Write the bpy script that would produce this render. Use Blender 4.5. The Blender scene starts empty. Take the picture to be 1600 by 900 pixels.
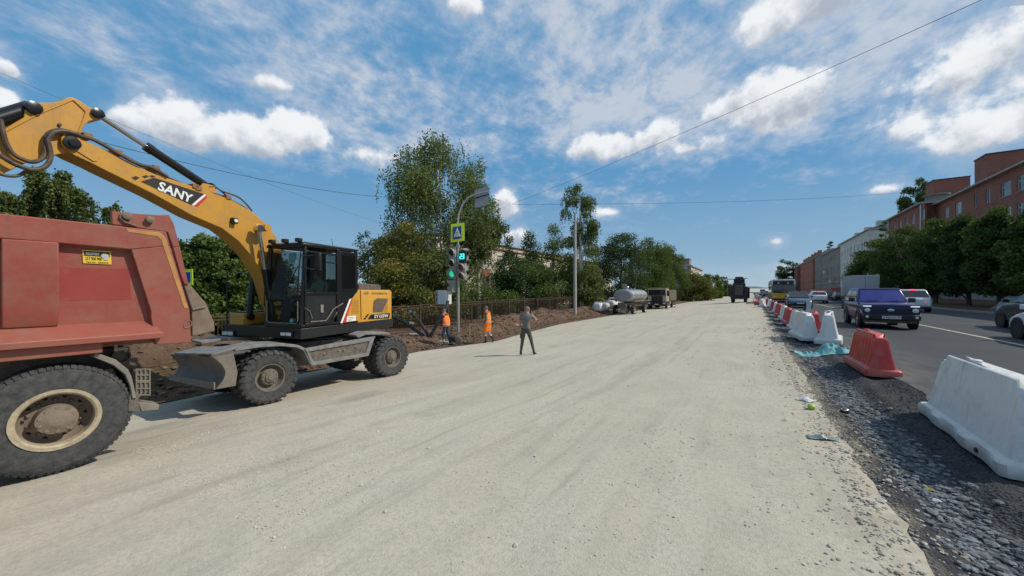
import bpy, math, random
import numpy as np
from mathutils import Vector, Matrix, noise

S = bpy.context.scene
C = S.collection
PI = math.pi
# ------------------------------------------------------------------ camera
F, HZ = 570.0, 455.0                     # focal length and horizon row on a 1600 px wide picture
TH = math.radians(33.3)                  # the road runs along +Y, the camera looks 33.3 deg to its left
CT, ST = math.cos(TH), math.sin(TH)
HC = 1.65                                # camera height
cam = bpy.data.cameras.new('camera')
camo = bpy.data.objects.new('camera', cam); C.objects.link(camo)
camo.location = (0, 0, HC); camo.rotation_euler = (PI/2, 0, TH)
cam.sensor_width = 36; cam.lens = 36*F/1600; cam.shift_y = 5/1600
cam.clip_start = 0.05; cam.clip_end = 9000
S.camera = camo
S.render.resolution_x, S.render.resolution_y = 1024, 576
# ------------------------------------------------------------------ light
SUN_AZ, SUN_EL = math.radians(62), math.radians(44)   # azimuth clockwise from +Y
sd = Vector((math.sin(SUN_AZ)*math.cos(SUN_EL), math.cos(SUN_AZ)*math.cos(SUN_EL), math.sin(SUN_EL)))
sl = bpy.data.lights.new('sun', 'SUN'); sl.energy = 3.55; sl.angle = math.radians(0.6); sl.color = (1, .93, .82)
so = bpy.data.objects.new('sun', sl); C.objects.link(so); so.rotation_euler = sd.to_track_quat('Z', 'Y').to_euler()
S.view_settings.view_transform = 'Standard'; S.view_settings.look = 'None'
S.view_settings.exposure = 0.05; S.view_settings.gamma = 1.0; S.view_settings.use_curve_mapping = False

def ray(x, y):
    a, b = (x-800)/F, (HZ-y)/F
    return Vector((CT*a-ST, CT+ST*a, b))
def atD(x, y, d): r = ray(x, y)*d; return Vector((r.x, r.y, r.z+HC))
def atX(x, y, X): return atD(x, y, X/ray(x, y).x)
def atY(x, y, Y): return atD(x, y, Y/ray(x, y).y)

# ---- sky: Nishita plus two kinds of cloud laid out by direction
W = bpy.data.worlds.new('World'); S.world = W; W.use_nodes = True
nt = W.node_tree; nt.nodes.clear(); N = nt.nodes.new; LK = nt.links.new
def mth(op, a, b=None, c=None, clamp=False):
    n = N('ShaderNodeMath'); n.operation = op; n.use_clamp = clamp
    for i, q in enumerate((a, b, c)):
        if q is None: continue
        if isinstance(q, (int, float)): n.inputs[i].default_value = q
        else: LK(q, n.inputs[i])
    return n.outputs[0]
def mrange(v, a, b, c=0., d=1., smooth=True):
    n = N('ShaderNodeMapRange'); n.interpolation_type = 'SMOOTHSTEP' if smooth else 'LINEAR'
    LK(v, n.inputs[0])
    for i, q in enumerate((a, b, c, d)): n.inputs[i+1].default_value = q
    return n.outputs[0]
def comb(x, y, z):
    n = N('ShaderNodeCombineXYZ')
    for i, q in enumerate((x, y, z)):
        if isinstance(q, (int, float)): n.inputs[i].default_value = q
        else: LK(q, n.inputs[i])
    return n.outputs[0]
def wnoise(vec, scale, detail, rough=.55, dist=0.):
    n = N('ShaderNodeTexNoise'); LK(vec, n.inputs['Vector'])
    n.inputs['Scale'].default_value = scale; n.inputs['Detail'].default_value = detail
    n.inputs['Roughness'].default_value = rough; n.inputs['Distortion'].default_value = dist
    return n.outputs['Fac']
def mixc(f, a, b):
    n = N('ShaderNodeMix'); n.data_type = 'RGBA'
    if isinstance(f, float): n.inputs[0].default_value = f
    else: LK(f, n.inputs[0])
    for q, i in ((a, 6), (b, 7)):
        if isinstance(q, tuple): n.inputs[i].default_value = (*q, 1)
        else: LK(q, n.inputs[i])
    return n.outputs[2]
tc = N('ShaderNodeTexCoord'); sx = N('ShaderNodeSeparateXYZ'); LK(tc.outputs['Generated'], sx.inputs[0])
dx, dy, dz = sx.outputs
sky = N('ShaderNodeTexSky'); sky.sky_type = 'NISHITA'; sky.sun_disc = False
sky.sun_elevation = SUN_EL; sky.sun_rotation = SUN_AZ; sky.air_density = 1.15; sky.dust_density = .2; sky.ozone_density = 3.0
az = mth('ARCTAN2', dx, dy); el = mth('ARCSINE', dz)
nf = wnoise(tc.outputs['Generated'], 9., 7, .58)            # billows
nf2 = wnoise(tc.outputs['Generated'], 30., 4, .55)
bill = mth('ADD', mth('MULTIPLY', mth('SUBTRACT', nf, .5), 1.9), mth('MULTIPLY', mth('SUBTRACT', nf2, .5), .75))
blobs = [(300,205,78,42,1),(385,215,80,36,1),(462,205,60,38,1),(195,188,30,18,.9),(1215,160,82,50,1.05),(1140,168,42,24,.9),
         (955,230,72,25,1),(1035,212,32,24,.8),(1085,232,60,20,.55),(1500,112,130,56,.62),(1570,182,130,56,.66),(1420,195,60,30,.55),(1262,8,110,40,1.05),(1385,297,34,12,.62),
         (783,326,24,24,.8),(806,370,20,14,.72),(1209,378,14,8,.45),(1226,420,30,10,.42),(8,108,24,14,.9),(4,165,34,22,.9),(435,135,44,14,.62),
         (950,332,26,9,.5),(733,8,30,16,.7),(560,240,60,20,.5),(-400,120,200,80,.9),(-900,60,260,120,.9),(2100,60,260,110,.9)]
cum = None; shade = None
for (bx, by, rx, ry, st) in blobs:
    r = ray(bx, by); A = math.atan2(r.x, r.y); E = math.atan2(r.z, math.hypot(r.x, r.y))
    ca = (bx-800)/F
    ra = rx/F/(1+ca*ca); re = ry/F/math.sqrt(1+ca*ca)
    ux = mth('DIVIDE', mth('SUBTRACT', az, A), ra)
    uy = mth('DIVIDE', mth('SUBTRACT', el, E), re)
    # flat base: lower half falls off faster
    uyb = mth('MAXIMUM', uy, mth('MULTIPLY', uy, -1.25))
    q = mth('SQRT', mth('ADD', mth('POWER', mth('ABSOLUTE', ux), 2), mth('POWER', uyb, 2)))
    m = mth('MULTIPLY', mth('SUBTRACT', 1.25, q), st)
    lit = mth('ADD', mth('MULTIPLY', uy, .5), .5)
    if cum is None: cum, shade = m, mth('MULTIPLY', mth('MAXIMUM', m, 0), lit); wsum = mth('MAXIMUM', m, .0001)
    else:
        cum = mth('SMOOTH_MAX', cum, m, .35)
        shade = mth('ADD', shade, mth('MULTIPLY', mth('MAXIMUM', m, 0), lit)); wsum = mth('ADD', wsum, mth('MAXIMUM', m, 0))
litf = mth('DIVIDE', shade, wsum)
cmask = mrange(mth('ADD', cum, bill), .16, .52)
veil = mth('MULTIPLY', mrange(mth('ADD', cum, mth('MULTIPLY', bill, 1.5)), -.45, .75), .55)
# billow relief: difference of noise towards the light
nfo = N('ShaderNodeVectorMath'); nfo.operation = 'ADD'; LK(tc.outputs['Generated'], nfo.inputs[0]); nfo.inputs[1].default_value = (sd.x*.02, sd.y*.02, .03)
relief = mth('MULTIPLY', mth('SUBTRACT', nf, wnoise(nfo.outputs[0], 9., 7, .58)), 2.0)
ccol = mixc(mrange(mth('ADD', litf, relief), .05, .72), (.40, .45, .53), (.84, .865, .895))
# high broken layer seen in perspective
den = mth('ADD', mth('MAXIMUM', dz, .0), .22)
pv = comb(mth('DIVIDE', dx, den), mth('DIVIDE', dy, den), 0.)
rot = N('ShaderNodeMapping'); LK(pv, rot.inputs[0]); rot.inputs['Rotation'].default_value = (0, 0, .5); rot.inputs['Scale'].default_value = (.85, .75, 1); rot.inputs['Location'].default_value = (3.1, 1.4, 0)
big = wnoise(rot.outputs[0], 1.15, 5, .55, .4)
fine = wnoise(rot.outputs[0], 7.5, 5, .62, .3)
vfine = wnoise(rot.outputs[0], 26., 3, .6)
cover = mrange(el, math.radians(9), math.radians(26), -.24, .13)
cover = mth('ADD', cover, mrange(az, math.radians(-80), math.radians(0), -.08, .10))
mid = wnoise(rot.outputs[0], 3.2, 5, .6, .5)
hi = mth('ADD', mth('ADD', mth('ADD', .5, mth('MULTIPLY', mth('SUBTRACT', big, .5), .95)), mth('MULTIPLY', mth('SUBTRACT', fine, .5), .95)), mth('ADD', mth('ADD', cover, mth('MULTIPLY', mth('SUBTRACT', mid, .5), .8)), mth('MULTIPLY', mth('SUBTRACT', vfine, .5), .5)))
hmask = mth('MULTIPLY', mrange(hi, .32, .90), .80)
hcol = mixc(mrange(hi, .5, .95), (.40, .49, .64), (.60, .64, .70))
base = mixc(mrange(dz, 0.0, .22), (.0,.0,.0), (.0,.0,.0))
bg1 = N('ShaderNodeVectorMath'); bg1.operation = 'SCALE'; LK(sky.outputs[0], bg1.inputs[0]); bg1.inputs['Scale'].default_value = .10
# a touch more saturated, as the phone shows it
hs = N('ShaderNodeHueSaturation'); LK(bg1.outputs[0], hs.inputs['Color']); hs.inputs['Saturation'].default_value = 1.22
hs.inputs['Value'].default_value = 1.0
grad = mixc(mrange(dz, -.01, .10, 0, 1), (.36, .50, .63), (.235, .395, .565)); grad = mixc(mrange(dz, .06, .34, 0, 1), grad, (.105, .305, .545))
hz = mixc(.90, hs.outputs[0], grad)
c1 = mixc(hmask, hz, hcol)
c1 = mixc(veil, c1, (.48, .56, .68))
c2 = mixc(cmask, c1, ccol)
bgn = N('ShaderNodeBackground'); LK(c2, bgn.inputs[0]); bgn.inputs[1].default_value = 1.0
wo = N('ShaderNodeOutputWorld'); LK(bgn.outputs[0], wo.inputs[0])
W.cycles.sampling_method = 'MANUAL'; W.cycles.sample_map_resolution = 512

# ------------------------------------------------------------------ materials
MATS = {}
def lin(c):
    return tuple(((q/255)/12.92 if q/255 <= .04045 else ((q/255+.055)/1.055)**2.4) for q in c)
class NT:
    def __init__(s, name):
        m = bpy.data.materials.new(name); m.use_nodes = True; s.m = m; s.t = m.node_tree
        s.b = s.t.nodes['Principled BSDF']; s.o = s.t.nodes['Material Output']
    def n(s, typ, **kw):
        q = s.t.nodes.new('ShaderNode'+typ)
        for k, v in kw.items(): setattr(q, k, v)
        return q
    def l(s, a, b): s.t.links.new(a, b)
    def coords(s, kind='Object', scale=(1,1,1), rot=(0,0,0)):
        if kind == 'World': o = s.n('NewGeometry').outputs['Position']
        else: o = s.n('TexCoord').outputs[kind]
        mp = s.n('Mapping'); mp.inputs['Scale'].default_value = scale; mp.inputs['Rotation'].default_value = rot
        s.l(o, mp.inputs[0]); return mp.outputs[0]
    def noise(s, vec, scale, detail=4, rough=.6, out='Fac'):
        q = s.n('TexNoise'); s.l(vec, q.inputs['Vector']); q.inputs['Scale'].default_value = scale
        q.inputs['Detail'].default_value = detail; q.inputs['Roughness'].default_value = rough; return q.outputs[out]
    def voro(s, vec, scale, feature='F1', out='Distance'):
        q = s.n('TexVoronoi', feature=feature); s.l(vec, q.inputs['Vector']); q.inputs['Scale'].default_value = scale; return q.outputs[out]
    def rng(s, v, a, b, c=0., d=1.):
        q = s.n('MapRange'); s.l(v, q.inputs[0])
        for i, w in enumerate((a, b, c, d)): q.inputs[i+1].default_value = w
        return q.outputs[0]
    def mix(s, f, a, b, mode='MIX'):
        q = s.n('Mix', data_type='RGBA', blend_type=mode)
        if isinstance(f, (int, float)): q.inputs[0].default_value = f
        else: s.l(f, q.inputs[0])
        for w, i in ((a, 6), (b, 7)):
            if isinstance(w, (tuple, list)): q.inputs[i].default_value = (*w[:3], 1)
            else: s.l(w, q.inputs[i])
        return q.outputs[2]
    def m2(s, op, a, b, clamp=False):
        q = s.n('Math', operation=op, use_clamp=clamp)
        for i, w in enumerate((a, b)):
            if isinstance(w, (int, float)): q.inputs[i].default_value = w
            else: s.l(w, q.inputs[i])
        return q.outputs[0]
    def bump(s, h, strength=.4, dist=.02):
        q = s.n('Bump'); s.l(h, q.inputs['Height']); q.inputs['Strength'].default_value = strength; q.inputs['Distance'].default_value = dist
        s.l(q.outputs[0], s.b.inputs['Normal']); return q
    def col(s, c):
        if isinstance(c, (tuple, list)): s.b.inputs['Base Color'].default_value = (*c[:3], 1)
        else: s.l(c, s.b.inputs['Base Color'])
    def set(s, rough=.6, metal=0., spec=.5):
        if isinstance(rough, (int, float)): s.b.inputs['Roughness'].default_value = rough
        else: s.l(rough, s.b.inputs['Roughness'])
        s.b.inputs['Metallic'].default_value = metal; s.b.inputs['Specular IOR Level'].default_value = spec
def mat(name, col, rough=.6, metal=0., var=.12, scale=3., dust=0., dustcol=(.30,.24,.18), bump=0., bscale=40., kind='Object', low=None, spec=.5, streak=0.):
    """paint or plain stuff with mottling, a dust film and, with low=(z0,z1), caked dirt that thins upwards"""
    if name in MATS: return MATS[name]
    s = NT(name); v = s.coords(kind)
    a = s.noise(v, scale, 6, .65); c = s.mix(s.rng(a, .3, .7), tuple(q*(1-var) for q in col), tuple(min(1, q*(1+var)) for q in col))
    if dust > 0:
        dn = s.noise(v, scale*2.3, 7, .7); dm = s.rng(dn, .62-dust*.5, .78-dust*.25)
        dm = s.m2('MULTIPLY', dm, min(1., dust*1.6), True)
        if low:
            sp = s.n('SeparateXYZ'); s.l(s.coords('World'), sp.inputs[0])
            lo = s.rng(sp.outputs[2], low[1], low[0])
            dm = s.m2('MAXIMUM', dm, s.m2('MULTIPLY', s.m2('ADD', lo, s.m2('MULTIPLY', s.m2('SUBTRACT', dn, .5), 1.1)), .95, True), True)
        if streak > 0:
            sn = s.noise(s.coords(kind, (9, 9, .7)), 1.2, 5, .7); sc2 = s.noise(s.coords(kind, (2, 2, 2)), 9, 6, .8)
            c = s.mix(s.rng(sn, .56, .72, 0, streak), c, tuple(q*.42 for q in dustcol)); c = s.mix(s.rng(sc2, .70, .76, 0, streak*1.2), c, tuple(min(.6, q*1.9) for q in dustcol))
        c = s.mix(dm, c, dustcol)
        s.set(s.m2('MAXIMUM', s.m2('MULTIPLY', dm, .95), rough), metal, spec)
    else: s.set(rough, metal, spec)
    s.col(c)
    if bump > 0: s.bump(s.noise(v, bscale, 5, .6), bump, .01)
    MATS[name] = s.m; return s.m
def glass(name, col, rough=.04, alpha=.55):
    if name in MATS: return MATS[name]
    s = NT(name); s.col(col); s.set(rough, 0., .8)
    tr = s.n('BsdfTransparent'); tr.inputs[0].default_value = (.75, .8, .8, 1); mx = s.n('MixShader'); mx.inputs[0].default_value = alpha
    s.l(tr.outputs[0], mx.inputs[1]); s.l(s.b.outputs[0], mx.inputs[2]); s.l(mx.outputs[0], s.o.inputs[0])
    MATS[name] = s.m; return s.m
def lamp(name, col, strength):
    if name in MATS: return MATS[name]
    s = NT(name); s.col(col); s.b.inputs['Emission Color'].default_value = (*col, 1); s.b.inputs['Emission Strength'].default_value = strength
    MATS[name] = s.m; return s.m

# ------------------------------------------------------------------ mesh builder and object helpers
class MB:
    def __init__(s): s.v = []; s.f = []; s.mi = []; s.k = 0
    def add(s, vs, fs):
        o = len(s.v); s.v += [tuple(q) for q in vs]; s.f += [tuple(i+o for i in f) for f in fs]; s.mi += [s.k]*len(fs); return s
    def box(s, x0, x1, y0, y1, z0, z1, fn=None):
        vs = [Vector((x, y, z)) for x in (x0, x1) for y in (y0, y1) for z in (z0, z1)]
        if fn: vs = [fn(q) for q in vs]
        return s.add(vs, [(0,1,3,2),(4,6,7,5),(0,4,5,1),(2,3,7,6),(0,2,6,4),(1,5,7,3)])
    def obox(s, p0, p1, w, h, up=Vector((0,0,1))):
        """beam from p0 to p1, w across, h along up"""
        p0, p1 = Vector(p0), Vector(p1); d = (p1-p0).normalized()
        sd_ = d.cross(up)
        if sd_.length < 1e-4: sd_ = d.cross(Vector((0,1,0)))
        sd_.normalize(); u = sd_.cross(d).normalized()
        vs = [p+sd_*a*w/2+u*b*h/2 for p in (p0, p1) for a, b in ((-1,-1),(1,-1),(1,1),(-1,1))]
        return s.add(vs, [(3,2,1,0),(4,5,6,7),(0,1,5,4),(1,2,6,5),(2,3,7,6),(3,0,4,7)])
    def prism(s, poly, off):
        off = Vector(off); n = len(poly); P = [Vector(p) for p in poly]
        return s.add(P+[p+off for p in P], [tuple(range(n))[::-1], tuple(range(n, 2*n))]+[(i, (i+1) % n, n+(i+1) % n, n+i) for i in range(n)])
    def frustum(s, base, top):
        n = len(base); return s.add(list(base)+list(top), [tuple(range(n))[::-1], tuple(range(n, 2*n))]+[(i, (i+1) % n, n+(i+1) % n, n+i) for i in range(n)])
    def loft(s, rings, cap=True, closed=True):
        n = len(rings[0]); vs = [q for r in rings for q in r]; fs = []
        for j in range(len(rings)-1):
            for i in range(n if closed else n-1):
                a, b = j*n+i, j*n+(i+1) % n; fs.append((a, b, b+n, a+n))
        if cap and closed: fs.append(tuple(range(n))[::-1]); fs.append(tuple(range((len(rings)-1)*n, len(rings)*n)))
        return s.add(vs, fs)
    def tube(s, pts, r, n=8, cap=True):
        P = [Vector(p) for p in pts]; R = r if isinstance(r, (list, tuple)) else [r]*len(P); rings = []; ref = None
        for i, p in enumerate(P):
            d = (P[min(i+1, len(P)-1)]-P[max(i-1, 0)]).normalized()
            if ref is None: ref = d.orthogonal().normalized()
            else:
                ref = ref-d*ref.dot(d); ref = ref.normalized() if ref.length > 1e-5 else d.orthogonal().normalized()
            b = d.cross(ref)
            rings.append([p+(ref*math.cos(2*PI*k/n)+b*math.sin(2*PI*k/n))*R[i] for k in range(n)])
        return s.loft(rings, cap)
    def lathe(s, prof, o, ax, n=24, cap=True, ang0=0.):
        """prof = [(radius, distance along the axis)]"""
        o, ax = Vector(o), Vector(ax).normalized(); u = ax.orthogonal().normalized()
        if abs(ax.z) < .9: u = (Vector((0,0,1))-ax*ax.z).normalized()
        b = ax.cross(u)
        rings = [[o+ax*h+(u*math.cos(ang0+2*PI*k/n)+b*math.sin(ang0+2*PI*k/n))*r for k in range(n)] for r, h in prof]
        return s.loft(rings, cap)
    def mesh(s, name, off=None, smooth=35):
        me = bpy.data.meshes.new(name); v = s.v
        if off is not None: v = [(a-off[0], b-off[1], c-off[2]) for a, b, c in v]
        me.from_pydata(v, [], s.f)
        if any(s.mi): me.polygons.foreach_set('material_index', s.mi)
        if smooth:
            me.polygons.foreach_set('use_smooth', [True]*len(me.polygons)); me.set_sharp_from_angle(angle=math.radians(smooth))
        me.update(); return me
def link(name, me, mats, parent=None, bevel=0., loc=None, rot=None):
    if me.materials is not None and len(me.materials) == 0:
        for m in (mats if isinstance(mats, (list, tuple)) else [mats]): me.materials.append(m)
    o = bpy.data.objects.new(name, me); C.objects.link(o)
    if parent: o.parent = parent
    if loc is not None: o.location = loc
    if rot is not None: o.rotation_euler = rot
    if bevel > 0:
        b = o.modifiers.new('bevel', 'BEVEL'); b.width = bevel; b.segments = 2; b.limit_method = 'ANGLE'; b.angle_limit = math.radians(40); b.harden_normals = False
    return o
def root_loc(p):
    v = Vector((0, 0, 0))
    while p is not None: v += p.location; p = p.parent
    return v
def part(name, mb, mats, parent, bevel=0., world=True, smooth=35, loc=None, rot=None):
    """world=True: the builder holds world coordinates, kept so under an unrotated parent"""
    off = root_loc(parent) if (world and parent is not None) else None
    return link(name, mb.mesh(name, off, smooth), mats, parent, bevel, loc, rot)
def tag(o, label, cat, group=None, kind=None):
    if label: o['label'] = label
    if cat: o['category'] = cat
    if group: o['group'] = group
    if kind: o['kind'] = kind
    return o
def thing(name, label, cat, loc=(0,0,0), rz=0., group=None):
    o = bpy.data.objects.new(name, None); C.objects.link(o); o.location = loc; o.rotation_euler = (0, 0, rz); o.empty_display_size = .2
    return tag(o, label, cat, group)
def struct(name, me_or_mb, m, smooth=35):
    me = me_or_mb.mesh(name, None, smooth) if isinstance(me_or_mb, MB) else me_or_mb
    o = link(name, me, m); o['kind'] = 'structure'; return o
def dup(root, loc, rz=0., label=None, group=None, scale=None):
    def cp(o, par):
        c = o.copy(); C.objects.link(c)
        if par: c.parent = par
        for ch in kids.get(o, []): cp(ch, c)
        return c
    kids = {}
    st = [root]
    while st:
        q = st.pop(); kids[q] = list(q.children); st += kids[q]
    r = cp(root, None); r.location = loc; r.rotation_euler = (0, 0, rz)
    if scale: r.scale = scale
    if label: r['label'] = label
    if group: r['group'] = group
    return r
def text_mesh(txt, shear=0., offset=0.):
    cu = bpy.data.curves.new('text', 'FONT'); cu.body = txt; cu.shear = shear; cu.offset = offset; cu.resolution_u = 3
    o = bpy.data.objects.new('text', cu); C.objects.link(o)
    dg = bpy.context.evaluated_depsgraph_get(); me = bpy.data.meshes.new_from_object(o.evaluated_get(dg))
    bpy.data.objects.remove(o); bpy.data.curves.remove(cu)
    co = np.empty(len(me.vertices)*3); me.vertices.foreach_get('co', co); co = co.reshape(-1, 3)
    x0, x1 = co[:,0].min(), co[:,0].max(); y1 = co[:,1].max(); co[:,0] = (co[:,0]-x0)/(x1-x0); co[:,1] /= y1; co[:,2] = 0
    fs = [tuple(p.vertices) for p in me.polygons]; bpy.data.meshes.remove(me); return co, fs
def put_text(mb, txt, p0, p1, up, lift, shear=0., offset=0.):
    """lettering between the baseline ends p0 and p1 with capitals as tall as the vector up"""
    co, fs = text_mesh(txt, shear, offset); p0, p1, up, lift = map(Vector, (p0, p1, up, lift))
    return mb.add([p0+(p1-p0)*c[0]+up*c[1]+lift for c in co], fs)
def interp(x, xs, ys): return float(np.interp(x, xs, ys))
def rng_(seed): return random.Random(seed)

# ------------------------------------------------------------------ the lie of the land
XA = [-300, -12, -10.5, -8, -6.2, -3, 0, .8, 300]; ZA = [-.9, -.8, -.77, -.6, -.305, -.1, .03, .06, .06]
XB = [-300, -12, -10.5, -8, -6.7, -3, 0, .8, 300]; ZB = [-1.0, -.85, -.77, -.62, -.55, -.25, -.03, .03, .03]
def gz(X, Y):
    t = min(1, max(0, (Y-1.5)/6)); t = t*t*(3-2*t)
    return interp(X, XA, ZA)*(1-t)+interp(X, XB, ZB)*t
def atG(x, y, off=0.):
    z = 0.
    for _ in range(12):
        p = atD(x, y, (HC-z)*F/(y-HZ)); z = gz(p.x, p.y)+off
    return p
ROAD_Z = .13
LX = [(-12,-12),(0,-11.3),(2.8,-11.2),(6,-11.8),(10.4,-11.9),(13,-11.2),(14.5,-10.9),(17.7,-11.6),(25,-12.7),(40,-12.6),(60,-12.6),(150,-12.2),(400,-12)]
def gravel_left(Y): return interp(Y, [a for a, b in LX], [b for a, b in LX])
def fbm(x, y, z=0., o=4): return noise.fractal(Vector((x, y, z)), 1., 2., o)
MOUNDS = [(-13.9,3.0,1.3,3.2,1.15),(-13.4,9.5,1.0,2.5,.55),(-13.3,16,1.4,1.6,.40),(-13.6,20.5,1.3,3.0,.75),(-15.3,28,1.7,5,.8),(-15.6,38,1.6,4,.6),(-15,50,1.5,6,.5),(-14,70,1.5,10,.4)]
def dirt_z(X, Y):
    e = gravel_left(Y)-X                 # distance into the dirt
    z = gz(X, Y)
    if e > 0:
        k = min(1, e/1.2)
        m = sum(h*math.exp(-((X-cx)/a)**2-((Y-cy)/b)**2) for cx, cy, a, b, h in MOUNDS)
        rough = (fbm(X*1.3, Y*1.3)*.16+fbm(X*4, Y*4, 3)*.06)*(.35+min(1, m*1.6)) if X > -17.5 else 0
        z += (m+rough)*k+.10*k
        if X < -16: z -= .10*min(1, (-16-X)/1.5)
    return z-.05*max(0, 1+e*3) if e < 0 else z
# ------------------------------------------------------------------ ground materials
def m_gravel():
    s = NT('crushed_limestone'); v = s.coords('World'); st = s.coords('World', (1.7, .16, 1), (0, 0, .02)); st2 = s.coords('World', (5., .35, 1), (0, 0, -.03))
    big = s.noise(v, .22, 5, .6); mid = s.noise(v, 1.6, 6, .65); fin = s.noise(v, 26, 5, .7); tr = s.noise(st, 1., 4, .6); tr2 = s.noise(st2, 1., 3, .6)
    c = s.mix(s.rng(big, .35, .65), (.450,.402,.310), (.540,.485,.385))
    c = s.mix(s.rng(mid, .42, .68, 0, .65), c, (.405,.372,.305))
    c = s.mix(s.m2('MULTIPLY', s.rng(tr, .48, .68, 0, .7), s.rng(mid, .3, .6)), c, (.545,.50,.41))
    c = s.mix(s.m2('MULTIPLY', s.rng(tr2, .52, .68, 0, .7), s.rng(s.noise(v, .8, 4, .6), .35, .6)), c, (.35,.318,.258))
    c = s.mix(s.rng(fin, .44, .68, 0, .75), c, (.34,.312,.255), 'MIX')
    vo = s.voro(v, 55); vc = s.voro(v, 55, out='Color'); sp = s.n('SeparateColor'); s.l(vc, sp.inputs[0])
    gr = s.m2('MULTIPLY', s.rng(vo, .45, .15), s.rng(s.noise(s.coords('World', (1.3, .35, 1)), 1.3, 5, .65), .42, .64), True)
    c = s.mix(s.m2('MULTIPLY', gr, .85), c, s.mix(sp.outputs[0], (.33,.305,.255), (.62,.59,.51)))
    stain = s.rng(s.noise(s.coords('World', (1, .5, 1)), .75, 4, .6), .62, .74, 0, .6); c = s.mix(stain, c, (.26,.25,.21))
    x = s.n('SeparateXYZ'); s.l(v, x.inputs[0]); wob = s.m2('MULTIPLY', s.m2('SUBTRACT', s.noise(s.coords('World', (.3, .12, 1)), 1., 3, .5), .5), 1.6)
    for x0, w_, k_ in ((-7.35, .07, .75), (-9.3, .10, .5), (-4.2, .16, .35), (-2.3, .18, .35), (-3.1, .05, .4)):
        dd = s.m2('ABSOLUTE', s.m2('SUBTRACT', s.m2('ADD', x.outputs[0], wob), x0), 0.)
        c = s.mix(s.m2('MULTIPLY', s.m2('MULTIPLY', s.rng(dd, w_, w_*.3), s.rng(s.noise(s.coords('World', (3, .5, 1)), 1., 5, .7), .42, .58), True), k_), c, (.29,.258,.20))
    eg = s.m2('MULTIPLY', s.rng(s.m2('ADD', x.outputs[0], s.m2('MULTIPLY', mid, .9)), .55, 1.25), s.rng(s.noise(v, 3.5, 5, .7), .40, .62), True)
    c = s.mix(s.m2('MULTIPLY', eg, .6), c, (.30,.25,.18))
    s.col(c); s.set(.95, 0, .15)
    h = s.m2('ADD', s.m2('MULTIPLY', fin, .6), s.m2('ADD', s.m2('MULTIPLY', s.rng(vo, .5, .1), .5), s.m2('MULTIPLY', tr2, .4)))
    s.bump(h, .30, .012); return s.m
def m_dirt():
    s = NT('brown_soil'); v = s.coords('World'); a = s.noise(v, .9, 6, .65); b = s.noise(v, 9, 6, .7); g = s.noise(v, .35, 3, .5)
    c = s.mix(s.rng(a, .35, .65), (.115,.070,.044), (.20,.130,.085)); c = s.mix(s.rng(b, .45, .75, 0, .6), c, (.055,.036,.026))
    c = s.mix(s.rng(b, .62, .42, .0, .12), c, (.30,.22,.16)); c = s.mix(s.rng(g, .60, .68, 0, .6), c, (.085,.10,.035))
    s.col(c); s.set(.95, 0, .1); s.bump(s.m2('ADD', b, s.noise(v, 30, 4, .7)), .9, .06); return s.m
def m_terrain():
    s = NT('verge_grass'); v = s.coords('World'); a = s.noise(v, .25, 5, .6); b = s.noise(v, 6, 5, .7)
    c = s.mix(s.rng(a, .38, .62), (.050,.075,.024), (.11,.105,.05)); c = s.mix(s.rng(b, .45, .7, 0, .6), c, (.035,.045,.016))
    s.col(c); s.set(.95, 0, .1); s.bump(b, .8, .05); return s.m
def m_asphalt():
    s = NT('old_asphalt'); v = s.coords('World'); lane = s.coords('World', (1., .06, 1)); a = s.noise(v, .35, 4, .6); b = s.noise(v, 60, 3, .7); t = s.noise(lane, .9, 3, .6)
    c = s.mix(s.rng(a, .35, .65), (.030,.034,.040), (.045,.050,.057)); c = s.mix(s.rng(t, .45, .7, 0, .6), c, (.060,.064,.070)); c = s.mix(s.rng(b, .5, .8, 0, .45), c, (.11,.11,.11))
    x = s.n('SeparateXYZ'); s.l(v, x.inputs[0])
    dustm = s.m2('MULTIPLY', s.rng(x.outputs[0], 3.6, 2.2), s.rng(s.noise(s.coords('World', (1.5, .5, 1)), 2., 6, .7), .35, .7), True)
    c = s.mix(s.m2('MULTIPLY', dustm, .8), c, (.17,.16,.14))
    cr = s.voro(s.coords('World', (.35, .16, 1)), 1., 'DISTANCE_TO_EDGE'); c = s.mix(s.rng(cr, .008, .002, 0, .35), c, (.02,.02,.02))
    s.col(c); s.set(s.rng(t, .3, .7, .72, .9), 0, .3); s.bump(b, .35, .006); return s.m
def m_rubble():
    s = NT('milled_asphalt_rubble'); v = s.coords('World'); a = s.noise(v, 1.3, 6, .65); b = s.noise(v, 22, 5, .7)
    x = s.n('SeparateXYZ'); s.l(v, x.inputs[0]); w = s.m2('ADD', x.outputs[0], s.m2('MULTIPLY', s.m2('SUBTRACT', a, .5), .55))
    c = s.mix(s.rng(a, .4, .62), (.026,.027,.030), (.050,.052,.056)); c = s.mix(s.rng(b, .48, .75, 0, .6), c, (.13,.135,.14))
    grey = s.m2('MULTIPLY', s.rng(w, 1.02, 1.16), s.rng(w, 1.52, 1.38)); c = s.mix(s.m2('MULTIPLY', grey, .75, True), c, (.135,.14,.15))
    edge = s.rng(w, .97, .84); c = s.mix(edge, c, s.mix(s.rng(b, .4, .65), (.36,.32,.25), (.20,.165,.12)))
    s.col(c); s.set(.9, 0, .25); s.bump(s.m2('ADD', b, s.voro(v, 45)), .8, .03); return s.m
M_GRAV, M_DIRT, M_TERR, M_ASPH, M_RUB = m_gravel(), m_dirt(), m_terrain(), m_asphalt(), m_rubble()
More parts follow.
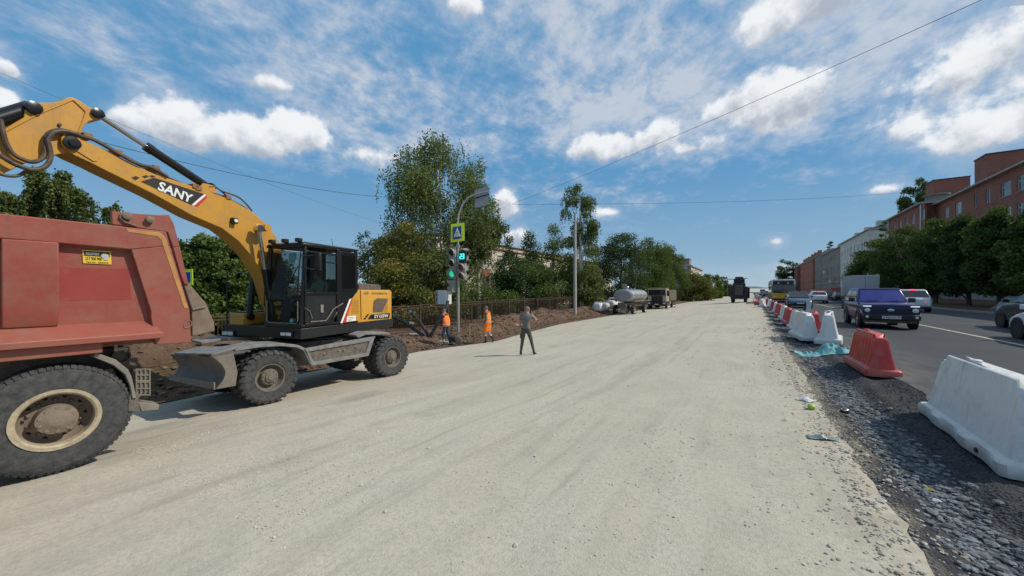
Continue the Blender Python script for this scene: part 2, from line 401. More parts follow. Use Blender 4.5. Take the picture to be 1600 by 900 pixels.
def grid(xs_fn, ys, ns, zfn):
    mb = MB(); vs = []
    for Y in ys:
        x0, x1 = xs_fn(Y)
        for i in range(ns): X = x0+(x1-x0)*i/(ns-1); vs.append((X, Y, zfn(X, Y)))
    fs = [(j*ns+i, j*ns+i+1, (j+1)*ns+i+1, (j+1)*ns+i) for j in range(len(ys)-1) for i in range(ns-1)]
    mb.add(vs, fs); return mb
def ysteps(y0, y1, s0, grow=1.03, near=12):
    ys = [y0]; s = s0
    while ys[-1] < y1:
        if ys[-1] > near: s *= grow
        ys.append(ys[-1]+s)
    return ys
# terrain reaching the horizon
ter = MB()
gx = [-4000,-1500,-600,-250,-120,-60,-40,-30,-26,-22,-20]
def big_z(X, Y): return -.80 if X < 0 else -.2
xs = gx+[-12, 0, 14, 20, 28, 40, 80, 200, 600, 1500, 4000]; yy = [-200,-60,-20,0,20,40,60,90,130,180,260,400,700,1200,2500,6000]
ter.add([(x, y, -1.2 if -22 < x < 30 else (-.95 if x < 0 else .15)) for y in yy for x in xs],
        [(j*len(xs)+i, j*len(xs)+i+1, (j+1)*len(xs)+i+1, (j+1)*len(xs)+i) for j in range(len(yy)-1) for i in range(len(xs)-1)])
struct('ground', ter, M_TERR)
ys = ysteps(-6, 420, .11)
def gravel_z(X, Y):
    f = max(0., 1-abs(Y)/40); e = X-gravel_left(Y)
    return gz(X, Y)-(max(0, .55-e)*.28)+.012*fbm(X*.9, Y*.3)+f*(.010*fbm(X*5, Y*1.2, 7)+.006*fbm(X*14, Y*14, 2))+.004*math.sin(X*3.1+1.4*fbm(X*.2, Y*.05))*f
grav = struct('gravel_road', grid(lambda Y: (gravel_left(Y)+.22*fbm(Y*.8, 3)+.1*fbm(Y*3.1, 9), .84+.09*fbm(Y*.7, 1)+.05*fbm(Y*3.7, 5)), ys, 120, gravel_z), M_GRAV, 60)
dirt = struct('soil', grid(lambda Y: (-26, gravel_left(Y)+.5), ysteps(-8, 420, .16), 120, lambda X, Y: dirt_z(X, Y)), M_DIRT, 60)
# the broken edge between gravel and asphalt
RP = [(.55,-.05),(.8,.02),(.92,.06),(1.0,.03),(1.1,-.015),(1.3,-.02),(1.45,.0),(1.55,.05),(1.66,.085),(1.8,.05),(1.95,.07),(2.1,.125),(2.2,.118),(2.6,.09)]
def rub_z(X, Y):
    w = .07*fbm(Y*.6, 2)+.03*fbm(Y*2.2, 8); f = max(.25, 1-abs(Y)/60)
    return interp(X+w, [a for a, b in RP], [b for a, b in RP])+f*(.022*fbm(X*4, Y*3)+.018*fbm(X*13, Y*11, 4))*(1 if X < 2.1 else .2)
rub = struct('rubble_strip', grid(lambda Y: (.55, 2.6), ysteps(-4, 420, .05, 1.025, 10), 60, rub_z), M_RUB, 60)
asp = struct('road', grid(lambda Y: (2.12+.10*fbm(Y*.9, 11)+.05*fbm(Y*3.3, 4), 13.2), ysteps(-20, 430, .25), 16, lambda X, Y: ROAD_Z), M_ASPH)
M_LINE = mat('worn_line_paint', (.52,.47,.36), .8, var=.2, scale=8, kind='World', dust=.35, dustcol=(.12,.12,.12))
ml = MB(); ml.box(6.30, 6.42, -10, 60, ROAD_Z+.003, ROAD_Z+.006)
for k in range(40): ml.box(6.30, 6.42, 63+k*8, 67+k*8, ROAD_Z+.003, ROAD_Z+.006)
struct('lane_marking', ml, M_LINE)
M_CONC = mat('kerb_concrete', (.30,.29,.27), .9, var=.18, scale=5, kind='World', bump=.3, dust=.3, dustcol=(.16,.13,.10))
kerbr = tag(bpy.data.objects.new('kerb', None), None, None, kind='structure'); C.objects.link(kerbr)
km = MB(); km.box(0, .16, 0, .98, 0, .15); kme = km.mesh('kerb_stone', None)
for k in range(90): link('kerb_stone', kme, M_CONC, kerbr, .01, (13.2, 12+k, ROAD_Z-.01+rng_(k).uniform(-.008, .008)), (0, 0, rng_(k+5).uniform(-.006, .006)))
kf = MB(); kf.box(13.2, 13.36, 102, 420, ROAD_Z-.01, ROAD_Z+.14); o = part('kerb_run', kf, M_CONC, kerbr)
def side_z(X, Y): return .24+.02*(X-13.3)+.10*max(0, min(1, X-14))*(.5+fbm(X*.9, Y*.9))+.04*fbm(X*4, Y*4)
struct('verge', grid(lambda Y: (13.36, 30), ysteps(5, 420, .4, 1.02), 40, side_z), M_DIRT, 60)
# far country: pale field, wooded ridge
M_HILL = mat('far_woods', (.085,.12,.12), .95, var=.25, scale=.01, kind='World'); M_FIELD = mat('far_field', (.40,.43,.38), .95, var=.2, scale=.01, kind='World')
hm = MB(); P = []
for k in range(81):
    x = -900+k*40; h = 24+10*fbm(k*.17, 1)+3*fbm(k*.9, 3); P.append((x, h))
hm.add([(x, 2100+.1*x, -8) for x, h in P]+[(x, 2300+.1*x, h) for x, h in P]+[(x, 3600, h-6) for x, h in P],
       [(j*81+i, j*81+i+1, (j+1)*81+i+1, (j+1)*81+i) for j in range(2) for i in range(80)])
struct('hills', hm, M_HILL)
fm = MB(); fm.add([(-700, 1300, -2), (900, 1300, -2), (1100, 2050, 14), (-900, 2050, 14)], [(0,1,2,3)]); struct('field', fm, M_FIELD)

# ---- stones: loose grains as stuff, the larger ones as parts of the surfaces they lie on
def stone(r, seed, sub=0):
    q = rng_(seed); m = MB(); rings = []
    n = 6
    for j, (rr, zz) in enumerate(((.55, -.35), (1., -.05), (.85, .35), (.35, .55))):
        rings.append([(rr*r*(1+q.uniform(-.25, .25))*math.cos(2*PI*k/n), rr*r*(1+q.uniform(-.25, .25))*.8*math.sin(2*PI*k/n), zz*r*(1+q.uniform(-.2, .2))) for k in range(n)])
    m.loft(rings); return m
def scatter(name, m, n, fn, size, seed, kind='stuff', parent=None):
    R = np.random.default_rng(seed); base = []
    for k in range(6):
        s_ = stone(1., seed+k); base.append((np.array(s_.v), s_.f))
    V = []; Fc = []; o = 0
    for i in range(n):
        X, Y, sc = fn(R); b, f = base[i % 6]; a = R.random()*6.28; r = size*sc*(.5+R.random()**2*1.3)
        c, s_ = math.cos(a), math.sin(a); q = b*r
        z = surf(X, Y)
        V.append(np.stack([q[:,0]*c-q[:,1]*s_+X, q[:,0]*s_+q[:,1]*c+Y, q[:,2]*.8+z+.1*r], 1)); Fc += [tuple(j+o for j in g) for g in f]; o += len(b)
    me = bpy.data.meshes.new(name); me.from_pydata(np.concatenate(V).tolist(), [], Fc); me.update()
    ob = link(name, me, m, parent); ob['kind'] = kind; return ob
def hit(px, py, off=0.):
    """where the sight line through a pixel meets the ground"""
    d = 3.
    while d < 200:
        p = atD(px, py, d)
        if p.z < surf(p.x, p.y)+off: break
        d += .05+d*.003
    return Vector((p.x, p.y, surf(p.x, p.y)))
def surf(X, Y):
    if X < gravel_left(Y): return dirt_z(X, Y)
    if X < .84: return gravel_z(X, Y)
    if X < 2.15: return rub_z(X, Y)
    return ROAD_Z
def m_stone(name, a, b):
    s = NT(name); g = s.n('NewGeometry'); s.col(s.mix(g.outputs['Random Per Island'], a, b)); s.set(.9, 0, .2); return s.m
M_ST1 = m_stone('pale_stone', (.36,.33,.27), (.60,.565,.48)); M_ST2 = m_stone('dark_stone', (.05,.052,.058), (.24,.25,.25)); M_CL = m_stone('soil_clod', (.06,.04,.026), (.21,.145,.10))
def f1(R):
    while True:
        Y = 1.2+13*R.random()**1.6; X = -7+7.7*R.random()
        if fbm(X*.9, Y*.35, 5)+.25 > R.random()*.8: return X, Y, 1.
scatter('gravel', M_ST1, 9000, f1, .0062, 3)
scatter('edge_gravel', m_stone('tan_stone', (.26,.22,.17), (.52,.475,.40)), 5200, lambda R: ((.62+.5*R.random()**1.5) if R.random() < .8 else .4+.4*R.random(), 1.5+22*R.random()**1.7, 1.), .0105, 5)
scatter('rubble', M_ST2, 9000, lambda R: (1.0+.52*R.beta(2, 2.2), 1.4+20*R.random()**1.7, 1.), .019, 7)
scatter('dark_crumbs', m_stone('black_crumb', (.02,.02,.022), (.075,.076,.08)), 8000, lambda R: (.85+1.35*R.random()**.8, 1.4+26*R.random()**1.7, .7), .013, 9)
scatter('soil_clods', M_CL, 7000, lambda R: (lambda Y: (gravel_left(Y)-.05-4.8*R.random()**1.4, Y, 1.))(1+38*R.random()), .055, 11)
scatter('track_crumbs', M_CL, 260, lambda R: (lambda Y: (-.1+1.0*R.random()**.6, Y, .6))(9+12*R.random()), .03, 13)
sme = [stone(1., 100+k).mesh('stone', None, 0) for k in range(5)]
for k in range(150):
    q = rng_(900+k); Y = 1.8+9*q.random()**1.5
    if k < 90: X, par, mm, r = 1.02+.55*q.random(), rub, M_ST2, .026+.02*q.random()
    elif k < 125: X, par, mm, r = .66+.3*q.random(), grav, M_ST1, .014+.016*q.random()
    else: X, par, mm, r = -5+5.5*q.random(), grav, M_ST1, .014+.012*q.random()
    me = sme[k % 5] if mm is M_ST2 else sme[k % 5]
    key = ('stone', k % 5, mm.name)
    if key not in MATS: c_ = sme[k % 5].copy(); c_.materials.clear(); c_.materials.append(mm); MATS[key] = c_
    o = link('stone', MATS[key], mm, par, 0, (X, Y, surf(X, Y)+.2*r), (q.uniform(-.3, .3), q.uniform(-.3, .3), q.random()*6)); o.scale = (r, r, r*.8)
# ------------------------------------------------------------------ wheels
M_RUBBER = mat('tyre_rubber', (.032,.034,.037), .85, var=.25, scale=6, dust=.5, dustcol=(.095,.092,.085), bump=.3, bscale=60)
M_DARK = mat('black_paint', (.012,.013,.015), .42, var=.2, scale=4, dust=.22, dustcol=(.055,.05,.045))
M_UNDER = mat('dirty_underbody', (.035,.033,.030), .8, var=.3, scale=4, dust=.75, dustcol=(.17,.145,.115), bump=.4)
M_STEEL = mat('dusty_steel', (.16,.15,.135), .7, var=.25, scale=4, dust=.6, dustcol=(.24,.21,.165))
def tyre(mb, R, w, rimR, n=48, shoulder=.06):
    h = w/2
    prof = [(rimR, -h*.75), (rimR+.02, -h*.92), (R*.75+rimR*.25, -h*1.02), (R-shoulder, -h), (R-.012, -h*.86), (R, -h*.6), (R, h*.6), (R-.012, h*.86), (R-shoulder, h), (R*.75+rimR*.25, h*1.02), (rimR+.02, h*.92), (rimR, h*.75), (rimR-.03, 0)]
    mb.lathe(prof+[prof[0]], (0,0,0), (1,0,0), n, cap=False)
def lugs(mb, R, w, n, depth=.028, chunky=True):
    """tread blocks, the axle along X"""
    for k in range(n):
        for sg in (-1, 1):
            a = 2*PI*(k+(.5 if sg > 0 else 0))/n; da = 2*PI/n*.30
            pts = []
            for (u, r) in ((.06, R-.004), (.44, R-.004), (.56, R-.05)):
                x = sg*w*u; sk = da*.9*u*2
                pts.append((x, r, sk))
            rings = []
            for i, (x, r, sk) in enumerate(pts):
                rr = r+(depth if i < 2 else depth*.55)
                rings.append([(x, r_*math.sin(a+sk+s_*da), r_*math.cos(a+sk+s_*da)) for s_, r_ in ((-1, r), (-.8, rr), (.8, rr), (1, r))])
            mb.loft(rings)
def wheel_parts(parent, name, loc, face, R, w, rimR, kind, mats, key):
    """one wheel as part with tyre / rim / hub as sub-parts; face=+1 looks along +X"""
    if key not in MATS:
        t = MB(); tyre(t, R, w, rimR)
        if kind == 'lug': lugs(t, R-.005, w, 26)
        else:
            n = 64
            for k in range(n):
                a = 2*PI*k/n; da = PI/n*.72
                for sg in (-1, 1):
                    t.loft([[(sg*w*u, r_*math.sin(a+q), r_*math.cos(a+q)) for q, r_ in ((-da, R-.03), (-da*.8, R+.003-(u > .45)*.038), (da*.8, R+.003-(u > .45)*.038), (da, R-.03))] for u in (.2, .42, .495)])
        r = MB(); h = w/2
        if kind == 'lug':
            r.lathe([(rimR+.012, h*.96), (rimR+.012, h*.90), (rimR-.02, h*.86), (rimR-.035, h*.35), (rimR-.06, h*.05), (.10, 0), (.002, 0)], (0,0,0), (1,0,0), 36, cap=False)
            hb = MB(); hb.lathe([(.165, -.02), (.165, .06), (.15, .09), (.10, .105), (.09, .13), (.055, .14), (.05, .15)], (0,0,0), (1,0,0), 24)
            for k in range(10):
                a = 2*PI*k/10; hb.lathe([(.014, .08), (.014, .112)], (0, .125*math.sin(a), .125*math.cos(a)), (1,0,0), 6)
        else:
            r.lathe([(rimR+.022, h*.93), (rimR+.022, h*1.0), (rimR-.012, h*1.0), (rimR-.03, h*.90), (rimR-.035, h*.30)], (0,0,0), (1,0,0), 48, cap=False)
            r.k = 1; r.lathe([(rimR-.035, h*.30), (rimR-.045, h*.0), (rimR-.075, -h*.22), (.19, -h*.18), (.15, -.0), (.002, 0)], (0,0,0), (1,0,0), 48, cap=False)
            r.k = 2
            for k in range(10):
                a = 2*PI*(k+.5)/10; r.lathe([(.019, -h*.30), (.019, -h*.19)], (0, .222*math.sin(a), .222*math.cos(a)), (1,0,0), 10)
            r.k = 1
            hb = MB(); hb.lathe([(.165, -.05), (.150, .05), (.145, .10), (.150, .115), (.150, .135), (.095, .15), (.07, .165), (.05, .17)], (0,0,0), (1,0,0), 30)
            for k in range(10):
                a = 2*PI*k/10; hb.lathe([(.018, .12), (.018, .148)], (0, .122*math.sin(a), .122*math.cos(a)), (1,0,0), 6)
            for k in range(10):
                a = 2*PI*k/10; hb.lathe([(.022, -.06), (.022, -.02), (.012, .0)], (0, .19*math.sin(a), .19*math.cos(a)), (1,0,0), 6)
        MATS[key] = (t.mesh('tyre'), r.mesh('rim'), hb.mesh('hub'))
    tm, rm, hm_ = MATS[key]
    o = link(name, tm, mats[0], parent, 0, loc, (0, 0, 0 if face > 0 else PI))
    link('rim', rm, mats[1], o, 0, (0,0,0)); link('hub', hm_, mats[2], o, 0, (0,0,0))
    return o

# ------------------------------------------------------------------ red dump truck in the left foreground
RED = (.29,.052,.037)
M_RED = mat('faded_red_paint', RED, .55, var=.14, scale=1.6, dust=.5, dustcol=(.26,.115,.075), low=(.55, 1.75), bump=.12, bscale=3, streak=.45)
M_RED2 = mat('clean_red_paint', (.285,.040,.030), .5, var=.15, scale=2, streak=.3, dust=.25, dustcol=(.33,.16,.12))
M_BROWN = mat('mud_brown_plate', (.17,.115,.085), .75, var=.25, scale=3, dust=.5, dustcol=(.22,.18,.13))
M_YTAPE = mat('faded_yellow_tape', (.50,.25,.055), .6, var=.2, scale=6, dust=.5, dustcol=(.34,.15,.09))
M_RIMB = mat('cream_rim_paint', (.46,.385,.255), .65, var=.18, scale=7, dust=.5, dustcol=(.26,.20,.14))
M_RIMD = mat('muddy_disc', (.20,.150,.110), .85, var=.25, scale=8, dust=.5, dustcol=(.21,.165,.12), bump=.5)
M_BLACK = mat('shadow_black', (.008,.008,.008), .9)
XT = -6.15
def T(x, y, X=XT): return atX(x, y, X)
tw = T(90, 656, -6.2)
truck = thing('dump_truck', 'big red tipper truck with dusty dump body and yellow corner stripe at the left edge', 'dump truck', (-7.45, tw.y, gz(-6.5, .6)))
def TY(px, X=XT): return T(px, 455, X).y
def pan(name, pts, X, thick, m, bevel=.008, parent=truck):
    mb = MB(); P = [T(x, y, X) for x, y in pts]; mb.prism(P, (-thick, 0, 0)); return part(name, mb, m, parent, bevel)
# outer panels (traced in the plane of the body side); recess plane lies 9 cm deeper
def tz(y, x=0, X=XT): return T(x, y, X).z
top = [(-60, 326.5), (0, 333.3), (173, 351.5), (196, 356), (260, 361.9)]
yF = -3.9
def TF(x_, z): return Vector((XT, x_, z))
zt0 = T(0,333.3).z; zr = T(0,372.5).z
# rim beam
mb = MB(); mb.prism([TF(yF, zt0), T(0,333.3), T(173,351.5), T(260,361.9), T(266, 384), T(205.3,389.9), T(92,380), T(0,372.5), TF(yF, zr)], (-.13, 0, 0))
part('side_rail', mb, M_RED, truck, .012)
# rear side panel
rp = pan('rear_side_panel', [(205.3,389.9), (266,384), (296,482.7), (299.2,534.7), (244,538.7), (236,497), (236,486.7)], XT, .12, M_RED)
# recess plate
mb = MB(); mb.box(XT-.16, XT-.09, yF, T(244,455).y, T(92,505).z-.05, zr+.02); part('recess_plate', mb, M_RED, truck)
# fresh red rectangle and lower band
mb = MB(); X2 = XT-.088; mb.prism([T(95,418,X2), T(201,420,X2), T(206,468,X2), T(95,470,X2)], (-.004,0,0)); part('repainted_patch', mb, M_RED2, truck)
# boxed ribs with bevelled foot
ribs = [(T(2,380).y, T(92,380).y)]; wdt = ribs[0][1]-ribs[0][0]; step = (T(205,455).y-T(0,455).y)*.92
ys0 = ribs[0][0]
for k in range(3):
    a = ys0-k*(1.18); b = a+wdt; zt = zr; zb1 = T(0,485.5).z; zb2 = T(0,514.7).z
    mb = MB()
    prof = [(XT-.095, zt), (XT+.01, zt), (XT+.01, zb1), (XT-.06, zb2), (XT-.095, zb2)]
    mb.prism([Vector((x, a, z)) for x, z in prof], (0, b-a, 0)); part('side_rib', mb, M_RED, truck, .012)
# slanting ledge and fascia, then the skirt
ye = T(252,524).y; l0 = T(0,514.7).z+.02
zA, zB_, zC = T(89,507,XT-.1).z, T(0,536).z, T(0,546.7).z
mb = MB(); y1 = T(235,497,XT-.1).y
mb.add([(XT-.10, yF, zA), (XT-.10, y1, zA), (XT+.10, ye, zB_), (XT+.10, yF, zB_), (XT+.10, ye, zC), (XT+.10, yF, zC), (XT-.12, ye, zC), (XT-.12, yF, zC)],
       [(0,1,2,3), (3,2,4,5), (5,4,6,7), (1,6,4,2), (0,3,5,7)]); part('lower_ledge', mb, M_RED, truck, .008)
mb = MB(); mb.box(XT-.30, XT+.02, yF, T(160,545).y, T(0,566).z, zC-.004); part('skirt', mb, M_RED, truck, .01)
# far side, floor, front wall, inner faces of the body
mb = MB(); Xf = XT-2.55; yR = T(264,362).y
mb.box(Xf, Xf+.12, yF, yR, .98, zt0); part('far_side', mb, M_RED, truck, .01)
mb = MB(); mb.box(Xf+.12, XT-.165, yF, yR+.1, 1.0, 1.08); part('floor', mb, M_RED, truck)
mb = MB(); mb.box(Xf+.12, XT-.14, yF, yF+.1, 1.08, zt0+.25); part('front_wall', mb, M_RED, truck)
# heaped soil in the body
sm = MB(); n = 16; vs = []
for j in range(n+1):
    for i in range(n+1):
        X = Xf+.13+(XT-.17-Xf-.13)*i/n; Y = yF+.11+(yR-yF-.25)*j/n; u, w = i/n*2-1, j/n*2-1
        vs.append((X, Y, 1.35+.62*(1-u*u)*(1-w*w)+.08*fbm(X*2.2, Y*2.2)))
sm.add(vs, [(j*(n+1)+i, j*(n+1)+i+1, (j+1)*(n+1)+i+1, (j+1)*(n+1)+i) for j in range(n) for i in range(n)])
o = link('soil_load', sm.mesh('soil_load'), M_DIRT); tag(o, 'heap of brown soil lying in the red dump body', 'soil')
# tailgate: hinge plate on top, strip down the edge, brown spoon below
XG = XT-.05
tg = pan('tailgate_arm', [(174.7,351), (174.7,329.5), (206,333), (246,335.8), (264,335.2), (272,350), (281,385), (270,386.6), (262,362.5), (196,353.5)], XG, .09, M_RED)
for (px, py, r) in ((198,337.5,.045), (233.5,343.5,.04)):
    mb = MB(); p = T(px, py, XG); mb.lathe([(r, -.02), (r, .05), (r*.6, .06)], p, (1,0,0), 14); part('hinge_pin', mb, M_RIMD, tg)
mb = MB(); mb.tube([T(215,354,XG+.02), T(195,347,XG+.02), T(188,340,XG+.02), T(190,334,XG+.02), T(198,332,XG+.02)], .012, 6); part('hinge_loop', mb, M_RIMD, tg)
pan('tailgate_strip', [(270,386.6), (281,385), (295,445), (288,444), (284,435)], XG, .08, M_RED)
mb = MB()
pts = [(284,434.5), (300,448), (322,474), (334.7,504), (336,517), (300,525.5), (299.5,482)]
mb.prism([T(x, y, XG-.02) for x, y in pts], (-2.42, 0, 0)); sp = part('tail_chute', mb, M_BROWN, truck, .01)
mb = MB(); mb.tube([T(301,483.5,XG), T(322,479,XG)], .012, 6); part('weld_seam', mb, M_STEEL, sp)
mb = MB(); X3 = XT+.004
pts_o = [(197,357), (251,363), (259,371), (294,481), (288,481.5), (252,374.5), (246,369), (200,362)]
mb.prism([T(x, y, X3) for x, y in pts_o], (-.0035, 0, 0)); part('corner_stripe', mb, M_YTAPE, truck)
# oval badge outline low on the rear panel and a small plate above it
mb = MB(); cx, cy = 293.5, 507; mb.tube([T(cx+6*math.cos(a/12*2*PI), cy+5.5*math.sin(a/12*2*PI)-2*math.cos(a/12*2*PI), XT+.004) for a in range(13)], .007, 5); part('oval_weld', mb, M_BROWN, truck)
# advertising plate: yellow below, black above, pale and dark lettering
M_ADY = mat('advert_yellow', (.72,.50,.03), .5, var=.06); M_ADK = mat('advert_black', (.03,.03,.03), .5); M_ADW = mat('advert_grey', (.45,.45,.42), .6)
X4 = XT-.078
mb = MB(); mb.prism([T(x, y, X4) for x, y in ((128.5,390), (173.5,392.5), (174.5,413.5), (129.5,411.5))], (-.008,0,0)); ad = part('advert_plate', mb, M_ADY, truck, .003)
mb = MB(); mb.prism([T(x, y, X4+.003) for x, y in ((131,392), (171,394.5), (171.5,401.5), (131.5,399.5))], (-.002,0,0)); part('black_band', mb, M_ADK, ad)
mb = MB(); mb.lathe([(.028, 0), (.03, .002), (.01, .003)], T(164,400,X4+.004), (1,0,0), 12); mb.lathe([(.017, 0), (.018, .003)], T(166,404.5,X4+.004), (1,0,0), 12); part('pictogram', mb, M_ADW, ad)
mb = MB()
put_text(mb, 'XOЗЯИH', T(134,398.2,X4+.004), T(154,399,X4+.004), Vector((0,0,.034)), (0.002,0,0), offset=.01)
part('lettering', mb, M_ADW, ad, world=True, smooth=0)
mb = MB(); put_text(mb, '217 900 900', T(133.5,406,X4+.002), T(159,407,X4+.002), Vector((0,0,.034)), (0.002,0,0), offset=.012); part('lettering', mb, M_ADK, ad, smooth=0); mb = MB()
put_text(mb, 'ПECOK  ЩEБEHЬ', T(135,410.6,X4+.002), T(170,411.9,X4+.002), Vector((0,0,.016)), (0.002,0,0), offset=.01); part('lettering', mb, M_ADK, ad, smooth=0)
# chassis, mudguard, lamps
mb = MB(); mb.box(-7.9, -7.65, yF-.6, 1.05, .10, .45); mb.box(-7.0, -6.75, yF-.6, 1.05, .10, .45); mb.box(-7.62, -7.03, .9, 1.02, .12, .43); mb.box(-8.4, -6.55, yF, 1.2, .70, .95); part('chassis', mb, M_UNDER, truck, .01)
mb = MB(); p = T(190,557,-6.45); mb.lathe([(.085, -.9), (.085, 0), (.07, 0), (.07, -.05)], p, (1,0,0), 20); part('cross_tube', mb, M_UNDER, truck)
mb = MB(); mb.tube([T(178,546,-6.2), T(200,543.5,-6.2)], .02, 8); mb.tube([T(181,538,-6.2), T(181,549,-6.2)], .016, 6); mb.tube([T(195,538,-6.2), T(197,549,-6.2)], .016, 6); part('latch_bar', mb, M_STEEL, truck)
mg = [(150,551), (181,562), (200,577), (206,589), (213.5,622), (207,623), (203,602), (196,586), (178,571), (146,558)]
mb = MB(); mb.prism([T(x, y, -6.18) for x, y in mg], (-.62, 0, 0)); part('mudguard', mb, M_STEEL, truck, .006)
mb = MB(); mb.prism([T(x, y, -6.2) for x, y in ((203,614), (215,618), (217,626), (219,643), (200,643))], (-.6,0,0)); part('mud_flap', mb, M_UNDER, truck, .006)
mb = MB(); mb.prism([T(x, y, -6.3) for x, y in ((216,628), (249,632), (248,640), (221,643))], (-.25,0,0)); part('step', mb, M_STEEL, truck, .006)
lb = MB()
for (a, b) in ((577, 595), (597, 617)):
    q0, q1 = T(212, b, -6.3), T(235, a, -6.3)
    lb.box(-6.55, -6.3, q0.y, q1.y, q0.z, q1.z)
part('lamp_box', lb, M_RIMD, truck, .01)
lb = MB()
for (a, b) in ((577, 595), (597, 617)):
    for k in range(4): lb.tube([T(213+k*7, a, -6.285), T(213+k*7, b, -6.285)], .008, 5)
    for k in range(3): lb.tube([T(212, a+(b-a)*k/2, -6.285), T(235, a+(b-a)*k/2, -6.285)], .008, 5)
part('lamp_guard', lb, M_STEEL, truck)
# wheels: two rear axles with twin tyres
for ax_y in (tw.y, tw.y-1.38):
    for X, f in ((-6.20-.15, 1), (-6.20-.49, 1), (-8.25, -1), (-8.60, -1)):
        wheel_parts(truck, 'wheel', Vector((X, ax_y, tw.z))-truck.location, f, .573, .30, .30, 'road', (M_RUBBER, (M_RIMB, M_RIMD, M_BLACK), M_RIMD), 'truckwheel')
    mb = MB(); mb.tube([(-8.4, ax_y, tw.z), (-6.4, ax_y, tw.z)], .11, 12); mb.lathe([(.1,-.25),(.24,-.15),(.26,0),(.24,.15),(.1,.25)], (-7.3, ax_y, tw.z), (1,0,0), 16); part('axle', mb, M_UNDER, truck)
# cab ahead of the body, outside the picture
mb = MB(); mb.box(-8.6, -6.25, yF-2.3, yF-.5, .15, 1.9); mb.box(-8.55, -6.3, yF-2.2, yF-.6, 1.9, 2.1); part('cab', mb, M_RED, truck, .06)
mb = MB(); mb.box(-6.252, -6.24, yF-1.9, yF-1.0, 1.1, 1.75); mb.box(-8.4, -6.45, yF-2.312, yF-2.3, 1.0, 1.8); part('cab_window', mb, mat('dark_glass', (.02,.025,.03), .08), truck)
for X, f in ((-6.35, 1), (-8.45, -1)):
    wheel_parts(truck, 'wheel', Vector((X, yF-1.3, tw.z))-truck.location, f, .573, .30, .30, 'road', (M_RUBBER, (M_RIMB, M_RIMD, M_BLACK), M_RIMD), 'truckwheel')
# ------------------------------------------------------------------ yellow wheeled excavator
YEL = (.54,.27,.035)
M_YEL = mat('excavator_yellow', YEL, .42, var=.10, scale=1.5, dust=.36, dustcol=(.34,.21,.09), streak=.35)
M_YEL2 = mat('excavator_yellow_clean', (.58,.29,.035), .38, var=.06, scale=2, dust=.22, dustcol=(.34,.22,.10), streak=.22)
M_WHITE = mat('white_decal', (.78,.78,.76), .5, var=.05); M_REDD = mat('red_decal', (.50,.03,.03), .5, var=.06)
M_BLK = mat('gloss_black', (.009,.009,.010), .28, var=.1, dust=.12, dustcol=(.05,.046,.04))
M_HOSE = mat('hydraulic_hose', (.022,.020,.018), .6, var=.3, dust=.6, dustcol=(.15,.10,.06))
M_CHROME = mat('chrome_rod', (.55,.55,.55), .22, 1., var=.05)
M_GLS = glass('cab_glass', (.02,.03,.032), .03, .20)
M_LENS = mat('lamp_lens', (.75,.76,.74), .15)
M_FEND = mat('dusty_grey_fender', (.10,.10,.10), .65, var=.2, scale=3, dust=.7, dustcol=(.25,.245,.23))
M_BLADE = mat('worn_blade', (.15,.125,.11), .6, var=.25, scale=2.5, dust=.55, dustcol=(.215,.20,.18))
M_HUB = mat('muddy_hub', (.10,.085,.07), .8, var=.25, scale=9, dust=.6, dustcol=(.19,.16,.125))
fw = atX(424, 590, -8.0); rw = atX(615, 557.5, -8.0)
exc = thing('excavator', 'yellow and black wheeled excavator with SANY on its boom reaching over the red truck', 'excavator', (-9.25, (fw.y+rw.y)/2, gz(-8.4, 5)))
eo = exc.location
# --- undercarriage
for i, w in enumerate((fw, rw)):
    for X, f in ((-8.0-.15, 1), (-8.0-.47, 1), (-10.1, -1), (-10.42, -1)):
        zz = w.z-(.06 if X < -9 else 0)
        wheel_parts(exc, 'wheel', Vector((X, w.y, zz))-eo, f, .515, .27, .27, 'lug', (M_RUBBER, M_HUB, M_HUB), 'excwheel')
    mb = MB(); mb.tube([(-10.2, w.y, w.z), (-8.3, w.y, w.z)], .12, 12); mb.lathe([(.12,-.22),(.22,-.1),(.22,.1),(.12,.22)], (-9.25, w.y, w.z), (1,0,0), 16); part('axle', mb, M_UNDER, exc)
z0 = fw.z
mb = MB(); mb.box(-9.75, -8.75, fw.y-.65, rw.y+.55, z0-.02, z0+.42); mb.box(-9.9, -8.6, fw.y+.75, rw.y-.6, z0+.1, z0+.55); part('chassis', mb, M_UNDER, exc, .02)
mb = MB(); mb.lathe([(.60, 0), (.60, .07), (.56, .08), (.56, .16)], (-9.25, 5.2, z0+.42), (0,0,1), 36); part('slew_ring', mb, M_UNDER, exc)
XC = -8.12
E = lambda x, y, X=XC: atX(x, y, X)
def epan(name, pts, X, thick, m, bevel=.008, parent=exc):
    mb = MB(); mb.prism([E(x, y, X) for x, y in pts], (-thick, 0, 0)); return part(name, mb, m, parent, bevel)
# fenders: bent plates over the tyres, both sides
fr = [(367,545.5), (404,538), (440,536.5), (466,539), (477,544), (489,571), (486,571), (474,547.5), (464,543), (440,541), (404,543), (368,549)]
rr = [(557,524), (571,518.5), (606,519), (612,523), (606,523), (572,523), (560,528)]
for pts in (fr, rr):
    epan('fender', pts, XC, .62, M_FEND)
    mb = MB(); mb.prism([E(x, y, XC)+Vector((-1.72, 0, 0)) for x, y in pts], (-.62, 0, 0)); part('fender', mb, M_FEND, exc, .008)
